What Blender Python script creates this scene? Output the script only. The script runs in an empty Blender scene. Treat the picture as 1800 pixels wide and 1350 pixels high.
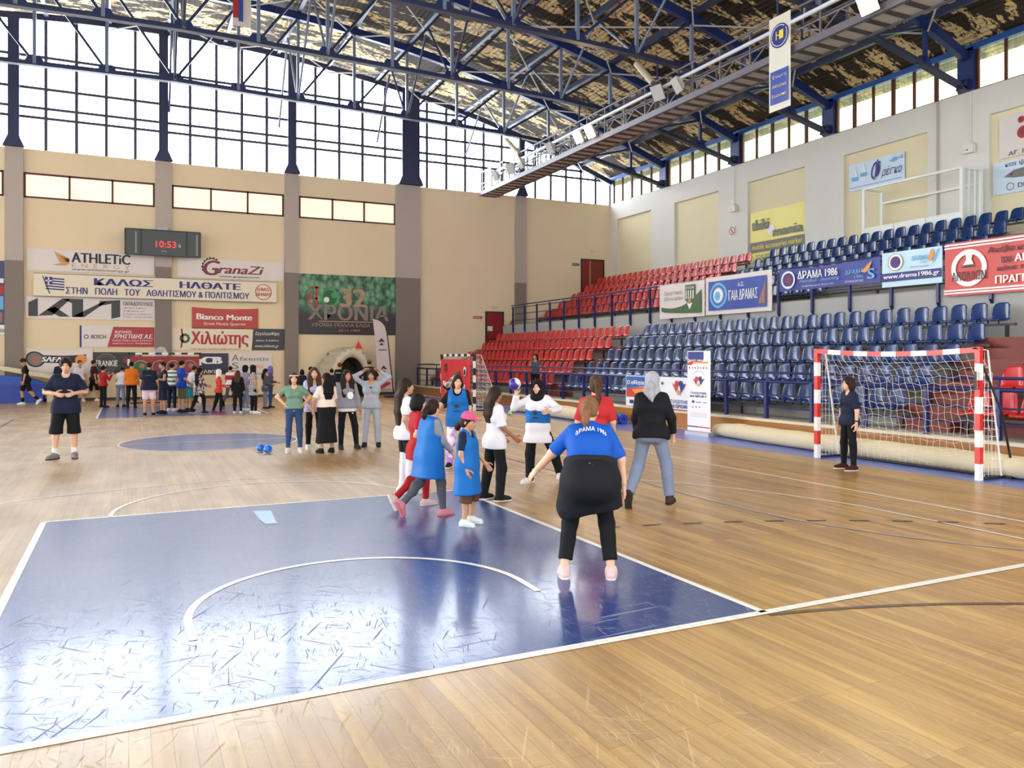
import bpy, bmesh, math, random
import numpy as np
from mathutils import Vector, Matrix
random.seed(7); rng = np.random.default_rng(7)
SC = bpy.context.scene
COL = SC.collection
PI = math.pi

# ---------------------------------------------------------------- camera, sky, lamps, exposure
CX, CY, CH = -1.62, -4.328, 1.8126
YAW = math.radians(25.711); FPX = 1403.2; HY = 627.9
FW = (math.sin(YAW), math.cos(YAW)); RT = (math.cos(YAW), -math.sin(YAW))
cam = bpy.data.cameras.new('camera'); camo = bpy.data.objects.new('camera', cam); COL.objects.link(camo)
cam.sensor_fit = 'HORIZONTAL'; cam.sensor_width = 36.0; cam.lens = FPX / 1800 * 36
cam.shift_y = -(675 - HY) / 1800; cam.clip_start = 0.1; cam.clip_end = 300
camo.location = (CX, CY, CH); camo.rotation_euler = (PI / 2, 0, -YAW)
SC.camera = camo
SC.view_settings.view_transform = 'Standard'; SC.view_settings.look = 'None'
SC.view_settings.exposure = -0.15; SC.view_settings.gamma = 1.0; SC.view_settings.use_curve_mapping = False

def lin(r, g, b):
    f = lambda v: v / 12.92 if v <= 0.04045 else ((v + 0.055) / 1.055) ** 2.4
    return (f(r / 255), f(g / 255), f(b / 255), 1)

W = bpy.data.worlds.new('overcast_sky'); SC.world = W; W.use_nodes = True
nt = W.node_tree; nt.nodes.clear()
def N(t, kind, **kw):
    n = t.nodes.new(kind)
    for k, v in kw.items():
        if k == 'op': n.operation = v
        else: setattr(n, k, v)
    return n
_o = N(nt, 'ShaderNodeOutputWorld'); _bg = N(nt, 'ShaderNodeBackground'); _tc = N(nt, 'ShaderNodeTexCoord')
_sx = N(nt, 'ShaderNodeSeparateXYZ'); nt.links.new(_tc.outputs['Generated'], _sx.inputs[0])
# overcast sky, brightest where the sun stands behind the clouds (beyond the far gable)
_mr = N(nt, 'ShaderNodeMapRange', interpolation_type='SMOOTHSTEP')
_mr.inputs['From Min'].default_value = 0.05; _mr.inputs['From Max'].default_value = 0.75
_mr.inputs['To Min'].default_value = SKY_BACK = 3.3; _mr.inputs['To Max'].default_value = SKY_FRONT = 21.0
nt.links.new(_sx.outputs['Y'], _mr.inputs['Value'])
_bg.inputs['Color'].default_value = (0.93, 0.97, 1.0, 1)
nt.links.new(_mr.outputs[0], _bg.inputs['Strength']); nt.links.new(_bg.outputs[0], _o.inputs['Surface'])

# ---------------------------------------------------------------- helpers
def ray(x, y):
    u = (x - 900) / FPX; v = (HY - y) / FPX
    return np.array([FW[0] + u * RT[0], FW[1] + u * RT[1], v])
CP = np.array([CX, CY, CH])
def fl(x, y, z=0.0):
    r = ray(x, y); return CP + r * ((z - CH) / r[2])
def onX(x, y, X):
    r = ray(x, y); return CP + r * ((X - CX) / r[0])
def onY(x, y, Y):
    r = ray(x, y); return CP + r * ((Y - CY) / r[1])

def tag(o, label=None, cat=None, group=None, kind=None):
    if label: o['label'] = label
    if cat: o['category'] = cat
    if group: o['group'] = group
    if kind: o['kind'] = kind
    return o
def empty(name, loc, rz=0.0, label=None, cat=None, group=None):
    o = bpy.data.objects.new(name, None); COL.objects.link(o); o.location = loc; o.rotation_euler = (0, 0, rz)
    o.empty_display_size = 0.1
    return tag(o, label, cat, group)
def link(name, me, mat, parent=None):
    o = bpy.data.objects.new(name, me); COL.objects.link(o)
    if mat is not None:
        for m in (mat if isinstance(mat, (list, tuple)) else [mat]): me.materials.append(m)
    if parent is not None: o.parent = parent
    return o

class MB:
    """collects shapes, becomes ONE mesh object"""
    def __init__(s): s.v = []; s.f = []; s.m = []; s.mi = 0
    def add(s, vs, fs):
        b = len(s.v); s.v += [tuple(map(float, p)) for p in vs]
        for f in fs: s.f.append(tuple(b + i for i in f)); s.m.append(s.mi)
        return s
    def box(s, c, d, rz=0.0):
        x, y, z = d[0] / 2, d[1] / 2, d[2] / 2; ca, sa = math.cos(rz), math.sin(rz); P = []
        for k in range(8):
            a, b, e = (x if k & 1 else -x), (y if k & 2 else -y), (z if k & 4 else -z)
            P.append((c[0] + a * ca - b * sa, c[1] + a * sa + b * ca, c[2] + e))
        return s.add(P, [(0, 2, 3, 1), (4, 5, 7, 6), (0, 1, 5, 4), (2, 6, 7, 3), (0, 4, 6, 2), (1, 3, 7, 5)])
    def b2(s, lo, hi): return s.box([(a + b) / 2 for a, b in zip(lo, hi)], [abs(b - a) for a, b in zip(lo, hi)])
    def bar(s, p, q, w, h, up=(0, 0, 1)):
        p, q = Vector(p), Vector(q); d = (q - p).normalized(); u = Vector(up)
        if abs(d.dot(u)) > .98: u = Vector((1, 0, 0))
        a = d.cross(u).normalized() * w / 2; b = a.cross(d).normalized() * h / 2
        P = [e + i * a + j * b for e in (p, q) for i, j in ((-1, -1), (1, -1), (1, 1), (-1, 1))]
        return s.add(P, [(0, 1, 2, 3), (7, 6, 5, 4), (0, 4, 5, 1), (1, 5, 6, 2), (2, 6, 7, 3), (3, 7, 4, 0)])
    def tube(s, pts, r, n=8, cap=True):
        pts = [Vector(p) for p in pts]; R = r if isinstance(r, (list, tuple)) else [r] * len(pts); V = []
        prev = None
        for i, p in enumerate(pts):
            d = (pts[min(i + 1, len(pts) - 1)] - pts[max(i - 1, 0)]).normalized()
            a = d.orthogonal().normalized() if prev is None else (prev - d * prev.dot(d)).normalized()
            prev = a; b = d.cross(a)
            V += [p + R[i] * (math.cos(2 * PI * k / n) * a + math.sin(2 * PI * k / n) * b) for k in range(n)]
        F = [(i * n + k, i * n + (k + 1) % n, (i + 1) * n + (k + 1) % n, (i + 1) * n + k) for i in range(len(pts) - 1) for k in range(n)]
        if cap: F += [tuple(range(n))[::-1], tuple((len(pts) - 1) * n + k for k in range(n))]
        return s.add(V, F)
    def sphere(s, c, r, n=16, m=10):
        R = r if isinstance(r, (list, tuple)) else (r, r, r)
        V = [(c[0], c[1], c[2] - R[2])]
        for j in range(1, m):
            t = PI * j / m
            V += [(c[0] + R[0] * math.sin(t) * math.cos(2 * PI * k / n), c[1] + R[1] * math.sin(t) * math.sin(2 * PI * k / n), c[2] - R[2] * math.cos(t)) for k in range(n)]
        V.append((c[0], c[1], c[2] + R[2])); L = len(V) - 1
        F = [(0, 1 + (k + 1) % n, 1 + k) for k in range(n)] + [(L, L - n + k, L - n + (k + 1) % n) for k in range(n)]
        F += [(1 + j * n + k, 1 + j * n + (k + 1) % n, 1 + (j + 1) * n + (k + 1) % n, 1 + (j + 1) * n + k) for j in range(m - 2) for k in range(n)]
        return s.add(V, F)
    def poly(s, P, d):
        """flat polygon P pushed along d into a slab"""
        n = len(P); d = Vector(d)
        return s.add([Vector(p) for p in P] + [Vector(p) + d for p in P], [tuple(range(n))[::-1], tuple(range(n, 2 * n))] + [(i, (i + 1) % n, n + (i + 1) % n, n + i) for i in range(n)])
    def grid(s, nu, nv, fn):
        V = [fn(i / nu, j / nv) for j in range(nv + 1) for i in range(nu + 1)]; w = nu + 1
        return s.add(V, [(j * w + i, j * w + i + 1, (j + 1) * w + i + 1, (j + 1) * w + i) for j in range(nv) for i in range(nu)])
    def build(s, name, mat, parent=None, smooth=False):
        me = bpy.data.meshes.new(name); me.from_pydata(s.v, [], s.f)
        if len(set(s.m)) > 1: me.polygons.foreach_set('material_index', s.m)
        if smooth: me.polygons.foreach_set('use_smooth', [True] * len(s.f))
        me.update(); o = link(name, me, mat, parent)
        if smooth == 'auto':
            bm = bmesh.new(); bm.from_mesh(me)
            for e in bm.edges:
                if len(e.link_faces) == 2 and e.calc_face_angle(0) > .6: e.smooth = False
            bm.to_mesh(me); bm.free()
        return o

_M = {}
def mat(name, col, rough=.5, metal=0.0, var=.06, vs=6.0, bump=0.0, bs=30.0, spec=.5, emit=0.0, stretch=(1, 1, 1), coat=0.0):
    """procedural surface: a base colour with a little mottling and relief"""
    if name in _M: return _M[name]
    m = bpy.data.materials.new(name); m.use_nodes = True; t = m.node_tree; b = t.nodes['Principled BSDF']; L = t.links.new
    b.inputs['Roughness'].default_value = rough; b.inputs['Metallic'].default_value = metal
    b.inputs['Specular IOR Level'].default_value = spec
    if coat: b.inputs['Coat Weight'].default_value = coat
    if len(col) == 3: col = lin(*col)
    tc = N(t, 'ShaderNodeTexCoord'); mp = N(t, 'ShaderNodeMapping'); mp.inputs['Scale'].default_value = stretch
    L(tc.outputs['Object'], mp.inputs[0])
    n = N(t, 'ShaderNodeTexNoise'); n.inputs['Scale'].default_value = vs; n.inputs['Detail'].default_value = 5; L(mp.outputs[0], n.inputs['Vector'])
    r = N(t, 'ShaderNodeMix', data_type='RGBA')
    r.inputs[6].default_value = tuple(c * (1 - var) for c in col[:3]) + (1,); r.inputs[7].default_value = tuple(min(1, c * (1 + var)) for c in col[:3]) + (1,)
    L(n.outputs[0], r.inputs[0]); L(r.outputs[2], b.inputs['Base Color'])
    if emit:
        L(r.outputs[2], b.inputs['Emission Color']); b.inputs['Emission Strength'].default_value = emit
    if bump:
        n2 = N(t, 'ShaderNodeTexNoise'); n2.inputs['Scale'].default_value = bs; n2.inputs['Detail'].default_value = 3; L(mp.outputs[0], n2.inputs['Vector'])
        bp = N(t, 'ShaderNodeBump'); bp.inputs['Strength'].default_value = bump; bp.inputs['Distance'].default_value = .02
        L(n2.outputs[0], bp.inputs['Height']); L(bp.outputs[0], b.inputs['Normal'])
    _M[name] = m; return m
# ---------------------------------------------------------------- the hall
YF, XR = 33.5, 22.7                       # far gable wall, side wall behind the stands
roofz = lambda x: 16.0 - .0085 * x * x
TY = [28.56, 23.26, 18.04, 12.45, 7.2, 1.9]   # roof trusses

def floor_mat(name, kind, col=(120, 120, 120), mix=.5):
    m = bpy.data.materials.new(name); m.use_nodes = True; t = m.node_tree; b = t.nodes['Principled BSDF']; L = t.links.new
    tc = N(t, 'ShaderNodeTexCoord')
    def mapped(scale, rot=0.0, loc=(0, 0, 0)):
        a = N(t, 'ShaderNodeMapping'); a.inputs['Rotation'].default_value = (0, 0, rot); L(tc.outputs['Object'], a.inputs[0])
        q = N(t, 'ShaderNodeMapping'); q.inputs['Scale'].default_value = scale; q.inputs['Location'].default_value = loc; L(a.outputs[0], q.inputs[0]); return q.outputs[0]
    def noise(vec, sc=1.0, det=2.0):
        n = N(t, 'ShaderNodeTexNoise'); n.inputs['Scale'].default_value = sc; n.inputs['Detail'].default_value = det; L(vec, n.inputs['Vector']); return n.outputs[0]
    def math_(op, a, c):
        q = N(t, 'ShaderNodeMath', op=op)
        for i, v in enumerate((a, c)):
            if hasattr(v, 'links'): L(v, q.inputs[i])
            else: q.inputs[i].default_value = v
        return q.outputs[0]
    def rampv(v, lo, hi):
        q = N(t, 'ShaderNodeMapRange'); q.inputs['From Min'].default_value = lo; q.inputs['From Max'].default_value = hi; L(v, q.inputs['Value']); return q.outputs[0]
    def mixc(fac, a, c, mode='MIX'):
        q = N(t, 'ShaderNodeMix', data_type='RGBA', blend_type=mode)
        if hasattr(fac, 'links'): L(fac, q.inputs[0])
        else: q.inputs[0].default_value = fac
        for i, v in ((6, a), (7, c)):
            if hasattr(v, 'links'): L(v, q.inputs[i])
            else: q.inputs[i].default_value = v
        return q.outputs[2]
    # shoe and furniture scratches
    S = None
    for k, (rot, sc, lo) in enumerate([(.35, (70, 4.0, 1), .675), (1.25, (80, 5.0, 1), .69), (2.05, (62, 3.4, 1), .68), (2.75, (90, 5.5, 1), .68), (1.62, (110, 2.6, 1), .69), (.1, (84, 3.2, 1), .68), (.55, (30, 1.3, 1), .70), (2.4, (34, 1.5, 1), .705), (1.5, (26, 1.1, 1), .715)]):
        r = rampv(noise(mapped(sc, rot, (k * 7.3, k * 3.1, 0)), 1.0, 1.2), lo, lo + .03)
        S = r if S is None else math_('MAXIMUM', S, r)
    wear = rampv(noise(mapped((.22, .16, 1)), 1.0, 3.0), .36, .66)
    bk = N(t, 'ShaderNodeTexBrick'); bk.offset = .37; bk.inputs['Scale'].default_value = 1.0
    bk.inputs['Brick Width'].default_value = 1.9; bk.inputs['Row Height'].default_value = .095; bk.inputs['Mortar Size'].default_value = .0016; bk.inputs['Mortar Smooth'].default_value = 0.3
    L(mapped((1, 1, 1), PI / 2), bk.inputs['Vector'])
    joint = bk.outputs['Fac']
    if kind == 'wood':
        bk.inputs['Color1'].default_value = lin(206, 160, 84); bk.inputs['Color2'].default_value = lin(160, 116, 58); bk.inputs['Mortar'].default_value = lin(96, 62, 32)
        g = noise(mapped((22, 1.1, 1)), 1.0, 6.0)
        c = mixc(rampv(g, .35, .7), bk.outputs['Color'], lin(126, 88, 40)); c = mixc(.75, bk.outputs['Color'], c)
        c = mixc(math_('MULTIPLY', rampv(noise(mapped((3.0, .5, 1)), 1.0, 4.0), .5, .72), .35), c, lin(226, 180, 100))
        c = mixc(math_('MULTIPLY', wear, .22), c, lin(205, 180, 140))
        sp = N(t, 'ShaderNodeSeparateXYZ'); L(tc.outputs['Object'], sp.inputs[0]); overlay = math_('MULTIPLY', rampv(math_('ADD', sp.outputs['X'], math_('MULTIPLY', noise(mapped((.5, .5, 1)), 1.0, 3.0), 3.0)), 4.2, -.6), .62)  # grey-beige overlay, stronger towards low X, its edge broken by noise
        c = mixc(overlay, c, mixc(rampv(noise(mapped((2.2, .9, 1)), 1.0, 5.0), .35, .65), lin(150, 128, 102), lin(196, 176, 150)))
        c = mixc(math_('MULTIPLY', joint, .5), c, lin(70, 50, 34))
        c = mixc(math_('MULTIPLY', math_('MULTIPLY', S, wear), .3), c, lin(232, 214, 180))
    else:
        base = lin(*col)
        c = mixc(math_('MULTIPLY', wear, .25 if kind == 'paint' else .02), base, tuple(min(1, x * 1.5 + .03) for x in base[:3]) + (1,))
        c = mixc(math_('MULTIPLY', S,   .42 if kind == 'paint' else .15), c, lin(176, 184, 200) if kind == 'paint' else lin(150, 120, 80))
        c = mixc(math_('MULTIPLY', joint, .6), c, lin(30, 30, 40))
        L_j = joint
    L(c, b.inputs['Base Color'])
    rr = math_('ADD', .34 if kind != 'wood' else .40, math_('MULTIPLY', S, .45)); rr = math_('ADD', rr, math_('MULTIPLY', wear, .05))
    L(rr, b.inputs['Roughness']); b.inputs['Specular IOR Level'].default_value = .5
    L(math_('SUBTRACT', .46 if kind != 'wood' else .33, math_('MULTIPLY', S, .55 if kind != 'wood' else .25)), b.inputs['Coat Weight'])
    cr = math_('ADD', .13 if kind != 'wood' else .17, math_('MULTIPLY', S, .22)); L(cr, b.inputs['Coat Roughness'])
    h = math_('SUBTRACT', math_('MULTIPLY', S, -.05), math_('MULTIPLY', joint, .3))
    h = math_('ADD', h, math_('MULTIPLY', noise(mapped((5, .6, 1)), 1.0, 1.0), .3))
    bp = N(t, 'ShaderNodeBump'); bp.inputs['Strength'].default_value = .04; bp.inputs['Distance'].default_value = .004
    L(h, bp.inputs['Height']); L(bp.outputs[0], b.inputs['Normal']); L(bp.outputs[0], b.inputs['Coat Normal'])
    return m
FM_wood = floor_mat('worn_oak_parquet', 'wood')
FM_blue = floor_mat('blue_court_paint', 'paint', (18, 54, 122))
FM_edge = floor_mat('blue_border_paint', 'paint', (70, 96, 190))
FM_white = floor_mat('white_line_paint', 'line', (246, 243, 234))
FM_lilac = floor_mat('faded_lilac_line', 'line', (168, 160, 176))
FM_dark = floor_mat('dark_line_paint', 'line', (70, 46, 34))
FM_red = floor_mat('dark_red_line', 'line', (110, 46, 40))

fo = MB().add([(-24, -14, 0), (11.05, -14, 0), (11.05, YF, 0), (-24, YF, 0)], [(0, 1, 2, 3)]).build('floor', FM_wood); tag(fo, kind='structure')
def strip(pts, w, z, mb):
    pts = [Vector((p[0], p[1], 0)) for p in pts]; V = []
    for i, p in enumerate(pts):
        d = (pts[min(i + 1, len(pts) - 1)] - pts[max(i - 1, 0)]).normalized(); n = Vector((-d.y, d.x, 0)) * w / 2
        V += [(p.x + n.x, p.y + n.y, z), (p.x - n.x, p.y - n.y, z)]
    mb.add(V, [(2 * i, 2 * i + 1, 2 * i + 3, 2 * i + 2) for i in range(len(pts) - 1)])
def arc(cx, cy, r, a0, a1, n=48): return [(cx + r * math.cos(math.radians(a0 + (a1 - a0) * i / n)), cy + r * math.sin(math.radians(a0 + (a1 - a0) * i / n))) for i in range(n + 1)]
paint = MB()
paint.add([(-2.45, .03, .002), (2.45, .03, .002), (2.45, 5.8, .002), (-2.45, 5.8, .002)], [(0, 1, 2, 3)])
paint.add([(-2.45, 22.2, .002), (2.45, 22.2, .002), (2.45, 28, .002), (-2.45, 28, .002)], [(0, 1, 2, 3)])
paint.add([(p[0], p[1], .002) for p in arc(0, 14, 1.8, 0, 352.5, 47)], [tuple(range(48))])
paint.build('painted_court_area', FM_blue, fo)
MB().add([(9.46, -14, .002), (11.05, -14, .002), (11.05, YF, .002), (9.46, YF, .002)], [(0, 1, 2, 3)]).build('painted_border', FM_edge, fo)
wl = MB(); z = .004
strip([(-20, 0), (11.0, 0)], .075, z, wl)
for sx in (-1, 1): strip([(sx * 2.45, 0), (sx * 2.45, 5.8)], .06, z, wl); strip([(sx * 2.45, 22.2), (sx * 2.45, 28)], .06, z, wl); strip([(sx * 7.27, 0), (sx * 7.27, 28)], .05, z, wl)
strip([(-2.48, 5.8), (2.48, 5.8)], .055, z, wl); strip([(-2.48, 22.2), (2.48, 22.2)], .055, z, wl); strip([(-7.27, 28), (7.27, 28)], .05, z, wl)
strip([(-7.27, 14), (-1.8, 14)], .05, z, wl); strip([(1.8, 14), (7.27, 14)], .05, z, wl); strip([(-1.8, 14), (1.8, 14)], .045, z + .001, wl)
strip(arc(0, 14, 1.8, 0, 360, 72), .05, z, wl); strip(arc(0, 5.8, 1.8, 0, 180), .05, z, wl); strip(arc(0, 22.2, 1.8, 180, 360), .05, z, wl)
strip([(-1.24, 1.15)] + arc(0, 1.5, 1.25, 180, 0) + [(1.24, 1.15)], .055, z + .001, wl)
strip([(6.42, 0)] + arc(0, 1.575, 6.5, 9, 171, 80) + [(-6.42, 0)], .04, z, wl); strip([(6.42, 28)] + arc(0, 26.4, 6.5, -9, -171, 80) + [(-6.42, 28)], .04, z, wl)
wl.build('white_court_lines', FM_white, fo)
lb = MB(); strip([tuple(fl(*p)[:2]) for p in ((1115, 842), (1180, 862), (1250, 880), (1330, 900), (1400, 914.5), (1500, 931), (1600, 945.5), (1700, 957.5), (1800, 967), (1900, 974))], .045, .005, lb); lb.build('lilac_court_line', FM_lilac, fo)
dl = MB(); strip(arc(1.5, -6, 6.02, 81, 20, 40), .05, .0035, dl)
for k in range(26):
    a = 81 - k * 3.0; strip(arc(1.5, -6, 9.0, a, a - 1.35, 3), .045, .0055, dl)
dl.build('dark_court_lines', FM_dark, fo)
rl = MB(); strip([(-4.6, 5), (-4.6, 23)], .05, .005, rl); strip([(4.5, 5), (4.5, 23)], .04, .005, rl); rl.build('red_court_lines', FM_red, fo)
pp = fl(466, 908, .0)
tape = MB().add([tuple(fl(*p, .006)) for p in ((445, 898), (476, 897), (487, 920), (466, 921), (455, 912))], [(0, 1, 2, 3, 4)]).build('paper_sheet', mat('pale_blue_paper', (176, 208, 232), .6))
tag(tape, 'pale blue scrap of paper lying on the painted key', 'paper')

# far gable wall with its pilasters and strip windows
CREAM = mat('cream_wall_paint', (234, 214, 180), .75, var=.05, vs=.7, bump=.15, bs=9)
GREYP = mat('grey_pilaster_paint', (184, 172, 164), .75, var=.04, vs=1.0, bump=.1, bs=12)
DARKP = mat('dark_grey_dado_paint', (132, 120, 112), .65, var=.05, vs=1.2, bump=.1, bs=12)
REDF = mat('dark_red_frame', (84, 24, 18), .45)
wf = MB(); WZ = 10.3; xs = [-22.7, -5.75, -.22, 5.22, 10.85, 17.05]
wf.b2((-22.9, YF, 0), (22.9, YF + .35, 8.32)); wf.b2((-22.9, YF, 9.32), (22.9, YF + .35, WZ))
for a, b_ in ((-22.9, -11.3), (10.2, 22.9)): wf.b2((a, YF, 8.32), (b_, YF + .35, 9.32))
for a in (-6.15, -.6, 4.85): wf.b2((a, YF, 8.32), (a + .76, YF + .35, 9.32))
wf.build('wall_far', CREAM)['kind'] = 'structure'
lit = mat('lit_corridor_glass', (244, 236, 212), .25, emit=.7, var=.10, vs=.6, stretch=(.5, 1, 4))
k = 0
for x0, x1 in ((-11.3, -6.15), (-5.39, -.6), (.16, 4.85), (5.61, 10.2)):
    k += 1; f = MB(); wd = (x1 - x0) / 3
    for z_ in (8.34, 9.30): f.b2((x0, YF - .02, z_ - .035), (x1, YF + .1, z_ + .035))
    for j in range(4): f.b2((x0 + j * wd - .035, YF - .02, 8.3), (x0 + j * wd + .035, YF + .1, 9.34))
    w_ = f.build('window_%d' % k, REDF); w_['kind'] = 'structure'
    MB().b2((x0, YF + .05, 8.34), (x1, YF + .07, 9.3)).build('pane', lit, w_)
for i, (x, hw) in enumerate(((-11.2, .32), (-5.75, .32), (-.22, .32), (5.22, .31), (10.85, .63), (17.05, .32))):
    m = MB(); m.b2((x - hw, YF - .16, 5.72), (x + hw, YF + .02, WZ)); q = m.build('pilaster', GREYP); q['kind'] = 'structure'
    MB().b2((x - hw, YF - .165, 0), (x + hw, YF + .02, 5.72)).build('dado', DARKP, q)
MB().b2((-22.7, YF - .03, 0), (11.0, YF + .01, .11)).build('baseboard_far', mat('dark_skirting', (70, 52, 44), .5))['kind'] = 'structure'

# glazed gable above the wall
STEEL = mat('blue_grey_steel', (42, 50, 84), .45, var=.1, vs=2)
BLUE = mat('blue_painted_steel', (28, 48, 108), .4, var=.1, vs=2)
PALE = mat('pale_blue_steel', (120, 132, 156), .4, var=.06, vs=2)
def glass(name, tint, t_share, streak=0.0):
    m = bpy.data.materials.new(name); m.use_nodes = True; t = m.node_tree; t.nodes.remove(t.nodes['Principled BSDF']); L = t.links.new
    o = t.nodes['Material Output']; a = N(t, 'ShaderNodeBsdfTransparent'); d = N(t, 'ShaderNodeBsdfTranslucent'); gl = N(t, 'ShaderNodeBsdfGlossy'); gl.inputs['Roughness'].default_value = .1
    mx = N(t, 'ShaderNodeMixShader'); mx.inputs[0].default_value = 1 - t_share; m2 = N(t, 'ShaderNodeMixShader'); m2.inputs[0].default_value = .04
    if streak:
        tc = N(t, 'ShaderNodeTexCoord'); mp = N(t, 'ShaderNodeMapping'); mp.inputs['Scale'].default_value = (1, 7, .6); n = N(t, 'ShaderNodeTexNoise'); n.inputs['Scale'].default_value = 1.6; n.inputs['Detail'].default_value = 5
        L(tc.outputs['Object'], mp.inputs[0]); L(mp.outputs[0], n.inputs['Vector']); q = N(t, 'ShaderNodeMix', data_type='RGBA'); L(n.outputs[0], q.inputs[0])
        q.inputs[6].default_value = tuple(c * (1 - streak) for c in tint) + (1,); q.inputs[7].default_value = tuple(min(1, c * (1 + streak)) for c in tint) + (1,)
        L(q.outputs[2], a.inputs[0]); L(q.outputs[2], d.inputs[0])
    else:
        a.inputs[0].default_value = tint + (1,); d.inputs[0].default_value = tint + (1,)
    L(a.outputs[0], mx.inputs[1]); L(d.outputs[0], mx.inputs[2]); L(mx.outputs[0], m2.inputs[1]); L(gl.outputs[0], m2.inputs[2]); L(m2.outputs[0], o.inputs[0])
    return m
GL1 = glass('clear_gable_glass', (.92, .94, .96), .95); GL2 = glass('yellowed_wired_glass', (.46, .465, .35), .8, .35)
bays = [(-17.0, -11.2), (-11.2, -5.75), (-5.75, -.22), (-.22, 5.22), (5.22, 10.85), (10.85, 17.05), (17.05, 22.7)]
MULL = mat('grey_mullion', (70, 70, 90), .5)
for i, (a, b_) in enumerate(bays):
    k += 1; n = 5 if i < 5 else 6; f = MB()
    for j in range(n + 1):
        x = a + (b_ - a) * j / n; f.b2((x - .062, YF + .02, WZ), (x + .062, YF + .14, roofz(x) + .05))
    for z_ in (11.62, 12.02, 12.82, 14.12):
        xe = b_ if roofz(b_) > z_ else (math.sqrt((16 - z_) / .0085) if roofz(a) > z_ else a)
        if xe > a: f.b2((a, YF + .03, z_ - .055), (xe, YF + .12, z_ + .055))
    w_ = f.build('window_%d' % k, MULL); w_['kind'] = 'structure'
    n = 8; P = [(a, YF + .1, WZ), (b_, YF + .1, WZ)] + [(b_ + (a - b_) * j / n, YF + .1, roofz(b_ + (a - b_) * j / n)) for j in range(n + 1)]
    MB().poly(P, (0, .02, 0)).build('pane', GL1, w_)
for i, (x, w_) in enumerate(((-11.2, .42), (-5.75, .40), (-.22, .38), (5.22, .38), (10.95, .9), (17.05, .34))):
    m = MB(); zt = roofz(x); m.b2((x - w_ / 2, YF - .3, WZ), (x + w_ / 2, YF - .02, zt - .05))
    m.poly([(x - w_ / 2 - .18, YF - .05, WZ), (x + w_ / 2 + .18, YF - .05, WZ), (x + w_ / 2, YF - .05, WZ + .42), (x - w_ / 2, YF - .05, WZ + .42)], (0, -.3, 0))
    m.build('steel_column', STEEL)['kind'] = 'structure'
gm = MB()
for j in range(40):
    x0, x1 = -22.7 + 45.4 * j / 40, -22.7 + 45.4 * (j + 1) / 40
    gm.bar((x0, YF - .1, roofz(x0) - .12), (x1, YF - .1, roofz(x1) - .12), .22, .26)
gm.build('gable_beam', STEEL)['kind'] = 'structure'

# roof: low vault of corrugated sheet, its lining flaking
def roof_mat():
    m = bpy.data.materials.new('flaking_roof_lining'); m.use_nodes = True; t = m.node_tree; b = t.nodes['Principled BSDF']; L = t.links.new
    tc = N(t, 'ShaderNodeTexCoord')
    def ns(scale, det, loc=0):
        mp = N(t, 'ShaderNodeMapping'); mp.inputs['Scale'].default_value = scale; mp.inputs['Location'].default_value = (loc, loc, 0); L(tc.outputs['Object'], mp.inputs[0])
        n = N(t, 'ShaderNodeTexNoise'); n.inputs['Scale'].default_value = 1; n.inputs['Detail'].default_value = det; n.inputs['Roughness'].default_value = .62; L(mp.outputs[0], n.inputs['Vector']); return n.outputs[0]
    def mr(v, lo, hi):
        q = N(t, 'ShaderNodeMapRange'); q.inputs['From Min'].default_value = lo; q.inputs['From Max'].default_value = hi; L(v, q.inputs['Value']); return q.outputs[0]
    def mul(a, c, op='MULTIPLY'):
        q = N(t, 'ShaderNodeMath', op=op); L(a, q.inputs[0])
        if hasattr(c, 'links'): L(c, q.inputs[1])
        else: q.inputs[1].default_value = c
        return q.outputs[0]
    big = ns((.6, 1.7, 1), 7); spots = ns((5, 7, 1), 3, 4)
    mask = mul(mr(big, .505, .518), mr(spots, .40, .43))
    q = N(t, 'ShaderNodeMix', data_type='RGBA'); q.inputs[6].default_value = lin(52, 38, 28); q.inputs[7].default_value = lin(240, 212, 156); L(mask, q.inputs[0])
    q2 = N(t, 'ShaderNodeMix', data_type='RGBA', blend_type='MULTIPLY'); q2.inputs[0].default_value = .25; L(q.outputs[2], q2.inputs[6]); L(ns((.3, .3, 1), 3), q2.inputs[7])
    L(q2.outputs[2], b.inputs['Base Color']); b.inputs['Roughness'].default_value = .85
    wv = N(t, 'ShaderNodeTexWave'); wv.bands_direction = 'X'; wv.inputs['Scale'].default_value = 1.6; L(tc.outputs['Object'], wv.inputs['Vector'])
    bp = N(t, 'ShaderNodeBump'); bp.inputs['Strength'].default_value = .7; bp.inputs['Distance'].default_value = .05; L(mul(wv.outputs[0], mask, 'ADD'), bp.inputs['Height']); L(bp.outputs[0], b.inputs['Normal'])
    return m
rf = MB(); rf.grid(60, 1, lambda u, v: (-23.4 + 46.8 * u, -8 + 42 * v, roofz(-23.4 + 46.8 * u) + .14)); rf.grid(60, 1, lambda u, v: (-23.4 + 46.8 * u, 34 - 42 * v, roofz(-23.4 + 46.8 * u) + .3))
rf.build('ceiling', roof_mat())['kind'] = 'structure'

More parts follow.
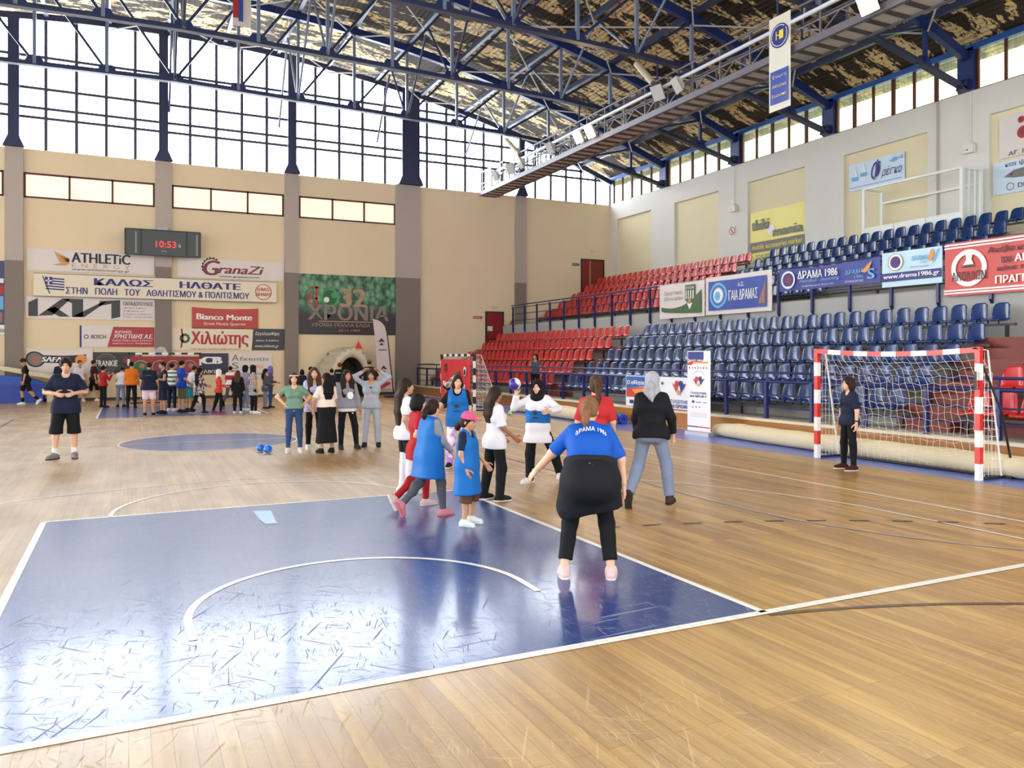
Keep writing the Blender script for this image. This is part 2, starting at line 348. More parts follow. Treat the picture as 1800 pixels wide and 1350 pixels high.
# trusses: arched top chord, straight bottom chord that drops to the wall columns
NX = [2.3 * i for i in range(0, 10)]
def zb(x):
    x = abs(x); pts = [(0, 12.28), (6.4, 12.14), (13.8, 11.95), (16.6, 11.75), (22.55, 10.42)]
    return float(np.interp(x, [p[0] for p in pts], [p[1] for p in pts]))
ordw = ['closest to the glazed gable', 'second from the glazed gable', 'third from the glazed gable', 'fourth from the glazed gable', 'fifth from the glazed gable', 'sixth from the glazed gable']
for i, y in enumerate(TY[:5]):
    t = empty('roof_truss', (0, y, 10.4), 0, 'blue steel roof truss spanning the hall, %s' % ordw[i], 'roof truss', 'roof trusses'); P = lambda x, z_: (x, 0, z_ - 10.4)
    m = MB()
    for j in range(40):
        x0, x1 = -22.6 + 45.2 * j / 40, -22.6 + 45.2 * (j + 1) / 40; m.bar(P(x0, roofz(x0) - .2), P(x1, roofz(x1) - .2), .2, .3)
    m.build('top_chord', BLUE, t)
    m = MB(); bp_ = [-22.55, -16.6, -13.8, -6.4, 0, 6.4, 13.8, 16.6, 22.55]
    for a, b_ in zip(bp_, bp_[1:]): m.bar(P(a, zb(a)), P(b_, zb(b_)), .24, .05); m.bar(P(a, zb(a) + .09), P(b_, zb(b_) + .09), .05, .14)
    m.build('bottom_chord', STEEL, t)
    for x in sorted(set(NX + [-x for x in NX])):
        if x < -7: continue
        if roofz(x) - zb(x) > .5: MB().bar(P(x, zb(x)), P(x, roofz(x) - .25), .11, .11).build('post', PALE if abs(x) < 17 else BLUE, t)
        if x < 20.6:
            xn = x + 2.3 if x >= 0 else x; xb = x if x >= 0 else x + 2.3
            MB().bar(P(xb, zb(xb) + .08), P(xn, roofz(xn) - .3), .09, .09).build('diagonal', STEEL, t)
        gx = MB(); gx.poly([P(x - .38, zb(x) + .02), P(x + .38, zb(x) + .02), P(x + .2, zb(x) + .34), P(x - .2, zb(x) + .34)], (0, .07, 0)); gx.build('gusset_plate', BLUE, t)
    for sx in (1,):
        MB().b2((22.60, -.27, -.05), (22.95, .27, 1.30)).build('end_column', BLUE, t); MB().poly([(22.3, -.12, -.06), (22.6, -.12, -.06), (22.6, -.12, .3), (22.45, -.12, .3)], (0, .24, 0)).build('end_bracket', STEEL, t)
# purlins run the length of the hall, braces cross between trusses
for x in [2.3 * i for i in range(-4, 10)]:
    z_ = roofz(x) - .02; m = MB(); m.bar((x, -7.5, z_), (x, YF - .1, z_), .09, .2); m.bar((x, -7.5, z_ - .1), (x, YF - .1, z_ - .1), .16, .03)
    m.build('purlin', STEEL)['kind'] = 'structure'
WHITEROD = mat('white_brace_rod', (190, 186, 176), .5)
n = 0
for a, b_ in zip([YF - .3] + TY[:4], TY[:5]):
    for x0 in (-2.3, 2.3, 6.9, 11.5, 16.1):
        x1 = x0 + 4.6; za, zc = roofz(x0) - .45, roofz(x1) - .45; m = MB()
        m.tube([(x0, a - .1, za), (x1, b_ + .1, zc)], .03, 6); m.tube([(x0, b_ + .1, za), (x1, a - .1, zc)], .03, 6)
        cx_, cy_, cz_ = (x0 + x1) / 2, (a + b_) / 2, (za + zc) / 2; m.box((cx_, cy_, cz_), (.3, .3, .03)); m.build('roof_brace', WHITEROD)['kind'] = 'structure'
    for x in (0, 4.6, 9.2, 13.8):
        m = MB(); m.tube([(x, a - .1, zb(x) + .1), (x, (a + b_) / 2, roofz(x) - .25)], .045, 6); m.tube([(x, b_ + .1, zb(x) + .1), (x, (a + b_) / 2, roofz(x) - .25)], .045, 6)
        m.build('sway_brace', PALE if n % 2 else STEEL)['kind'] = 'structure'; n += 1

# side wall behind the stands
CONC = mat('light_grey_concrete', (224, 222, 214), .8, var=.06, vs=.8, bump=.2, bs=14)
PANEL = mat('cream_panel_paint', (232, 220, 184), .8, var=.03, vs=1)
pan = [(29.67, 32.81), (24.44, 27.7), (19.27, 22.54), (13.87, 17.36), (8.4, 11.73), (3.1, 6.5), (-2.2, 1.2)]
m = MB(); m.b2((XR, -8, 9.42), (XR + .12, YF, WZ + .03)); edges = [YF] + [e for p in pan for e in (p[1], p[0])] + [-8]
for a, b_ in zip(edges[0::2], edges[1::2]): m.b2((XR, b_, 0), (XR + .12, a, 9.42))
wr = m.build('wall_right', CONC); wr['kind'] = 'structure'
MB().b2((XR + .12, -8, 0), (XR + .3, YF, WZ + .03)).build('wall_panel', PANEL, wr)
ends = [YF - .25, 28.85, 28.27, 23.55, 22.97, 18.33, 17.75, 12.74, 12.16, 7.5, 6.9, 2.2, 1.6, -4]
for a, b_ in zip(ends[0::2], ends[1::2]):
    k += 1; f = MB(); n = max(3, round((a - b_) / .87)); zt = roofz(XR) + .0
    for j in range(n + 1):
        y = b_ + (a - b_) * j / n; f.b2((XR + .02, y - (.055 if j % 2 else .03), WZ), (XR + .12, y + (.055 if j % 2 else .03), zt))
    f.b2((XR + .02, b_, WZ), (XR + .12, a, WZ + .06)); w_ = f.build('window_%d' % k, REDF); w_['kind'] = 'structure'
    MB().b2((XR + .08, b_, WZ), (XR + .09, a, zt)).build('pane', GL2, w_)
MB().b2((XR - .1, -8, 11.6), (XR + .2, YF, 11.82)).build('eave_beam', mat('bright_blue_steel', (36, 88, 168), .4))['kind'] = 'structure'
# ---------------------------------------------------------------- the stands
STEP = mat('grey_step_concrete', (150, 146, 138), .8, var=.07, vs=1.5, bump=.2, bs=14)
MAROON = mat('maroon_step_paint', (122, 54, 44), .6, var=.08, vs=2)
NAVY = mat('navy_rail_paint', (26, 32, 92), .35, var=.05)
DSTEEL = mat('dark_seat_steel', (44, 42, 44), .5)
KICK = mat('varnished_kick_boards', (176, 116, 52), .35, var=.18, vs=2.2, stretch=(1, .3, 6), coat=.3)
LX = [11.71 + .8 * k for k in range(5)]; LP = [.44, .87, 1.32, 1.77, 2.22]
UX = [17.7 + .8 * k for k in range(5)]; UP = [3.48 + .46 * k for k in range(5)]
YA0, YA1, YB = 20.7, 19.8, 6.36                                   # aisle between red and blue, end of the blue block
prof = [(11.08, 0)]
for k in range(5): prof += [(11.08 if k == 0 else LX[k] - .35, LP[k]), ((LX[k] + .45) if k < 4 else 16.1, LP[k])]
prof += [(16.1, 3.43)]
for k in range(5): prof += [(16.1 if k == 0 else UX[k] - .35, UP[k]), ((UX[k] + .45) if k < 4 else XR - .01, UP[k])]
prof += [(XR - .01, 0)]
st = MB(); st.poly([(x, -8, z_) for x, z_ in prof], (0, YF - .02 + 8, 0)); stand = st.build('grandstand', STEP); stand['kind'] = 'structure'
m = MB(); m.b2((16.04, -8, 2.24), (16.1, YF - .02, 3.44)); m.build('parapet_face', mat('grey_parapet_concrete', (172, 171, 168), .8, var=.05, vs=.8, bump=.2, bs=14), stand)
MB().b2((11.03, -8, 0.004), (11.08, YF - .02, .40)).build('kick_board', KICK, stand)
MB().b2((10.98, -8, .40), (11.16, YF - .02, .455)).build('kick_rail', mat('cream_edge_strip', (226, 210, 182), .5), stand)
# painted steps in the aisles
m = MB()
for ya, yb in ((YA1 + .05, YA0 - .05), (5.3, 6.25)):
    for k in range(4):
        x = LX[k + 1] - .35; h = LP[k + 1] - LP[k]; m.b2((x - .3, ya, LP[k]), (x + .01, yb, LP[k] + h / 2)); m.b2((x - .012, ya - .4, LP[k]), (x + .0, yb + .4, LP[k + 1] - .005))
        m.b2((x, ya - .3, LP[k + 1]), (x + .4, yb + .3, LP[k + 1] + .006))
    for k in range(4):
        x = UX[k + 1] - .35; h = UP[k + 1] - UP[k]; m.b2((x - .3, ya, UP[k]), (x + .01, yb, UP[k] + h / 2))
for k in range(4):
    x = LX[k + 1] - .35; m.b2((x - .014, -4, LP[k] + .004), (x + .002, 6.3 + .2 * (k > 2), LP[k + 1] + .004))
    m.b2((x, -4, LP[k + 1]), (x + .25, 6.3, LP[k + 1] + .004))
m.build('maroon_step', MAROON, stand)

# seats
def seat_mesh(name, mt):
    b = MB(); Wd = .215; nu, nv = 8, 16
    path = [(-.02, .36), (-.035, .385), (-.02, .405), (.06, .40), (.16, .385), (.26, .375), (.34, .378), (.385, .40), (.41, .45), (.432, .53), (.452, .61), (.468, .69), (.48, .755), (.485, .78), (.50, .785), (.515, .77), (.512, .75)]
    def f(u, v):
        i = v * (len(path) - 1); a = int(min(i, len(path) - 2)); t_ = i - a
        x = path[a][0] * (1 - t_) + path[a + 1][0] * t_; z_ = path[a][1] * (1 - t_) + path[a + 1][1] * t_; s = 2 * u - 1
        w = Wd * (1 - .24 * max(0, (z_ - .42) / .36)) * (1 - .1 * max(0, (.08 - x) / .12) ** 2)
        if z_ > .44: x -= .045 * abs(s) ** 3
        else: z_ += .025 * abs(s) ** 4 if x > .05 else -.012 * abs(s) ** 3
        if z_ > .7: z_ -= .05 * abs(s) ** 5
        if x < .05: x += .05 * abs(s) ** 3
        return (x, s * w, z_)
    b.grid(nu, nv, f); b.tube([(.16, -.12, .37), (.16, -.12, .3105)], .018, 6); b.tube([(.16, .12, .37), (.16, .12, .3105)], .018, 6)
    o = b.build(name, mt, None, True); me = o.data
    bm = bmesh.new(); bm.from_mesh(me); bmesh.ops.recalc_face_normals(bm, faces=bm.faces); bmesh.ops.solidify(bm, geom=bm.faces[:nu * nv] if False else [f_ for f_ in bm.faces if len(f_.verts) == 4 and f_.calc_area() > 1e-4 and max(v.co.z for v in f_.verts) > .355][:nu * nv], thickness=.012)
    for f_ in bm.faces: f_.smooth = True
    bm.to_mesh(me); bm.free(); bpy.data.objects.remove(o); return me
SEAT_R = mat('red_seat_plastic', (196, 34, 34), .28, var=.10, vs=1.2, coat=.25); SEAT_B = mat('navy_seat_plastic', (18, 50, 104), .26, var=.12, vs=1.2, coat=.25)
mesh_r, mesh_b = seat_mesh('stadium_seat', SEAT_R), seat_mesh('stadium_seat', SEAT_B)
ONES = 'first second third fourth fifth sixth seventh eighth ninth tenth eleventh twelfth thirteenth fourteenth fifteenth sixteenth seventeenth eighteenth nineteenth'.split()
def ordinal(n):
    if n < 20: return ONES[n - 1]
    t_ = {2: 'twent', 3: 'thirt'}[n // 10]; return t_ + 'ieth' if n % 10 == 0 else t_ + 'y-' + ONES[n % 10 - 1]
PITCH = .48; seats = []
def seat_row(x, z_, y0, y1, col, rowname, sgn, ref):
    n = int(abs(y1 - y0) / PITCH + .01)
    for j in range(n): seats.append((x, y0 + sgn * (j + .5) * PITCH, z_, col, '%s plastic seat, %s from %s in the %s' % (col, ordinal(j + 1), ref, rowname)))
lr = ['lowest row of the lower stand', 'second row of the lower stand', 'third row of the lower stand', 'fourth row of the lower stand', 'top row of the lower stand']
ur = ['lowest row of the upper stand', 'second row of the upper stand', 'third row of the upper stand', 'fourth row of the upper stand', 'highest row of the upper stand']
for k in range(5):
    seat_row(LX[k], LP[k], YA1, YB, 'blue', lr[k], -1, 'the aisle'); seat_row(LX[k], LP[k], YA0, 32.7, 'red', lr[k], 1, 'the aisle')
    if k < 4: seat_row(LX[k], LP[k], 5.15 - .1 * k, 2.2 - .4 * k, 'red', lr[k], -1, 'the maroon steps')
    seat_row(UX[k], UP[k], YA1, 9.3 if k > 1 else 13.6, 'blue', ur[k], -1, 'the aisle'); seat_row(UX[k], UP[k], YA0, 32.9, 'red', ur[k], 1, 'the aisle')
def size_of(s): d = (s[0] - CX) * FW[0] + (s[1] - CY) * FW[1]; return -d + (-100 if (s[0] > 17 and s[1] < 19.5 and s[2] < 4.2) else 0)
seats.sort(key=size_of, reverse=True)
SROT = 0.0
for i, (x, y, z_, col, lab) in enumerate(seats[:300]):
    o = bpy.data.objects.new('stadium_seat', mesh_r if col == 'red' else mesh_b); COL.objects.link(o); o.location = (x, y, z_); o.rotation_euler = (0, random.uniform(-.02, .02), random.uniform(-.025, .025))
    tag(o, lab, 'seat', 'plastic seats of the grandstand')
b = MB()
for k, (me, sel) in enumerate(((mesh_r, 'red'), (mesh_b, 'blue'))):
    base = np.array([v.co[:] for v in me.vertices]); fcs = [tuple(p.vertices) for p in me.polygons]; s0 = len(b.f)
    for x, y, z_, col, lab in seats[300:]:
        if col == sel: b.add(base + np.array([x, y, z_]), fcs)
    for q in range(s0, len(b.f)): b.m[q] = k
tag(b.build('distant_seating', [SEAT_R, SEAT_B], None, True), 'far blocks of plastic seats, red towards the gable wall and blue behind the hung banners', 'seating', None, 'stuff')
# steel beams the seats are bolted to
def seat_beam(x, z_, y0, y1, lab):
    b = MB(); b.b2((x + .1, y0, z_ + .26), (x + .2, y1, z_ + .31)); n = max(2, int(abs(y1 - y0) / 2.2) + 1)
    for j in range(n):
        y = y0 + (y1 - y0) * (j + .08) / (n - .84) if n > 1 else y0; b.b2((x + .12, y - .03, z_ + .003), (x + .18, y + .03, z_ + .27))
    tag(b.build('seat_support_rail', DSTEEL), lab, 'seat beam', 'steel beams under the seat rows')
for k in range(5):
    seat_beam(LX[k], LP[k], YB - .25, YA1 + .15, 'dark steel beam carrying the blue seats of the %s' % lr[k]); seat_beam(LX[k], LP[k], YA0 - .05, 32.9, 'dark steel beam carrying the red seats of the %s' % lr[k])
    if k < 4: seat_beam(LX[k], LP[k], 0.4, 5.15, 'dark steel beam under red seats beyond the maroon steps, %s' % lr[k])
    seat_beam(UX[k], UP[k], 9, YA1 + .1, 'dark steel beam carrying the blue seats of the %s' % ur[k]); seat_beam(UX[k], UP[k], YA0 - .1, 33, 'dark steel beam carrying the red seats of the %s' % ur[k])

# railings
WRAIL = mat('pale_blue_rail_paint', (60, 68, 120), .3)
r = empty('railing', (11.15, 12, .455), 0, 'navy blue tube railing standing on the wooden kick board of the lower stand', 'railing'); P = lambda x, y, z_: (x - 11.15, y - 12, z_ - .455)
posts = [32.75 - 1.31 * j for j in range(28)]
for y in posts:
    MB().b2(P(11.1, y - .035, .457), P(11.18, y + .035, 1.29)).build('post', NAVY, r)
for z_, rad in ((1.47, .026), (1.28, .036), (.98, .016), (.71, .016)):
    MB().tube([P(11.14, -3, z_), P(11.14, 32.8, z_)], rad, 8).build('rail', NAVY, r, True)
for y in posts[::2]: MB().tube([P(11.14, y, 1.28), P(11.14, y, 1.47)], .018, 6).build('rail_stud', NAVY, r)
MB().tube([P(11.14, 32.8, 1.47), P(12.2, 33.3, 1.47)], .026, 8).build('rail', NAVY, r)
r = empty('railing', (16.0, 12, 3.05), 0, 'navy blue railing along the parapet of the upper stand, hung with banners', 'railing'); P = lambda x, y, z_: (x - 16.0, y - 12, z_ - 3.05)
for j in range(26):
    y = 32.14 - 1.31 * j; b = MB(); b.poly([P(15.96, y - .035, 3.13), P(16.03, y - .035, 3.03), P(16.03, y - .035, 4.36), P(15.96, y - .035, 4.36)], (0, .07, 0)); b.build('post', NAVY, r)
for z_, rad in ((4.43, .028), (4.30, .02), (3.98, .016), (3.66, .016)): MB().tube([P(16.0, -2, z_), P(16.0, 32.3, z_)], rad, 8).build('rail', NAVY, r, True)

# doors in the gable wall
DOOR = mat('red_steel_door', (140, 18, 22), .4); DFR = mat('dark_door_frame', (40, 30, 50), .5)
def door(n, x0, x1, z0, z1, ajar):
    f = MB(); f.b2((x0 - .07, YF - .06, z0), (x0, YF + .02, z1 + .07)); f.b2((x1, YF - .06, z0), (x1 + .07, YF + .02, z1 + .07)); f.b2((x0, YF - .06, z1), (x1, YF + .02, z1 + .07))
    o = f.build('door_%d' % n, DFR); o['kind'] = 'structure'
    if ajar:
        MB().b2((x0, YF - .03, z0), (x0 + (x1 - x0) * .36, YF - .012, z1)).build('door_leaf', DOOR, o); MB().b2((x0 + (x1 - x0) * .4, YF - .03, z0), (x1, YF - .012, z1)).build('door_leaf', mat('brown_door', (122, 44, 30), .5), o)
    else:
        MB().b2((x0, YF - .035, z0), (x1, YF - .012, z1)).build('door_leaf', DOOR, o); MB().b2((x0 + .05, YF - .045, z0 + .95), (x0 + .33, YF - .036, z0 + 1.2)).build('door_notice', mat('white_notice', (225, 220, 205), .6), o)
        MB().tube([(x0 + .12, YF - .05, z0 + .85), (x0 + .12, YF - .05, z0 + 1.0)], .02, 8).build('handle', DSTEEL, o)
door(1, 15.12, 16.03, LP[4], 4.12, False); door(2, 20.85, 22.2, UP[4], 7.15, True)
# ---------------------------------------------------------------- catwalk, floodlights, things high up
CATX0, CATX1, CATZ = 14.65, 15.55, 10.1
GREYS = mat('grey_galvanised_steel', (112, 108, 116), .45, metal=.3, var=.1, vs=3); PLANKM = mat('pale_deck_sheet', (206, 200, 190), .6, var=.1, vs=3)
cw = empty('catwalk', (15.1, 16, 10.1), 0, 'long grey lighting catwalk with white deck panels hung under the roof trusses', 'catwalk'); P = lambda x, y, z_: (x - 15.1, y - 16, z_ - 10.1)
for x in (CATX0, CATX1): MB().b2(P(x - .06, 0, CATZ - .04), P(x + .06, 33.2, CATZ + .16)).build('stringer', GREYS, cw)
m = MB(); ny = 60
for j in range(ny): y = 33.2 - .55 * (j + .5); m.b2(P(CATX0, y - .2, CATZ + .0), P(CATX1, y + .2, CATZ + .03))
m.build('deck_slats', PLANKM, cw)
m = MB()
for j in range(ny): y = 33.2 - .55 * j; m.b2(P(CATX0, y - .075, CATZ - .03), P(CATX1, y + .075, CATZ + .04))
m.build('deck_grating', mat('dark_cross_bars', (66, 56, 56), .5), cw)
for x in (CATX0 - .03, CATX1 + .03):
    MB().tube([P(x, 0, 11.22), P(x, 33.0, 11.22)], .035, 8).build('handrail', GREYS, cw, True)
    b = MB()
    for j in range(26):
        y = 33 - 1.3 * j; b.b2(P(x - .025, y - .025, CATZ), P(x + .025, y + .025, 11.22))
        b.bar(P(x, y, CATZ + .1), P(x, y - .65, 10.62), .035, .035); b.bar(P(x, y - .65, 10.62), P(x, y - 1.3, CATZ + .1), .035, .035)
    b.build('railing_lattice', GREYS, cw)
    MB().tube([P(x, 0, 10.62), P(x, 33.0, 10.62)], .03, 8).build('lattice_rail', GREYS, cw)
MB().tube([P(CATX0 - .12, 0, 10.86), P(CATX0 - .1, 31.5, 10.86)], .06, 10).build('cable_conduit', mat('white_conduit', (214, 220, 228), .35), cw, True)
for y in TY[:5]:
    for x in (CATX0, CATX1): MB().tube([P(x, y, CATZ), P(x, y, zb(x))], .035, 6).build('hanger', STEEL, cw)
LWHITE = mat('white_lamp_housing', (226, 224, 214), .4)
def spot_mat(name, e):
    m = mat(name, (255, 226, 170), .3); b = m.node_tree.nodes['Principled BSDF']; b.inputs['Emission Color'].default_value = (1, .78, .45, 1); b.inputs['Emission Strength'].default_value = e; return m
LENS_ON = spot_mat('lit_floodlight_lens', 90); LENS_OFF = mat('floodlight_glass', (196, 198, 196), .15)
def flood(px, py, lab, on, yaw=0.0, X=14.35):
    p = onX(px, py, X); o = empty('floodlight', tuple(p), yaw, lab, 'floodlight', 'floodlights along the catwalk'); R = Matrix.Rotation(-.5, 4, 'Y')
    b = MB(); s, d = .26, .22; V = [(0, -s, -s), (0, s, -s), (0, s, s), (0, -s, s), (d, -.1, -.1), (d, .1, -.1), (d, .1, .1), (d, -.1, .1)]
    b.add([R @ Vector(v) for v in V], [(0, 4, 5, 1), (1, 5, 6, 2), (2, 6, 7, 3), (3, 7, 4, 0), (4, 7, 6, 5)]); b.build('housing', LWHITE, o)
    b = MB(); b.add([R @ Vector(v) for v in ((-.01, -.24, -.24), (-.01, .24, -.24), (-.01, .24, .24), (-.01, -.24, .24))], [(0, 1, 2, 3)]); b.build('lens', LENS_ON if on else LENS_OFF, o)
    b = MB(); b.tube([(.05, -.24, 0), (.05, -.24, .0), (.18, -.24, -.1), (.3, -.1, -.2), (.3, .1, -.2), (.18, .24, -.1), (.05, .24, 0)], .018, 6); b.build('bracket', GREYS, o)
    if on:
        l = bpy.data.lights.new('floodlight_lamp', 'SPOT'); l.energy = 900; l.color = (1, .8, .5); l.spot_size = 2.0; l.spot_blend = .6; l.shadow_soft_size = .2
        lo = bpy.data.objects.new('floodlight_lamp', l); COL.objects.link(lo); lo.parent = o; d_ = R @ Vector((-1, 0, 0)); lo.location = d_ * .12; lo.rotation_euler = d_.to_track_quat('-Z', 'Y').to_euler()
flood(1015, 240, 'switched-on floodlight glowing on the catwalk, the one further from the hanging pennant', True); flood(1036, 231, 'switched-on floodlight glowing on the catwalk, beside another lit one and closer to the pennant', True)
flood(1524, 4, 'switched-on floodlight glowing on the catwalk past the white and blue pennant', True)
flood(870, 309, 'unlit white floodlight at the gable end of the catwalk, outermost of three', False); flood(897, 297, 'unlit white floodlight at the gable end of the catwalk, middle of three', False, .3); flood(914, 287, 'unlit white floodlight at the gable end of the catwalk, innermost of three', False, -.2)
flood(966, 261, 'unlit white floodlight alone between the dark trio and the glowing pair', False); flood(1156, 163, 'unlit white square floodlight beside its twin, on the gable side of it', False, .2); flood(1189, 150, 'unlit white square floodlight beside its twin, on the pennant side of it', False, -.25)
for (a, b_, lab) in (((1119, 112), (1148, 146), 'beige tube lamp hanging slanted from the truss above the twin unlit floodlights'), ((890, 246), (914, 272), 'beige tube lamp hanging slanted before the gable window')):
    p, q = onX(*a, 14.2), onX(*b_, 14.2); o = empty('tube_lamp', tuple(p), 0, lab, 'lamp', 'slanted tube lamps'); v = Vector(q - p)
    MB().tube([(0, 0, 0), tuple(v)], .11, 12).build('casing', mat('beige_lamp_casing', (198, 182, 152), .5), o); MB().tube([tuple(v * .3), (v.x * .3 + .3, v.y * .3, v.z * .3 + .45)], .02, 6).build('hanger', GREYS, o); MB().tube([tuple(v * .92), tuple(v * 1.02)], .085, 12).build('end_cap', GREYS, o)

# ---------------------------------------------------------------- writing and marks on flat things
def txt_mesh(s, w, h, bold=.02, shear=0.0, layered=False):
    c = bpy.data.curves.new('lettering', 'FONT'); c.body = s; c.size = 1; c.offset = 0; c.resolution_u = 3; c.shear = shear
    o = bpy.data.objects.new('lettering', c); COL.objects.link(o); dg = bpy.context.evaluated_depsgraph_get(); me = bpy.data.meshes.new_from_object(o.evaluated_get(dg))
    bpy.data.objects.remove(o); V = np.array([v.co[:] for v in me.vertices]).reshape(-1, 3); F = [tuple(p.vertices) for p in me.polygons]; bpy.data.meshes.remove(me)
    if len(V) == 0: return [], []
    lo, hi = V.min(0), V.max(0); sz = np.maximum(hi - lo, 1e-6); V = (V - lo) / sz
    if bold < .015 or not layered: return [(v[0] * w, v[1] * h) for v in V], F
    out, FF, n = [], [], len(V)
    for k in range(4):
        dx = (k / 3 - .5) * 2 * bold / sz[0]; out += [((v[0] + dx) * w, v[1] * h, k * .0009) for v in V]; FF += [tuple(i + k * n for i in f) for f in F]
    return out, FF
class Panel:
    """a flat sheet in the place: o = its lower corner, u and v unit vectors, n the side one reads it from"""
    def __init__(s, name, o, u, v, w, h, m, label, cat, group=None, thick=.012, wave=0.0, sag=0.0):
        s.o, s.u, s.v = Vector(o), Vector(u).normalized(), Vector(v).normalized(); s.n = s.u.cross(s.v).normalized(); s.w, s.h = w, h; s.wave, s.sag = wave, sag; s.layers = {}; s.k = 0
        s.root = empty(name, tuple(s.o), 0, label, cat, group); nu = max(2, int(w / .12)) if wave or sag else 1; nv = max(2, int(h / .2)) if wave or sag else 1
        b = MB(); b.grid(nu, nv, lambda a, c: s.at(a, c, thick)); b.grid(nu, nv, lambda a, c: s.at(1 - a, c, 0))
        if not (wave or sag): b.add([s.at(a, c, t_) for t_ in (0, thick) for a, c in ((0, 0), (1, 0), (1, 1), (0, 1))], [(0, 1, 5, 4), (1, 2, 6, 5), (2, 3, 7, 6), (3, 0, 4, 7)])
        b.build('sheet', m, s.root, bool(wave or sag)); s.t = thick
    def at(s, a, c, e):
        d = s.wave * (math.sin(a * s.w * 3.1) * (.4 + .6 * abs(math.sin(a * 4))) + .5 * math.sin(a * s.w * 7.7 + 1)) if s.wave else 0
        sg = -s.sag * (4 * a * (1 - a)) * c if s.sag else 0
        return s.u * (a * s.w) + s.v * (c * s.h + sg) + s.n * (e + d)
    def mb(s, m): return s.layers.setdefault(m.name, (MB(), m))[0]
    def put(s, pts, faces, m, lift=0):
        s.k += 1; e = s.t + .003 + (.004 if s.wave else .003) * lift
        if s.wave: e += .008 + s.wave * .8
        (s.layers[s.cur][0] if getattr(s, 'cur', None) else s.mb(m)).add([s.at(p[0], p[1], e + (p[2] if len(p) > 2 else 0)) for p in pts], faces)
    def text(s, str_, x0, y0, x1, y1, m, bold=.02, shear=0.0, lift=2):
        """fitted into the box (fractions of the sheet, from its lower corner)"""
        V, F = txt_mesh(str_, x1 - x0, y1 - y0, bold, shear, True)
        if V:
            s.nt = getattr(s, 'nt', 0) + 1; s.layers['text%d' % s.nt] = (MB(), m); s.cur = 'text%d' % s.nt; s.put([(x0 + p[0], y0 + p[1]) + tuple(p[2:]) for p in V], F, m, lift); s.cur = None
    def rect(s, x0, y0, x1, y1, m, lift=0, slant=0.0):
        n = max(1, int((x1 - x0) * s.w / .12)) if (s.wave or s.sag) else 1; P = [(x0 + (x1 - x0) * i / n, y0) for i in range(n + 1)] + [(x0 + slant + (x1 - x0) * i / n, y1) for i in range(n + 1)]
        s.put(P, [(i, i + 1, n + 2 + i, n + 1 + i) for i in range(n)], m, lift)
    def poly(s, P, m, lift=1): s.put(P, [tuple(range(len(P)))], m, lift)
    def disc(s, x, y, r, m, lift=1, r2=0.0, n=36, a0=0, a1=360):
        """r in metres; a ring when r2 is given"""
        A = [math.radians(a0 + (a1 - a0) * i / n) for i in range(n + 1)]; o_ = [(x + r * math.cos(a) / s.w, y + r * math.sin(a) / s.h) for a in A]
        if r2:
            i_ = [(x + r2 * math.cos(a) / s.w, y + r2 * math.sin(a) / s.h) for a in A]; s.put(o_ + i_, [(i, i + 1, n + 2 + i, n + 1 + i) for i in range(n)], m, lift)
        elif a1 - a0 < 360: s.put([(x, y)] + o_, [tuple(range(n + 2))], m, lift)
        else: s.put(o_[:-1], [tuple(range(n))], m, lift)
    def done(s, names=None):
        for mn, (b, m) in s.layers.items(): b.build('lettering' if mn.startswith('text') else (names or {}).get(mn, 'printed_motif'), m, s.root)
        return s.root
def far_panel(name, p0, p1, m, label, cat='banner', group=None, Y=33.475, **kw):
    """p0 upper, p1 lower opposite corner in the far wall's plane"""
    kw.pop('wave', None); a, b = onY(*p0, Y), onY(*p1, Y); return Panel(name, (a[0], Y, b[2]), (1, 0, 0), (0, 0, 1), b[0] - a[0], a[2] - b[2], m, label, cat, group, **kw)
VIN = lambda n, c, **k: mat(n, c, .45, var=.03, vs=2, bump=.35, bs=2.2, **k)
V_WHITE = VIN('white_vinyl', (226, 216, 212)); V_CREAM = VIN('cream_vinyl', (232, 220, 196)); V_RED = VIN('red_vinyl', (176, 44, 50)); V_BLUE = VIN('royal_blue_vinyl', (40, 58, 150)); V_BRICK = VIN('brick_red_vinyl', (186, 62, 52))
INK = lambda n, c: mat(n, c, .5, var=.02)
I_BLACK = INK('black_ink', (26, 24, 28)); I_DGREY = INK('charcoal_ink', (62, 60, 66)); I_BLUE = INK('navy_ink', (40, 44, 128)); I_GOLD = INK('gold_ink', (206, 150, 92)); I_MAROON = INK('maroon_ink', (128, 44, 60)); I_RED = INK('red_ink', (178, 42, 46)); I_WHITE = INK('white_ink', (242, 240, 236)); I_GREEN = INK('green_ink', (38, 96, 56)); I_GREY = INK('grey_ink', (118, 114, 112)); I_LBLUE = INK('sky_blue_ink', (110, 176, 222)); I_ORANGE = INK('orange_ink', (232, 148, 66)); I_SKIN = INK('tan_ink', (160, 110, 84)); I_LIME = INK('bright_green_ink', (60, 160, 92)); I_YEL = INK('yellow_ink', (238, 222, 70))

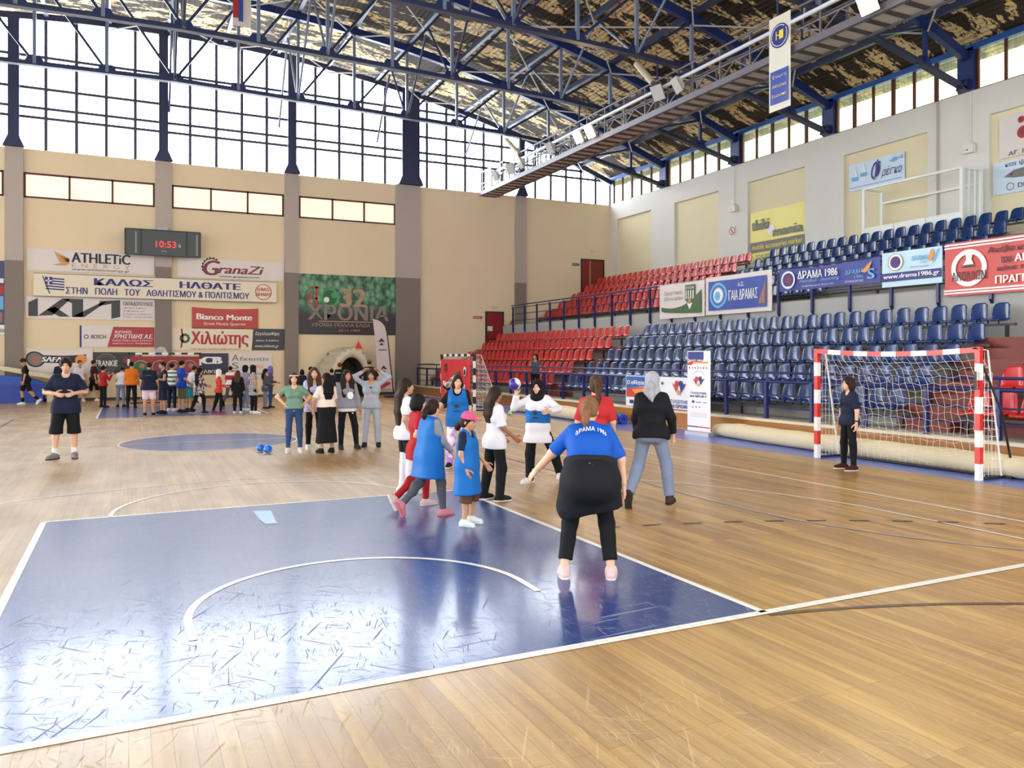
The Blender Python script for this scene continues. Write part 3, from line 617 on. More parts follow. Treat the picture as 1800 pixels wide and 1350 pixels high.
# ----- the sponsors' banners on the gable wall
G1 = 'sponsor banners on the gable wall'
p = far_panel('sponsor_banner', (47, 435.7), (271, 484), V_WHITE, 'white banner with gold wing mark and dark lettering, highest under the gable windows', group=G1, wave=.012)
p.text('ATHLETiC', .34, .44, .80, .90, I_BLACK, .035); p.text('E  N  E  R  G  Y', .34, .22, .80, .40, I_GOLD, .01); p.text('www.athleticenergy.gr', .34, .05, .80, .19, I_BLACK, .01)
for i in range(4): p.poly([(.20 + .01 * i, .92 - .13 * i), (.325, .60 - .04 * i), (.315, .52 - .04 * i), (.215 + .012 * i, .80 - .13 * i)], I_GOLD)
p.poly([(.19, .30), (.27, .40), (.33, .40), (.29, .27)], I_GOLD); p.done({'gold_ink': 'wing_logo'})
p = far_panel('welcome_board', (59, 480.5), (485.5, 531.7), V_CREAM, 'long cream board of large blue Greek capitals with a small striped flag', 'sign', G1, Y=33.33, thick=.06)
p.text('ΚΑΛΩΣ', .23, .56, .46, .88, I_BLUE, .045); p.text('ΗΛΘΑΤΕ', .575, .56, .835, .88, I_BLUE, .045); p.text('ΣΤΗΝ   ΠΟΛΗ   ΤΟΥ   ΑΘΛΗΤΙΣΜΟΥ & ΠΟΛΙΤΙΣΜΟΥ', .12, .12, .875, .43, I_BLUE, .03)
for i in range(5): p.poly([(.045 + .004 * i * 0, .84 - .12 * i), (.115, .80 - .12 * i), (.115, .74 - .12 * i), (.045, .78 - .12 * i)], I_BLUE)
p.rect(.042, .52, .07, .86, I_BLUE, 3); p.rect(.053, .54, .058, .84, I_WHITE, 4); p.rect(.044, .66, .068, .72, I_WHITE, 4); p.poly([(.032, .90), (.036, .90), (.062, .10), (.058, .10)], I_DGREY)
p.disc(.94, .5, .36, I_RED, 1, .33); p.text('ΔΗΜΟΣ', .91, .55, .97, .72, I_RED, .02); p.text('ΔΡΑΜΑΣ', .905, .30, .975, .47, I_RED, .02)
for a in ((0, -.03, 1, .0), (0, 1.0, 1, 1.03)): p.rect(*a, I_GREY)
p.done({'grey_ink': 'edge_strip'})
p = far_panel('sponsor_banner', (45, 520), (272, 563.5), V_WHITE, 'white banner with a huge slanted charcoal logo and small dealer text', group=G1, wave=.008)
D = I_DGREY
for P_ in ([(.02, .10), (.02, .72), (.09, .92), (.09, .10)], [(.09, .12), (.20, .16), (.335, .92), (.27, .92)], [(.155, .40), (.215, .55), (.33, .10), (.25, .10)], [(.27, .92), (.43, .92), (.43, .10), (.345, .10), (.345, .72)], [(.345, .10), (.44, .10), (.62, .86), (.56, .76)], [(.55, .62), (.56, .86), (.72, .92), (.72, .14), (.65, .04), (.65, .74)]): p.poly(P_, D)
p.text('ΠΑΠΑΔΟΠΟΥΛΟΣ', .745, .68, .985, .86, I_BLACK, .02)
for i, s_ in enumerate(('Επίσημος Έμπορος', '& Επισκευαστής', 'Ν. Δράμας, Ν. Καβάλας', 'Τηλ.: 25212430')): p.text(s_, .745, .52 - .14 * i, (.93, .92, .975, .98)[i], .61 - .14 * i, I_GREY, .01)
p.done({'charcoal_ink': 'logo'})
p = far_panel('sponsor_banner', (140, 572), (272, 611), V_WHITE, 'half white half red banner below the charcoal logo one', group=G1, wave=.006)
p.poly([(.36, .02), (.44, .96), (.995, .96), (.995, .02)], V_RED); p.rect(.0, 0, .025, 1, I_BLUE); p.text('BOSCH', .15, .40, .34, .58, I_DGREY, .02); p.disc(.085, .49, .09, I_DGREY, 1, .06); p.text('euronics', .46, .66, .68, .83, I_WHITE, .01); p.text('ΧΡΗΣΤΙΔΗΣ Α.Ε.', .44, .42, .97, .62, I_WHITE, .03, .25); p.text('ΗΛΕΚΤΡΙΚΑ ΕΙΔΗ ΣΠΙΤΙΟΥ', .43, .28, .97, .36, I_WHITE, .01); p.text('Δράμα και Καβάλα', .43, .14, .95, .23, I_WHITE, .01)
p.done({'red_vinyl': 'red_field', 'navy_ink': 'edge_strip'})
p = far_panel('sponsor_banner', (46, 611), (163, 656), V_WHITE, 'sagging white banner with round badge and black bar, low behind the walking man in black', group=G1, wave=.01, sag=.12)
p.disc(.135, .58, .34, I_BLACK); p.disc(.135, .58, .28, I_GREY, 2); p.disc(.135, .54, .17, I_SKIN, 3); p.rect(.22, .46, .90, .78, I_BLACK); p.text('SΛFΛR', .235, .51, .60, .72, I_WHITE, .05, .2, 3); p.disc(.82, .58, .22, I_ORANGE, 2); p.done({'grey_ink': 'badge', 'tan_ink': 'badge', 'orange_ink': 'badge'})
p = far_panel('sponsor_banner', (163.5, 619), (249, 657), VIN('dark_vinyl', (52, 44, 44)), 'dark banner with a grey round stamp, beside the red-draped goal', group=G1)
p.disc(.27, .5, .40, I_GREY, 1, .37); p.disc(.27, .5, .30, I_GREY, 1, .285); p.text('FRANKIE', .06, .36, .50, .62, I_WHITE, .02, 0, 3); p.text('CAFE', .20, .18, .34, .28, I_GREY, .01, 0, 3)
for x, y, r, c in ((.72, .6, .2, I_MAROON), (.85, .4, .22, I_DGREY), (.63, .3, .16, I_DGREY), (.9, .75, .13, I_SKIN)): p.disc(x, y, r, c)
p.done({'maroon_ink': 'picture', 'charcoal_ink': 'picture', 'tan_ink': 'picture'})
p = far_panel('sponsor_banner', (353, 621), (401, 658), VIN('dark_purple_vinyl', (46, 38, 76)), 'dark purple banner with fat white capitals, between red goal and white poster', group=G1)
p.text('CB', .06, .50, .74, .84, I_WHITE, .09); p.rect(0, 0, 1, .26, I_BLACK); p.text('ΛΙΚΟ', .1, .05, .62, .22, I_WHITE, .02, 0, 3); p.done({'black_ink': 'dark_strip'})
p = far_panel('sponsor_banner', (403, 621), (478, 664), V_WHITE, 'white poster with thin outlined capitals stacked beside a faint name', group=G1)
for i, ch in enumerate('ASD'): p.text(ch, .06, .70 - .32 * i, .22, .95 - .32 * i, I_GREY, .0)
p.text('fxentis', .24, .70, .92, .86, I_GREY, -.008); p.text('STORE', .3, .40, .8, .52, I_ORANGE, 0); p.text('DESIGN', .3, .12, .8, .22, I_GREY, 0); p.done()
p = far_panel('sponsor_banner', (312, 452.3), (499, 494.5), V_WHITE, 'white banner with maroon script name and cog wheel arc, below the scoreboard', group=G1, wave=.01)
p.text('G', .235, .16, .38, .93, I_MAROON, .03, .2); p.text('ranaZi', .37, .28, .80, .72, I_MAROON, .03, .3); p.text('www.granazi.com', .38, .06, .76, .18, I_BLACK, .015)
for i in range(8):
    a = math.radians(60 + 20 * i); c_ = (.31 + .40 * math.cos(a) / p.w, .58 + .40 * math.sin(a) / p.h); p.disc(c_[0], c_[1], .05, I_BLACK, 1, 0, 4)
p.disc(.31, .58, .39, I_BLACK, 1, .36, 24, 55, 205); p.done({'black_ink': 'lettering'})
p = far_panel('sponsor_banner', (337.4, 539.5), (454, 579), V_BRICK, 'brick red banner with white Latin lettering above the green-cog banner', group=G1, wave=.01, sag=.06)
p.text('Bianco Monte', .07, .44, .90, .72, I_WHITE, .04); p.text('Greek Marble Quarries', .17, .16, .80, .32, I_WHITE, .0); p.done()
p = far_panel('sponsor_banner', (302, 575.5), (499, 615.8), V_CREAM, 'cream and grey banner with big red Greek name and green cog', group=G1, wave=.008)
p.text('Χιλιώτης', .165, .10, .67, .86, I_RED, .04, .05); p.rect(.70, 0, 1, 1, I_DGREY, 1, .015); p.text('Εργαλειοθήκη', .735, .66, .955, .86, I_WHITE, .0, .2); p.text('Δράμα, Ν. Καβάλα', .74, .40, .95, .50, I_WHITE, 0); p.text('www.chiliotis.gr', .73, .10, .95, .26, I_WHITE, .01, .1); p.text('ΓΕΩΡΓΙΚΑ ΚΑΙ ΒΙΟΜΗΧΑΝΙΚΑ ΕΡΓΑΛΕΙΑ', .15, .02, .60, .08, I_RED, 0)
p.disc(.11, .52, .22, I_GREEN, 1, .11, 9); p.poly([(.07, .10), (.085, .5), (.075, .95), (.09, .95), (.102, .5), (.085, .10)], I_RED); p.done({'charcoal_ink': 'grey_field', 'green_ink': 'cog_logo'})
# the big green anniversary poster
def crowd_mat():
    m = bpy.data.materials.new('green_crowd_print'); m.use_nodes = True; t = m.node_tree; b = t.nodes['Principled BSDF']; L = t.links.new; b.inputs['Roughness'].default_value = .4
    tc = N(t, 'ShaderNodeTexCoord'); mp = N(t, 'ShaderNodeMapping'); mp.inputs['Scale'].default_value = (2.4, 1, 1.7); L(tc.outputs['Object'], mp.inputs[0]); v = N(t, 'ShaderNodeTexVoronoi'); v.inputs['Scale'].default_value = 1.6; L(mp.outputs[0], v.inputs[0])
    n = N(t, 'ShaderNodeTexNoise'); n.inputs['Scale'].default_value = 3; n.inputs['Detail'].default_value = 6; L(mp.outputs[0], n.inputs[0]); a = N(t, 'ShaderNodeMath', op='MULTIPLY'); L(v.outputs[0], a.inputs[0]); L(n.outputs[0], a.inputs[1])
    r = N(t, 'ShaderNodeValToRGB'); r.color_ramp.elements[0].position = .05; r.color_ramp.elements[0].color = lin(122, 176, 132); r.color_ramp.elements[1].position = .38; r.color_ramp.elements[1].color = lin(26, 74, 50); L(a.outputs[0], r.inputs[0])
    s = N(t, 'ShaderNodeSeparateXYZ'); L(tc.outputs['Object'], s.inputs[0]); g = N(t, 'ShaderNodeMapRange'); g.inputs['From Min'].default_value = .9; g.inputs['From Max'].default_value = 1.5; L(s.outputs[2], g.inputs[0])
    q = N(t, 'ShaderNodeMix', data_type='RGBA'); L(g.outputs[0], q.inputs[0]); q.inputs[6].default_value = lin(42, 30, 36); L(r.outputs[0], q.inputs[7]); L(q.outputs[2], b.inputs['Base Color']); return m
p = far_panel('anniversary_poster', (524, 480.5), (695, 589.5), crowd_mat(), 'large green crowd poster with metallic capitals and a golden number', 'poster', thick=.03)
I_METAL = mat('brushed_metal_ink', (134, 118, 108), .4, var=.3, vs=5); I_BRONZE = mat('bronze_ink', (176, 140, 104), .4, var=.3, vs=4)
p.text('ΧΡΟΝΙΑ', .10, .24, .92, .50, I_METAL, .03); p.text('32', .425, .47, .68, .78, I_BRONZE, .04, 0, 3); p.disc(.315, .62, .42, I_LIME, 1, .36); p.disc(.315, .62, .34, I_GREEN, 1); p.disc(.28, .58, .13, I_WHITE, 2); p.disc(.36, .66, .15, I_LIME, 2)
p.disc(.145, .60, .30, I_RED, 1, .24, 24, 90, 300); p.rect(.17, .42, .19, .80, I_RED); p.rect(.105, .58, .19, .61, I_RED); p.rect(.12, .76, .205, .79, I_RED); p.text('ΧΡΟΝΙΑ ΠΟΛΛΑ ΕΛΩΑ', .13, .13, .73, .195, I_BRONZE, .01); p.text('30.11.1989', .40, .05, .62, .09, I_BRONZE, 0)
p.rect(.2, .215, .75, .222, mat('pale_gold_ink', (244, 214, 150), .5)); p.done({'bright_green_ink': 'crest', 'green_ink': 'crest', 'white_ink': 'crest', 'red_ink': 'anchor_logo'})
p = far_panel('framed_poster', (-30, 457), (8, 588), VIN('photo_print', (62, 70, 110)), 'tall photo poster cut off at the edge of the view, by the grey pilaster', 'poster')
for x0, y0, x1, y1, c in ((.0, .0, 1, .13, I_WHITE), (.1, .16, .9, .3, I_SKIN), (.2, .34, .95, .52, I_LBLUE), (.3, .55, .98, .66, I_RED), (.5, .7, .96, .76, I_WHITE)): p.rect(x0, y0, x1, y1, c)
p.text('ίο', .80, .03, .98, .09, I_BLACK, .02, .2, 3); p.done({'white_ink': 'white_field'})
# scoreboard
a, b_ = onY(220, 401, 32.9), onY(352, 453, 32.9)
sb = empty('scoreboard', (a[0], 32.9, b_[2]), 0, 'dark grey electronic scoreboard with glowing red digits on the pilaster', 'scoreboard'); SBM = mat('scoreboard_grey', (72, 76, 76), .45); SBE = mat('scoreboard_edge', (24, 24, 26), .4); w_, h_ = b_[0] - a[0], a[2] - b_[2]
MB().b2((0, 0, 0), (w_, .22, h_)).build('case', SBM, sb); m = MB()
for x in (0, w_ * .205, w_ * .815, w_): m.b2((x - .025, -.02, 0), (x + .025, .02, h_))
for z_ in (0, h_): m.b2((0, -.02, z_ - .02), (w_, .02, z_ + .02))
m.build('trim_frame', SBE, sb)
LED = mat('red_led', (255, 40, 56), .4, emit=2.2)
def flat(s_, x0, z0, x1, z1, m_, name, parent, y=-.012, bold=.02):
    V, F = txt_mesh(s_, x1 - x0, z1 - z0, bold); MB().add([(x0 + v[0], y, z0 + v[1]) for v in V], F).build(name, m_, parent)
flat('10:53', w_ * .40, h_ * .33, w_ * .67, h_ * .58, LED, 'clock_digits', sb); SBW = mat('scoreboard_print', (206, 206, 200), .5); flat('8', w_ * .70, h_ * .36, w_ * .735, h_ * .48, SBW, 'period_digit', sb); flat('SCORE', w_ * .47, h_ * .16, w_ * .54, h_ * .20, SBW, 'printed_name', sb)
for x in (.13, .945):
    m = MB()
    for j in range(14): m.b2((w_ * x, -.012, h_ * (.08 + .06 * j)), (w_ * (x + .018), -.004, h_ * (.11 + .06 * j)))
    m.build('player_column_marks', SBW, sb)
MB().b2((w_ * .42, .22, h_ * .2), (w_ * .56, .5, h_ * 1.15)).build('wall_bracket', mat('white_bracket', (196, 190, 184), .5), sb)
# ---------------------------------------------------------------- banners on the side wall and on the railings
def side_panel(name, X, y0, y1, z0, z1, m, label, cat='banner', group=None, **kw):
    """faces the court; runs from y0 (farther, read first) to y1"""
    return Panel(name, (X, y0, z0), (0, -1, 0), (0, 0, 1), y0 - y1, z1 - z0, m, label, cat, group, **kw)
GW = 'banners in the wall panels above the stands'; XP = XR + .09
V_YEL = VIN('yellow_vinyl', (244, 232, 130)); V_SKY = VIN('pale_sky_vinyl', (206, 224, 240))
a, b_ = onX(1320, 368, XP), onX(1415, 432, XP)
p = side_panel('sponsor_banner', XP, a[1], b_[1], 5.95, 8.05, V_YEL, 'yellow banner with grey lettering in a wall panel above the seats', group=GW, wave=.015)
p.text('thiki', .04, .62, .36, .84, I_GREY, .05); p.text('mania', .44, .44, .97, .62, I_GREY, .05); p.disc(.40, .58, .22, I_WHITE, 1); p.rect(0, .17, 1, .38, I_GREY, 1); p.text('mobile accessories market', .05, .23, .97, .33, I_YEL, .02, 0, 3); p.text('τ. 25210 30252', .04, .03, .44, .12, I_DGREY, 0); p.text('ΛΑΜΠΡΙΑΝΙΔΗ 4', .52, .03, .95, .12, I_DGREY, 0)
p.done({'grey_ink': 'lettering', 'white_ink': 'emblem'})
a, b_ = onX(1493, 295, XP), onX(1591, 270, XP)
p = side_panel('sponsor_banner', XP, a[1], b_[1], 8.0, 9.0, V_SKY, 'pale blue banner with flowing script and little boats, above the white booth', group=GW, wave=.01)
p.text('ρέσκο', .60, .22, .96, .62, I_BLUE, .01, .3); p.text('Φ', .42, .2, .60, .95, I_BLUE, .0, .3)
for x, y in ((.12, .5), (.28, .6)): p.poly([(x - .07, y), (x + .07, y), (x + .05, y - .14), (x - .05, y - .14)], I_LBLUE); p.poly([(x, y + .02), (x + .05, y + .02), (x, y + .34)], I_WHITE)
p.poly([(.74, .76), (.82, .9), (.92, .84), (.97, .92), (.97, .76), (.92, .82), (.82, .72)], I_LBLUE); p.rect(.03, .1, .95, .13, I_LBLUE); p.done({'white_ink': 'boat_picture', 'sky_blue_ink': 'boat_picture'})
a = onX(1757, 215, XP)
p = side_panel('sponsor_banner', XP, a[1], a[1] - 2.1, 7.95, 9.25, V_WHITE, 'white banner with red roses and green leaves, cut off by the edge of the view', group=GW, wave=.01)
for x, y, r in ((.52, .75, .2), (.36, .52, .19), (.33, .82, .1), (.72, .8, .2)): p.disc(x, y, r, I_RED, 2, 0, 14); p.disc(x - .02, y + .02, r * .5, I_MAROON, 3, 0, 10)
for x in (.38, .6): p.poly([(x, .18), (x + .06, .34), (x + .16, .42), (x + .1, .24)], I_GREEN); p.poly([(x + .05, .4), (x + .2, .6), (x + .22, .56), (x + .08, .36)], I_GREEN)
p.text('ΑΓ. ΒΑΡΒΑΡΑ', .14, .03, .85, .13, I_BLACK, .01, .1); p.done({'red_ink': 'rose_picture', 'maroon_ink': 'rose_picture', 'green_ink': 'leaf_picture'})
a = onX(1749, 260, XP)
p = side_panel('sponsor_banner', XP, a[1] + .05, a[1] - 2.15, 6.85, 7.85, V_SKY, 'pale banner with a grey fish, right under the roses', group=GW, wave=.01)
p.text('και ψάρια', .18, .78, .7, .96, I_DGREY, 0, .1); p.poly([(.16, .52), (.3, .68), (.5, .72), (.7, .62), (.84, .7), (.8, .52), (.84, .4), (.68, .5), (.48, .42), (.3, .45)], I_GREY); p.disc(.27, .56, .03, I_BLACK, 3); p.text('DELIVERY', .36, .12, .8, .26, I_BLACK, .01); p.disc(.25, .2, .12, I_GREY, 1, .1); p.done({'grey_ink': 'fish_picture'})
# round no-smoking style sign
a = onX(1287, 406, XR - .02)
p = side_panel('wall_sign', XR - .02, a[1] + .2, a[1] - .2, a[2] - .22, a[2] + .22, I_WHITE, 'small white prohibition sign with a red ring on the grey wall', 'sign'); p.disc(.5, .5, .19, I_RED, 1, .15); p.poly([(.47, .2), (.55, .2), (.55, .8), (.47, .8)], I_BLACK); p.poly([(.24, .66), (.32, .74), (.76, .34), (.68, .26)], I_RED, 3); p.done({'red_ink': 'ring', 'black_ink': 'pictogram'})
WBOX = mat('white_wall_box', (226, 224, 214), .45)
for px, py, lab in ((1288, 367, 'small white junction box on the grey wall between the empty panel and the yellow banner'), (1703, 262, 'small white junction box on the grey wall beside the fish banner')):
    a = onX(px, py, XR - .12); o = empty('junction_box', tuple(a), 0, lab, 'junction box', 'junction boxes on the wall'); MB().box((.02, 0, 0), (.15, .34, .26)).build('box', WBOX, o); MB().box((-.0, 0, .16), (.14, .22, .07)).build('box_lid', WBOX, o); MB().tube([(.08, 0, .16), (.08, 0, 10.3 - a[2])], .022, 6).build('conduit', WBOX, o); MB().sphere((-.065, .02, -.03), .02, 8, 6).build('indicator', I_BLACK, o)
MB().tube([(XR - .06, onX(1650, 250, XR)[1], 5.4), (XR - .06, onX(1650, 250, XR)[1], 10.3)], .035, 6).build('wall_conduit', GREYP)['kind'] = 'structure'
# glazed booth behind the top row
VB = mat('white_booth_frame', (236, 236, 230), .4); X0 = 21.72
ya, yb = onX(1519, 400, X0)[1], onX(1691, 350, X0)[1]; zb0 = UP[4] + .004
bo = empty('commentary_booth', (X0, yb, zb0), 0, 'white framed commentary booth standing behind the top row of blue seats', 'booth'); P = lambda x, y, z_: (x - X0, y - yb, z_ - zb0)
X1 = XR - .08; H = onX(1519, 333, X0)[2]
for n, (x, y) in enumerate(((X0, ya), (X0, yb), (X1, ya), (X1, yb))): MB().b2(P(x - .05, y - .05, zb0), P(x + .05, y + .05, H)).build('corner_post', VB, bo)
for z_ in (H, H - .42): MB().bar(P(X0 if z_ == H else X1, ya, z_), P(X0 if z_ == H else X1, yb, z_), .07, .07).build('top_rail', VB, bo)
for y in (ya, yb): MB().bar(P(X0, y, H), P(X1, y, H), .06, .06).build('top_rail', VB, bo)
MB().b2(P(X0 - .02, yb, zb0), P(X0 + .02, ya, zb0 + 1.02)).build('front_panel', VB, bo)
for y in (ya + (yb - ya) * .33, ya + (yb - ya) * .66): MB().b2(P(X0 - .03, y - .008, zb0), P(X0 - .021, y + .008, zb0 + 1.02)).build('panel_joint', GREYP, bo)
for x in (X0 + .33, X0 + .62): MB().b2(P(x - .03, yb - .02, zb0), P(x + .03, yb + .02, H)).build('door_stile', VB, bo)
MB().b2(P(X0 + .06, yb - .006, zb0 + .2), P(X1 - .06, yb + .006, H - .06)).build('glass_pane', glass('clear_booth_glass', (.93, .96, .95), .97), bo)

GR = 'banners hung along the upper railing'; XB = 15.93
V_GRN = INK('olive_green_ink', (72, 102, 62)); V_BL = VIN('blue_vinyl', (52, 76, 168)); V_NAVY = VIN('indigo_vinyl', (48, 58, 146)); V_SALMON = VIN('salmon_red_vinyl', (206, 74, 68)); V_LB = VIN('ice_blue_vinyl', (196, 224, 238))
p = side_panel('club_banner', XB, 19.63, 17.08, 3.2, 4.42, V_WHITE, 'white banner with a green wave and a striped club crest on the upper railing', group=GR, wave=.02)
P_ = [(.06, .34)] + [(.06 + .88 * i / 12, .34 - .10 * math.sin(PI * i / 12) + .42 * (i / 12) ** 2.2) for i in range(13)] + [(.94, .10)] + [(.94 - .88 * i / 12, .10 + .12 * (i / 12) ** 2) for i in range(13)]
nn = 13; up_ = [(.06 + .88 * i / 12, .34 - .10 * math.sin(PI * i / 12) + .42 * (i / 12) ** 2.2) for i in range(13)]; dn = [(.06 + .88 * i / 12, .22 - .12 * (i / 12) ** .5) for i in range(13)]; p.put(up_ + dn, [(i, nn + i, nn + i + 1, i + 1) for i in range(12)], V_GRN, 1)
p.text('Γυμναστικός', .12, .66, .52, .80, I_GREY, -.01, .3); p.text('Σύλλογος Δράμας', .12, .50, .54, .63, I_GREY, -.01, .3)
p.poly([(.58, .92), (.80, .92), (.80, .5), (.69, .34), (.58, .5)], V_GRN, 2)
for i in range(4): p.rect(.60 + .05 * i, .52, .622 + .05 * i, .76, I_WHITE, 3)
p.poly([(.69, .22), (.75, .40), (.63, .40)], I_WHITE, 3); p.disc(.69, .46, .1, I_BRONZE, 4); p.text('ΕΛΩΑ', .6, .80, .78, .88, I_WHITE, .01, 0, 4); p.done({'olive_green_ink': 'wave_emblem', 'white_ink': 'crest', 'bronze_ink': 'crest'})
p = side_panel('club_banner', XB, 17.05, 14.0, 3.22, 4.47, V_WHITE, 'white-bordered blue banner with a round pale crest and tall white Greek name', group=GR, wave=.02)
p.rect(.06, .11, .94, .88, V_BL, 1); p.text('ΓΑΙΑ ΔΡΑΜΑΣ', .38, .34, .82, .60, I_WHITE, .03, 0, 3); p.text('Α.Σ.', .52, .68, .62, .78, I_WHITE, .02, 0, 3); p.disc(.22, .5, .42, I_LBLUE, 2, .33); p.disc(.22, .5, .28, I_LBLUE, 2, .25); p.disc(.22, .5, .24, I_WHITE, 2); p.disc(.21, .48, .15, I_LBLUE, 3); p.poly([(.83, .2), (.92, .2), (.93, .8), (.88, .5)], I_SKIN, 3); p.done({'blue_vinyl': 'blue_field', 'sky_blue_ink': 'crest', 'tan_ink': 'figure_picture'})
p = side_panel('club_banner', XB, 13.68, 10.15, 3.76, 4.42, V_NAVY, 'indigo banner with white name, year and cursive line below it', group=GR, wave=.025, sag=.05)
p.text('ΔΡΑΜΑ 1986', .22, .50, .62, .86, I_WHITE, .03); p.text('Handball - Swimming', .24, .27, .64, .47, I_LBLUE, -.005, .3); p.text('της παιδείας και της άθλησης όλοι', .26, .10, .58, .19, I_WHITE, 0); p.disc(.11, .5, .27, I_WHITE, 1); p.disc(.11, .5, .21, I_BLUE, 2); p.disc(.11, .5, .12, I_MAROON, 3); p.text('ΔΡΑΜΑ', .70, .44, .86, .64, I_LBLUE, .02, .1); p.text('1986', .78, .26, .86, .38, I_LBLUE, .01); p.poly([(.84, .5), (.90, .76), (.94, .9), (.92, .62), (.88, .44)], I_ORANGE, 3); p.text('S', .90, .16, .96, .58, I_LBLUE, .03, 0, 3); p.text('ΣΥΛΛΟΓΟΣ', .70, .10, .86, .18, I_WHITE, 0); p.done({'navy_ink': 'crest', 'maroon_ink': 'crest', 'orange_ink': 'swimmer_logo'})
p = side_panel('club_banner', XB, 10.08, 8.40, 3.60, 4.48, V_LB, 'ice blue banner with a round badge over a dark web address strip', group=GR, wave=.015)
p.rect(0, .16, 1, .40, I_BLUE, 1); p.text('www.drama1986.gr', .04, .20, .97, .36, I_WHITE, .03, 0, 3); p.disc(.25, .70, .22, I_WHITE, 1); p.disc(.25, .70, .215, I_DGREY, 2, .205); p.disc(.25, .70, .15, I_MAROON, 2); p.disc(.25, .70, .11, I_BLUE, 3); p.text('ΔΡΑΜΑ', .52, .68, .78, .82, I_LBLUE, .03); p.text('1986', .66, .58, .78, .65, I_LBLUE, .01); p.text('ΟΜΙΛΟΣ ΔΡΑΜΑΣ', .50, .48, .80, .53, I_GREY, 0); p.poly([(.78, .66), (.82, .9), (.86, .97), (.88, .8), (.84, .62)], I_ORANGE, 2); p.poly([(.84, .5), (.93, .9), (.97, .96), (.9, .66)], I_LBLUE, 2); p.done({'navy_ink': 'web_strip', 'white_ink': 'lettering', 'orange_ink': 'swimmer_logo', 'maroon_ink': 'badge'})
p = side_panel('club_banner', XB, 8.32, 4.6, 3.25, 4.50, V_SALMON, 'salmon red banner with a big white ring crest and four slogan lines', group=GR, wave=.02)
for y0, y1 in ((.035, .065), (.085, .115), (.885, .915), (.94, .97)): p.rect(.0, y0, 1, y1, I_WHITE, 1)
p.disc(.165, .50, .43, I_WHITE, 1, .32); p.text('ΑΠΟΛΛΩΝ', .055, .27, .275, .44, I_BLACK, .02, 0, 3); p.poly([(.13, .56), (.20, .56), (.185, .66), (.195, .76), (.165, .80), (.145, .74), (.15, .66)], I_WHITE, 3); p.poly([(.105, .52), (.165, .575), (.225, .52)], I_DGREY, 2)
p.text('Ανέβα κι εσύ στο άρμα', .285, .70, .86, .84, I_BLACK, .02, .1); p.text('του', .36, .53, .43, .64, I_BLACK, .02, .1); p.text('ΑΠΟΛΛΩΝΑ', .45, .53, .80, .67, I_WHITE, .04); p.text('κάνε τα όνειρά σου', .34, .37, .84, .49, I_BLACK, .02, .1); p.text('ΠΡΑΓΜΑΤΙΚΟΤΗΤΑ', .33, .17, .90, .31, I_WHITE, .04); p.done({'charcoal_ink': 'crest'})
# the event's printed sheet on the lower railing and its roll-up stand
V_EV = VIN('white_event_vinyl', (238, 236, 240)); I_ROYAL = INK('event_blue_ink', (36, 96, 176)); I_EURED = INK('event_red_ink', (204, 58, 44))
def together(p, x, y, k, kh):
    """paired figures over the event's name; k and kh: sizes as fractions"""
    p.poly([(x - k, y + kh), (x - .2 * k, y + .55 * kh), (x - .35 * k, y - .55 * kh), (x - .55 * k, y)], I_EURED, 3); p.poly([(x + k, y + kh), (x + .2 * k, y + .55 * kh), (x + .35 * k, y - .55 * kh), (x + .55 * k, y)], I_BLUE, 3); p.disc(x - .3 * k, y + .95 * kh, .28 * k * p.w, I_EURED, 3, 0, 12); p.disc(x + .3 * k, y + .95 * kh, .28 * k * p.w, I_BLUE, 3, 0, 12); p.poly([(x - .25 * k, y - .75 * kh), (x + .25 * k, y - .75 * kh), (x, y + .1 * kh)], I_ORANGE, 3)
a, b_ = onX(1101, 690, 11.0), onX(1226, 690, 11.0)
p = side_panel('event_banner', 11.0, a[1], b_[1], .47, 1.30, V_EV, 'white event sheet with blue and red corner shapes tied to the lower railing', wave=.012)
p.poly([(.02, .98), (.48, .98), (.46, .72), (.02, .58)], I_ROYAL); p.poly([(.02, .58), (.44, .68), (.30, .44), (.18, .30), (.02, .30)], I_EURED); p.text('Ο αθλητισμός', .04, .68, .42, .86, I_WHITE, .05, 0, 3); p.poly([(.1, .55), (.42, .64), (.44, .56), (.16, .42)], I_ORANGE, 2); together(p, .78, .62, .09, .2); p.text('TOGETHER', .66, .20, .93, .31, I_BLUE, .02); p.text('IN SPORT', .66, .06, .93, .17, I_BLUE, .04); p.rect(.07, .08, .13, .20, I_BLUE); p.rect(.16, .1, .36, .13, I_GREY); p.disc(.55, .8, .04, I_DGREY); p.rect(.5, 0, 1, .025, I_EURED)
p.done({'event_blue_ink': 'corner_shape', 'event_red_ink': 'corner_shape', 'orange_ink': 'logo', 'charcoal_ink': 'logo'})
a, b_ = fl(1209, 763), fl(1249, 768); ru = onP = None
dv = Vector((b_[0] - a[0], b_[1] - a[1], 0)); w_ = dv.length; t_ = (622 - HY)
hgt = CH - (617 - HY) / FPX * ((a[0] - CX) * FW[0] + (a[1] - CY) * FW[1])
p = Panel('rollup_stand', (a[0], a[1], .10), tuple(dv), (0, 0, 1), w_, hgt - .10, V_EV, 'tall white roll-up stand with an event logo in front of the blue seats', 'display stand', thick=.01)
p.poly([(.03, .99), (.72, .99), (.72, .90), (.6, .86), (.03, .87)], I_BLUE); p.text('Sport can', .06, .865, .64, .90, I_WHITE, .05, 0, 3); p.rect(.25, .845, .92, .866, I_ORANGE, 3); p.poly([(.0, .855), (.3, .87), (.3, .84), (.14, .82), (.0, .825)], I_EURED, 2)
for i in range(7): p.rect(.08 + .125 * i, .775, .12 + .125 * i, .80, (I_DGREY, I_EURED, I_BLUE)[i % 3])
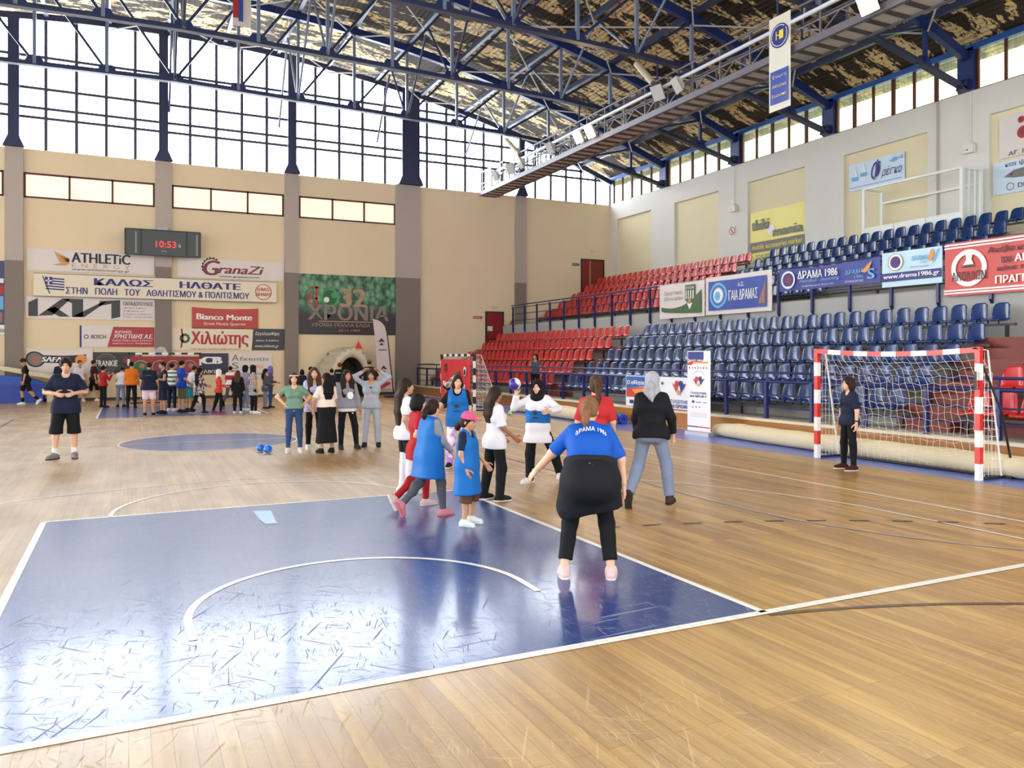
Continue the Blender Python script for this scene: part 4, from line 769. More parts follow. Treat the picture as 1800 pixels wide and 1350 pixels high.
together(p, .5, .60, .26, .055); p.disc(.5, .60, .36 * w_, I_GREY, 1, .35 * w_, 30, 40, 140); p.text('TOGETHER', .14, .46, .86, .487, I_BLUE, .02); p.text('IN SPORT', .14, .42, .86, .447, I_BLUE, .04); p.rect(.2, .35, .32, .378, I_BLUE); p.rect(.38, .355, .62, .365, I_GREY); p.rect(.7, .355, .85, .365, I_GREY)
for x in (.25, .4, .55): p.disc(x, .30, .02, I_GREY)
for i in range(3): p.rect(.12, .22 - .02 * i, .86, .223 - .02 * i, I_GREY)
p.rect(0, .045, .5, .06, I_BLUE); p.rect(.5, .045, 1, .06, I_EURED); r_ = p.done({'event_red_ink': 'corner_shape', 'orange_ink': 'logo'})
m = MB(); m.bar((-.02 * dv.x, -.02 * dv.y, -.055), (1.02 * dv.x, 1.02 * dv.y, -.055), .16, .085); m.build('base_cassette', mat('silver_cassette', (190, 190, 196), .3, metal=.6), r_)
MB().tube([tuple(dv * .5 + Vector((.06, .0, -.05))), tuple(dv * .5 + Vector((.06, 0, hgt - .12)))], .012, 8).build('support_pole', GREYS, r_)

# pennants hanging high up
p_ = [onX(1352, 38, 14.5), onX(1390, 18, 14.5)]
z1 = 11.2; z0 = onX(1356, 198, 14.5)[2]
p = side_panel('hanging_pennant', 14.52, p_[0][1], p_[1][1], z0, z1, VIN('off_white_cloth', (226, 222, 208)), 'white and blue pennant with a round crest hanging from the catwalk rail', 'pennant', wave=.02)
p.rect(.1, .07, .92, .42, V_BL, 1); p.disc(.52, .78, .33, I_BLUE, 1); p.disc(.52, .78, .29, I_WHITE, 2, .27); p.text('Η', .38, .74, .55, .83, I_YEL, .02, 0, 3); p.text('Ι', .55, .74, .68, .83, I_YEL, .02, 0, 3)
for i, s_ in enumerate(('Ένωση', 'Αθλητική', 'Ευρώπη')): p.text(s_, .2, .33 - .1 * i, .84, .37 - .1 * i, I_YEL, .0, 0, 3)
p.done({'blue_vinyl': 'blue_field', 'navy_ink': 'crest'})
a, b_ = onY(409, 50, 23.1), onY(441, 50, 23.1)
p = Panel('hanging_pennant', (a[0], 23.1, a[2] + .1), (1, 0, 0), (0, 0, 1), b_[0] - a[0], 2.4, V_WHITE, 'long pennant in red, blue and white folds hanging before the gable roof', 'pennant', wave=.04)
p.rect(0, 0.1, .3, 1, I_RED, 1); p.rect(.3, .06, .55, 1, V_BL, 1); p.done({'red_ink': 'red_fold', 'blue_vinyl': 'blue_fold'})
# ---------------------------------------------------------------- goals, mats and other loose things
NETW = mat('white_net_cord', (232, 226, 214), .6); GRED = mat('red_goal_paint', (208, 40, 30), .35); GWHITE = mat('white_goal_paint', (236, 232, 226), .35); GBLK = mat('black_goal_paint', (24, 26, 34), .4); BLKM = mat('black_iron', (26, 24, 24), .5)
def goal(name, p0, p1, back, h, cols, label, sag=0.0, depth=(.25, .95), netcell=.12, cord=.0027, netname='net', net=True):
    """p0, p1: feet of the posts; back: unit vector away from the field"""
    c = ((p0[0] + p1[0]) / 2, (p0[1] + p1[1]) / 2); g = empty(name, (c[0], c[1], .004), 0, label, 'goal', 'handball goals')
    a, b = Vector((p0[0] - c[0], p0[1] - c[1], 0)), Vector((p1[0] - c[0], p1[1] - c[1], 0)); d = (b - a).normalized(); bk = Vector((back[0], back[1], 0)); L_ = (b - a).length; up = Vector((0, 0, 1)); s = .04
    def banded(q0, q1, n, nm, first, curve=0.0):
        m = MB()
        for i in range(n):
            m.mi = (i + first) % 2; t0, t1 = i / n, (i + 1) / n; f = lambda t: q0 + (q1 - q0) * t - up * curve * 4 * t * (1 - t); m.bar(f(t0), f(t1), .08, .08, up=bk)
        m.build(nm, cols, g)
    banded(a, a + up * h, 8, 'post', 1); banded(b, b + up * h, 8, 'post', 1); banded(a + up * (h - .04), b + up * (h - .04), 11, 'crossbar', 0, sag)
    m = MB()
    for q in (a, b): m.tube([q + up * .02, q + bk * depth[1] + up * .02], .02, 8)
    m.tube([a + bk * depth[1] + up * .02, b + bk * depth[1] + up * .02], .02, 8); m.build('ground_frame', BLKM, g)
    for q in (a, b): MB().tube([q + up * (h - .03), q + bk * depth[0] + up * (h - .05), q + bk * depth[1] + up * .04], .013, 6).build('net_stay', GWHITE, g)
    if not net: return g
    m = MB(); top = lambda t: a + (b - a) * t + up * (h - .07 - sag * 4 * t * (1 - t)) + bk * .03
    sl = depth[1] - depth[0]; R = random.Random(3); nx, nz = int(L_ / netcell), int(h / netcell)
    def netp(i, j):
        t = i / nx; q = j / nz; dz = q * (h - .12); k = depth[0] * min(1, q * 6) + sl * q ** 1.1; bulge = .12 * math.sin(PI * t) * math.sin(PI * q)
        p = top(t) - up * dz + bk * (k + bulge); return p + d * .02 * math.sin(j * 1.7 + i * .9) + up * (.022 * math.sin(i * 1.9 + j * 2.3) * min(1, q * 8)) * (1 if q < .98 else .4)
    for i in range(nx + 1): m.tube([netp(i, j) for j in range(nz + 1)], cord, 4, False)
    for j in range(nz + 1): m.tube([netp(i, j) for i in range(nx + 1)], cord, 4, False)
    for q, e in ((a, 1), (b, -1)):
        for j in range(1, nz + 1):
            zq = h - .07 - j * (h - .12) / nz; dk = depth[0] * min(1, (j / nz) * 6) + sl * (j / nz) ** 1.1
            m.tube([q + up * zq + d * e * .02, q + up * (zq + .02) + bk * dk * .5 + d * e * .05, q + up * zq + bk * dk], cord, 4, False)
        for j in range(1, 6):
            k = j / 6 * depth[1]; zt = (h - .07) if k < depth[0] else (h - .07) * (1 - (k - depth[0]) / sl) + .03; m.tube([q + bk * k + up * zt + d * e * .03, q + bk * k + up * .04 + d * e * .03], cord, 4, False)
    m.build(netname, NETW, g); return g
g = goal('handball_goal', (9.56, 6.23), (9.63, 3.25), (1, 0), 1.96, [GRED, GWHITE], 'red and white striped handball goal with a white net, parked before the seats', sag=.06, depth=(.2, .52))
m = MB(); m.b2((-.005, -1.53 - .03, 1.2), (-.001 + .0, -1.47, 1.5)); tg = MB().add([(.09 - .135, -1.51 + .0, 1.33), (.09 - .135, -1.47, 1.33), (.09 - .135, -1.47, 1.6), (.09 - .135, -1.51, 1.6)], [(0, 1, 2, 3)]).build('maker_sticker', I_BLACK, g)
q0, q1 = onX(1716, 613, 9.63), None
m = MB(); e = fl(1782, 836, .04); m.tube([tuple(q0), (q0[0] + (e[0] - q0[0]) * .5, q0[1] + (e[1] - q0[1]) * .5 - .1, 1.0), tuple(e)], .018, 6); m.tube([tuple(q0 + np.array([-.1, -.02, .0])), tuple(q0 + np.array([.1, 0, .03]))], .014, 6); m.box((e[0], e[1], .025), (.3, .12, .045)); tag(m.build('black_support_stay', BLKM), 'thin black stay running from the goal corner down to a foot by the beige roll', 'stay')
# far goals
def yOn(px, X): r = ray(px, HY + 1); return CY + (X - CX) * r[1] / r[0]
XG = 8.9; ya, yb = yOn(776.5, XG), yOn(834, XG)
goal('handball_goal', (XG, ya), (XG, yb), (1, 0), 1.92, [GBLK, GWHITE], 'black and white handball goal draped in red, netted side towards the red seats', netcell=.16, cord=.006)
p = Panel('goal_banner', (XG - .06, ya - .12, .16), (0, -1, 0), (0, 0, 1), ya - yb - .3, 1.58, VIN('coral_red_vinyl', (206, 48, 58)), 'coral red banner draped over the mouth of the goal by the red seats', 'banner', wave=.02)
p.text('Bianco Monte', .12, .36, .88, .50, I_WHITE, .05); p.text('Greek Marble Quarries', .2, .24, .8, .30, I_WHITE, .02)
for i in range(5): p.rect(.14, .70 + .045 * i, .24, .735 + .045 * i, I_BLACK if i % 2 else I_MAROON)
p.disc(.86, .74, .16, I_WHITE, 1); p.disc(.86, .72, .11, I_BLACK, 2); p.text('K', .15, .04, .25, .16, I_ORANGE, .03); p.done({'maroon_ink': 'emblem', 'black_ink': 'emblem', 'white_ink': 'lettering'})
a, b_ = onY(226, 640, 29.3), onY(352, 640, 29.3); zt = onY(290, 620, 29.3)[2]
goal('handball_goal', (a[0], 29.3), (b_[0], 29.3), (0, 1), zt, [GBLK, GWHITE], 'black and white handball goal under the gable wall, its mouth covered in deep red', netcell=.2, cord=.006)
p = Panel('goal_banner', (a[0] + .05, 29.25, .62), (1, 0, 0), (0, 0, 1), b_[0] - a[0] - .1, zt - .14 - .62, VIN('deep_red_vinyl', (150, 18, 30)), 'deep red banner with round gold pictures over the goal behind the waiting line', 'banner', wave=.015)
for x in (.15, .42, .62, .86): p.disc(x, .66, .27, I_BRONZE, 1, .24); p.disc(x, .66, .24, I_MAROON if x > .3 else I_GREEN, 1); p.disc(x + .02, .7, .1, I_SKIN, 2)
p.rect(.0, 0, 1, .30, I_WHITE, 1); p.text('BASKETBALL ACADEMIES', .12, .08, .92, .22, I_RED, .03, 0, 3); p.done({'bronze_ink': 'round_picture', 'maroon_ink': 'round_picture', 'green_ink': 'round_picture', 'tan_ink': 'round_picture', 'white_ink': 'white_field'})
a = onY(283, 617, 33.3); m = MB(); P_ = [(a[0] + .26 * math.cos(t), 33.3, a[2] - .12 + .30 * math.sin(t)) for t in np.linspace(0, PI, 17)] + [(a[0] - .26, 33.3, a[2] - .22), (a[0] + .26, 33.3, a[2] - .22)]
o = empty('wall_plaque', (a[0], 33.3, a[2]), 0, 'pale half-round panel on the grey pilaster above the red-covered goal', 'panel'); m.poly([tuple(Vector(q) - Vector((a[0], 33.3, a[2]))) for q in P_], (0, .06, 0)); m.build('panel', mat('pale_plaque', (206, 200, 198), .5), o)
m = MB()
for i in range(3): m.b2((-.2 + .1 * i, -.012, -.2), (-.14 + .1 * i, -.002, .1))
m.build('printed_mark', mat('pale_plaque_mark', (184, 178, 178), .5), o)

# mats at the edge of the court
MATB = mat('blue_mat_vinyl', (20, 62, 160), .4, var=.08, vs=2, bump=.2, bs=3); BEIGE = mat('beige_canvas', (216, 200, 164), .7, var=.06, vs=2, bump=.25, bs=6)
ym = 32.55; a, b_ = onY(-60, 690, ym), onY(76, 690, ym)
m = MB(); m.b2((a[0], ym, .005), (b_[0], 33.25, .72)); tag(m.build('landing_mat', MATB), 'deep blue landing mat lying on the floor by the grey pilaster', 'mat')
m = MB(); m.poly([(a[0], ym + .03, .722), (b_[0] + .05, ym + .03, .722), (b_[0] + .05, ym + .03, .78), (-5.3, ym + .03, 1.04), (a[0], ym + .03, 1.16)], (0, .62, 0)); tag(m.build('wedge_mat', mat('bright_blue_vinyl', (26, 78, 176), .4, var=.08)), 'lighter blue sloping mat on top of the landing mat', 'mat')
m = MB(); m.bar((a[0], ym + .35, 1.62), (b_[0] + .9, ym + .35, .90), .6, .17); tag(m.build('gym_bench', mat('cream_bench', (222, 210, 178), .6)), 'cream padded plank leaning over the blue mats', 'bench')
r0, r1 = b_[0] + .12, onY(122, 698, ym)[0]; m = MB(); m.poly([(r0, ym + .02, .006), (r1, ym + .02, .006), (r1, ym + .02, .47), (r0, ym + .02, .80)], (0, .6, 0)); tag(m.build('vaulting_ramp', BEIGE), 'beige sloping gym ramp behind the walking man in black', 'mat')
# rolled floor covering along the stands
def roll(name, pts, r, lab, spiral=True):
    o = empty(name, (pts[0][0], pts[0][1], .006), 0, lab, 'rolled mat', 'rolled floor coverings'); P = [Vector((x - pts[0][0], y - pts[0][1], r)) for x, y in pts]; m = MB()
    n = 28; V = []; Q = []
    for i in range(len(P) * 8 - 7):
        t = i / 8; k = min(int(t), len(P) - 2); f = t - k; Q.append(P[k] * (1 - f) + P[k + 1] * f)
    for i, c in enumerate(Q):
        d = (Q[min(i + 1, len(Q) - 1)] - Q[max(i - 1, 0)]).normalized(); s = d.cross(Vector((0, 0, 1))); rr = r * (1 - .25 * max(0, 1 - i / 5) ** 2) * (1 + .02 * math.sin(i * 1.7))
        V += [c + Vector((0, 0, -(r - rr))) + s * rr * math.cos(2 * PI * j / n) * 1.08 + Vector((0, 0, rr * math.sin(2 * PI * j / n) * (1 if math.sin(2 * PI * j / n) > -.9 else .98))) for j in range(n)]
    m.add(V, [(i * n + j, i * n + (j + 1) % n, (i + 1) * n + (j + 1) % n, (i + 1) * n + j) for i in range(len(Q) - 1) for j in range(n)] + [tuple(range(n)), tuple((len(Q) - 1) * n + j for j in range(n))])
    m.build('rolled_sheet', BEIGE, o, True)
    d = (P[1] - P[0]).normalized(); s = d.cross(Vector((0, 0, 1))); m = MB(); sp = [P[0] - d * .012 + (s * math.cos(t) + Vector((0, 0, math.sin(t)))) * r * (.12 + .6 * t / 18) - Vector((0, 0, r * .2)) for t in np.linspace(0, 18, 60)]; m.tube(sp, .008, 4); m.build('wound_edge', mat('roll_edge_brown', (130, 112, 84), .8), o)
    return o
roll('rolled_covering', [(10.66, 10.25), (10.45, 8.6), (10.34, 6.4), (10.32, 4.0), (10.32, 2.5), (10.3, -3.5)], .17, 'long beige rolled floor covering lying on the blue border behind the striped goal')
roll('rolled_covering', [(9.95, 14.6), (10.0, 17.0), (10.15, 19.6)], .19, 'further beige rolled floor covering below the red seats')
# foam rollers, balls
FOAM = mat('blue_foam', (24, 58, 170), .7)
for px, lab in ((1078, 'blue foam roller lying by the stands, closer to the gable wall'), (1096, 'blue foam roller lying by the stands, closer to the roll-up stand')):
    c = fl(px, 745, .0); o = empty('foam_roller', (c[0], c[1], .13), 0, lab, 'foam roller', 'foam rollers'); d = Vector((FW[0], FW[1], 0)); m = MB(); n = 20; s = Vector((RT[0], RT[1], 0))
    for r0, nm in ((.125, 'foam_body'),): m.tube([tuple(-d * .02), tuple(d * .6)], r0, n); m.build(nm, FOAM, o, 'auto')
    m = MB(); m.tube([tuple(-d * .026), tuple(-d * .021)], .05, 14); m.build('end_hole', mat('dark_blue_foam', (12, 28, 96), .8), o)
def ball_mat(name, c1, c2, sc):
    m = bpy.data.materials.new(name); m.use_nodes = True; t = m.node_tree; b = t.nodes['Principled BSDF']; b.inputs['Roughness'].default_value = .35; L = t.links.new
    tc = N(t, 'ShaderNodeTexCoord'); v = N(t, 'ShaderNodeTexVoronoi'); v.inputs['Scale'].default_value = sc; v.feature = 'DISTANCE_TO_EDGE'; L(tc.outputs['Object'], v.inputs[0]); r = N(t, 'ShaderNodeMapRange'); r.inputs['From Min'].default_value = .05; r.inputs['From Max'].default_value = .09; L(v.outputs[0], r.inputs[0])
    q = N(t, 'ShaderNodeMix', data_type='RGBA'); L(r.outputs[0], q.inputs[0]); q.inputs[6].default_value = lin(*c2); q.inputs[7].default_value = lin(*c1); L(q.outputs[2], b.inputs['Base Color']); return m
def ball(px, py, r, m, lab, grp=None, z=None):
    c = fl(px, py); o = MB().sphere((0, 0, 0), r, 24, 16).build('handball', m, None, True); o.location = (c[0], c[1], r + .004); tag(o, lab, 'ball', grp); return o
BB = ball_mat('blue_ball_panels', (22, 82, 200), (60, 150, 230), 9)
ball(458, 794, .075, BB, 'blue handball on the floor by the centre circle, touching its twin from behind', 'blue handballs'); ball(471, 797, .08, BB, 'blue handball on the floor, the one closer to the girl in green', 'blue handballs')
ball(898, 731, .09, ball_mat('green_ball_panels', (70, 150, 70), (224, 232, 220), 8), 'green and white handball on the floor before the beige roll')
# inflatable entrance tunnel
SILV = mat('silver_beige_nylon', (206, 196, 176), .45, var=.12, vs=1.2, bump=.6, bs=3.5, stretch=(1, 1, .4)); yT = 31.2
cx_ = onY(620, 690, yT)[0]; tn = empty('entrance_tunnel', (cx_, yT, .004), 0, 'silvery beige inflatable tunnel with a dark arched opening under the green poster', 'tunnel')
def archp(r, h, t):
    k = 1 + (.022 * math.sin(26 * t) if r > .95 else 0); r, h = r * k, h * k; return (r * math.cos(t), h * math.sin(t) ** .9 if math.sin(t) > 0 else 0)
m = MB(); n = 72; A = [PI * i / n for i in range(n + 1)]; rows = []
for yy, r, h, fl_ in ((-.02, 1.12, 2.18, 0), (-.10, 1.0, 2.05, 0), (-.02, .82, 1.84, 0), (.25, .78, 1.80, 0)): rows.append([(x, yy, z_) for x, z_ in (archp(r, h, t) for t in A)])
body = [rows[0]]
for k in range(1, 7):
    q = k / 6 * 1.9; bl = .05 if k % 2 else -.02; body.append([(x - .12 * k / 6, q, z_) for x, z_ in (archp(1.14 + bl + .05 * k / 6, 2.2 + bl, t) for t in A)])
def skin(R, m):
    b = len(m.v); m.v += [p for r in R for p in r]; w = len(R[0])
    for i in range(len(R) - 1):
        for j in range(w - 1): m.f.append((b + i * w + j, b + i * w + j + 1, b + (i + 1) * w + j + 1, b + (i + 1) * w + j)); m.m.append(0)
skin(rows, m); skin(body, m); m.build('inflated_shell', SILV, tn, True)
m = MB(); inn = [[(x, q, z_) for x, z_ in (archp(.78, 1.8, t) for t in A)] for q in (.25, 1.0, 1.9)]; skin(inn, m); m.poly([(x, 1.88, z_) for x, z_ in (archp(.78, 1.8, t) for t in A)], (0, .02, 0)); m.build('inner_lining', mat('olive_lining', (92, 86, 66), .8), tn, True)
x0 = onY(631, 604, yT)[0] - cx_; m = MB(); m.poly([(x0 - .28, .1, 2.14), (x0 + .28, .1, 2.14), (x0, .1, 2.62)], (0, .05, 0)); m.build('peak_flag', mat('pale_orange_edge', (236, 160, 130), .5), tn); m = MB(); m.poly([(x0 - .17, .09, 2.2), (x0 + .17, .09, 2.2), (x0, .09, 2.52)], (0, .03, 0)); m.build('peak_sign', mat('orange_red_sign', (206, 58, 34), .5), tn)
a = onY(585, 625, 33.44); m = MB(); m.b2((a[0] - .25, 33.4, a[2] - .3), (a[0] + .2, 33.44, a[2] + .12)); tag(m.build('wall_sign', mat('dark_maroon_sign', (64, 22, 30), .5)), 'dark maroon square sign on the wall behind the tunnel', 'sign')
# feather flag leaning beside it
yF = 30.6; Bp = onY(693, 693, yF); pts = [onY(x, y, yF) for x, y in ((691, 683), (686, 640), (682.5, 605), (680, 585), (677, 573), (670, 565), (662, 561), (655, 560))]
ff = empty('feather_flag', (Bp[0], yF, .004), 0, 'pale lilac feather flag on a black bowed pole beside the entrance tunnel', 'flag'); Q = [Vector((p[0] - Bp[0], 0, p[2])) for p in pts]
MB().tube([(0, 0, .02)] + [tuple(q) for q in Q], .03, 8).build('bowed_pole', BLKM, ff)
lft = [onY(x, y, yF) for x, y in ((665, 683), (662, 640), (660, 605), (658.5, 590), (657, 578), (656, 570), (655.5, 563), (655, 560))]; Lq = [Vector((p[0] - Bp[0], -.015, p[2])) for p in lft]; m = MB()
m.add([tuple(q) for q in Q] + [tuple(q) for q in Lq], [(i, 8 + i, 9 + i, i + 1) for i in range(7)]); o = m.build('sail', mat('lilac_white_cloth', (206, 190, 196), .6, var=.08, vs=3, bump=.3, bs=5), ff); sm = o.modifiers.new('thickness', 'SOLIDIFY'); sm.thickness = .012; m = MB()
for x, y in ((670, 602), (674, 650)): c = onY(x, y, yF); m.poly([(c[0] - Bp[0] + dx, -.06, c[2] + dz) for dx, dz in ((-.14, .02), (.0, .2), (.14, .02), (.05, .02), (0, .08), (-.05, .02))], (0, .01, 0)); m.poly([(c[0] - Bp[0] + dx, -.06, c[2] + dz) for dx, dz in ((-.1, -.12), (0, -.02), (.1, -.12))], (0, .01, 0))
m.build('printed_logo', I_BLACK, ff); c = onY(665, 615, yF); m = MB(); m.b2((c[0] - Bp[0] + .0, -.05, c[2] - .03), (c[0] - Bp[0] + .36, -.04, c[2] + .03)); m.build('seam', I_GREY, ff)
m = MB(); m.tube([(-.4, -.3, .02), (.4, .3, .02)], .03, 6); m.tube([(-.4, .3, .02), (.4, -.3, .02)], .03, 6); m.build('cross_base', BLKM, ff)
cR = onY(676, 680, yF - .4); o = MB().poly([(-.32, 0, .02), (-.18, 0, -.16), (.36, 0, .12), (.34, 0, .2), (-.3, 0, .22)], (0, .12, 0)).build('weight_bag', mat('red_bag_cloth', (166, 24, 28), .5), None); o.location = (cR[0], yF - .14, cR[2]); tag(o, 'red weight bag hung at the foot of the feather flag', 'bag')
# signs and extinguisher by the doors
for (px, py, w_, lab, mm) in ((840, 558, .58, 'narrow red exit arrow sign on the wall beside the closed red door', I_RED), (1012, 465, .5, 'small dark exit arrow sign on the wall beside the upper doorway', I_DGREY)):
    a = onY(px, py, 33.48); p = Panel('exit_sign', (a[0] - w_ / 2, 33.48, a[2] - .09), (1, 0, 0), (0, 0, 1), w_, .18, mat('cream_sign_board', (222, 206, 180), .5), lab, 'sign', 'exit arrow signs'); p.rect(.04, .12, .8, .88, mm); p.poly([(.8, .05), (.97, .5), (.8, .95)], mm); p.text('ΕΞΟΔΟΣ', .1, .3, .74, .7, I_WHITE, .01, 0, 3); p.done({mm.name: 'arrow_field'})
for px, py, lab in ((871, 539, 'small pale emergency lamp above the closed red door'), (1045, 441, 'small pale emergency lamp above the upper doorway')):
    a = onY(px, py, 33.4); o = empty('emergency_lamp', tuple(a), 0, lab, 'lamp', 'emergency lamps'); MB().box((0, .05, 0), (.3, .1, .1)).build('case', mat('pale_lamp_case', (206, 196, 176), .5), o); MB().box((0, -.005, -.01), (.26, .02, .06)).build('diffuser', mat('lamp_diffuser', (232, 226, 206), .4), o)
a = onY(900, 574, 33.3); o = empty('fire_extinguisher', (a[0], 33.3, a[2] - .25), 0, 'red fire extinguisher hung on the wall beside the closed red door', 'fire extinguisher'); ER = mat('extinguisher_red', (190, 26, 26), .3)
MB().tube([(0, 0, 0), (0, 0, .42), (0, 0, .48), (0, 0, .52)], [.085, .085, .06, .03], 14).build('cylinder', ER, o, True); m = MB(); m.tube([(0, 0, .52), (0, 0, .57)], .025, 8); m.bar((0, 0, .57), (.12, 0, .62), .02, .015); m.build('valve', BLKM, o); MB().tube([(0, 0, .55), (-.1, -.02, .5), (-.11, -.02, .25)], .012, 6).build('hose', BLKM, o); MB().b2((-.05, .08, .1), (.05, .2, .4)).build('wall_bracket', GREYS, o)
# ---------------------------------------------------------------- people: bodies and clothes grown as smooth surfaces around posed bones
class Field:
    """a distance field on a grid; shapes are blended in, then skinned with one closed surface"""
    def __init__(s, lo, hi, h):
        s.lo = np.array(lo, float); s.h = h; s.n = np.maximum(4, np.ceil((np.array(hi) - s.lo) / h).astype(int) + 1); s.V = np.full(tuple(s.n), .25, np.float32)
        s.ax = [s.lo[i] + h * np.arange(s.n[i]) for i in range(3)]
    def sl(s, lo, hi):
        a = np.clip(np.floor((np.array(lo) - s.lo) / s.h).astype(int), 0, s.n - 1); b = np.clip(np.ceil((np.array(hi) - s.lo) / s.h).astype(int) + 1, 1, s.n)
        return tuple(slice(int(i), int(max(j, i + 1))) for i, j in zip(a, b))
    def pts(s, S): return (s.ax[0][S[0]][:, None, None], s.ax[1][S[1]][None, :, None], s.ax[2][S[2]][None, None, :])
    def blend(s, S, d, k):
        v = s.V[S]
        if k > 0: hh = np.maximum(k - np.abs(v - d), 0) / k; s.V[S] = np.minimum(v, d) - hh * hh * k * .25
        else: s.V[S] = np.minimum(v, d)
    def cap(s, a, b, ra, rb=None, k=.03, cut0=False, cut1=False, sq=None):
        rb = ra if rb is None else rb; a, b = np.array(a, float), np.array(b, float); m = max(ra, rb) + k + 3 * s.h
        S = s.sl(np.minimum(a, b) - m, np.maximum(a, b) + m); X, Y, Z = s.pts(S); ab = b - a; L2 = max(float(ab @ ab), 1e-9)
        t = ((X - a[0]) * ab[0] + (Y - a[1]) * ab[1] + (Z - a[2]) * ab[2]) / L2; tc = np.clip(t, 0, 1)
        d = np.sqrt((X - a[0] - tc * ab[0]) ** 2 + (Y - a[1] - tc * ab[1]) ** 2 + (Z - a[2] - tc * ab[2]) ** 2) - (ra + (rb - ra) * tc); L = math.sqrt(L2)
        if cut0: d = np.maximum(d, -t * L)
        if cut1: d = np.maximum(d, (t - 1) * L)
        s.blend(S, d, k)
    def chain(s, P, R, k=.03):
        for i in range(len(P) - 1): s.cap(P[i], P[i + 1], R[i], R[i + 1], k)
    def ell(s, c, r, R=None, k=.03, sub=False):
        c = np.array(c, float); r = np.array(r, float); m = max(r) + k + 3 * s.h; S = s.sl(c - m, c + m); X, Y, Z = s.pts(S); X, Y, Z = X - c[0], Y - c[1], Z - c[2]
        if R is not None: R = np.array(R); X, Y, Z = (R[0, i] * X + R[1, i] * Y + R[2, i] * Z for i in range(3))
        k0 = np.sqrt((X / r[0]) ** 2 + (Y / r[1]) ** 2 + (Z / r[2]) ** 2) + 1e-9; k1 = np.sqrt((X / r[0] ** 2) ** 2 + (Y / r[1] ** 2) ** 2 + (Z / r[2] ** 2) ** 2) + 1e-9; d = k0 * (k0 - 1) / k1
        if sub: s.V[S] = np.maximum(s.V[S], -d)
        else: s.blend(S, d, k)
    def plane(s, p, n):
        """keep the side n points away from"""
        n = np.array(n, float); n /= np.linalg.norm(n); X, Y, Z = s.pts((slice(None),) * 3); s.V = np.maximum(s.V, ((X - p[0]) * n[0] + (Y - p[1]) * n[1] + (Z - p[2]) * n[2]).astype(np.float32))
    def capsub(s, a, b, r):
        g = Field.__new__(Field); g.__dict__.update(s.__dict__); g.V = np.full_like(s.V, .25); g.cap(a, b, r, r, 0); s.V = np.maximum(s.V, -g.V)
    def skin(s):
        V = s.V; n = V.shape; ins = V < 0; c = np.zeros((n[0] - 1, n[1] - 1, n[2] - 1), np.int8)
        for dx in (0, 1):
            for dy in (0, 1):
                for dz in (0, 1): c += ins[dx:n[0] - 1 + dx, dy:n[1] - 1 + dy, dz:n[2] - 1 + dz]
        act = (c > 0) & (c < 8); I = np.argwhere(act)
        if len(I) == 0: return np.zeros((0, 3)), np.zeros((0, 4), int)
        acc = np.zeros((len(I), 3)); cnt = np.zeros(len(I)); cs = [(a, b, d) for a in (0, 1) for b in (0, 1) for d in (0, 1)]
        val = {q: V[I[:, 0] + q[0], I[:, 1] + q[1], I[:, 2] + q[2]] for q in cs}
        for q in cs:
            for ax in range(3):
                if q[ax] == 0:
                    r = list(q); r[ax] = 1; a, b = val[q], val[tuple(r)]; m = (a < 0) != (b < 0); t = np.where(m, a / np.where(m, a - b, 1), 0); p = np.tile(np.array(q, float), (len(I), 1)); p[:, ax] = t; acc[m] += p[m]; cnt[m] += 1
        P = s.lo + s.h * (I + acc / cnt[:, None]); idx = np.full(act.shape, -1); idx[act] = np.arange(len(I)); Q = []
        for ax in range(3):
            o1, o2 = [(1, 2), (2, 0), (0, 1)][ax]; A = [slice(1, m - 1) for m in n]; A[ax] = slice(0, n[ax] - 1); B = list(A); B[ax] = slice(1, n[ax])
            sa, sb = ins[tuple(A)], ins[tuple(B)]; W_ = np.argwhere(sa != sb)
            if len(W_) == 0: continue
            E = W_.copy(); E[:, o1] += 1; E[:, o2] += 1; fl_ = sa[tuple(W_.T)]; q4 = []
            for d1, d2 in ((-1, -1), (0, -1), (0, 0), (-1, 0)):
                e = E.copy(); e[:, o1] += d1; e[:, o2] += d2; q4.append(idx[tuple(e.T)])
            q4 = np.stack(q4, 1); q4[~fl_] = q4[~fl_][:, ::-1]; Q.append(q4)
        Q = np.concatenate(Q); return P, Q[(Q >= 0).all(1)]
def skin_obj(name, parts, m, parent):
    V, F, b = [], [], 0
    for P, Q in parts:
        if len(P): V.append(P); F.append(Q + b); b += len(P)
    if not V: return None
    V = np.concatenate(V); F = np.concatenate(F); me = bpy.data.meshes.new(name); me.vertices.add(len(V)); me.vertices.foreach_set('co', V.astype(np.float32).ravel()); me.loops.add(F.size); me.loops.foreach_set('vertex_index', F.astype(np.int32).ravel()); me.polygons.add(len(F)); me.polygons.foreach_set('loop_start', np.arange(0, F.size, 4, dtype=np.int32)); me.polygons.foreach_set('use_smooth', np.ones(len(F), bool)); me.update(calc_edges=True); me.validate()
    return link(name, me, m, parent)

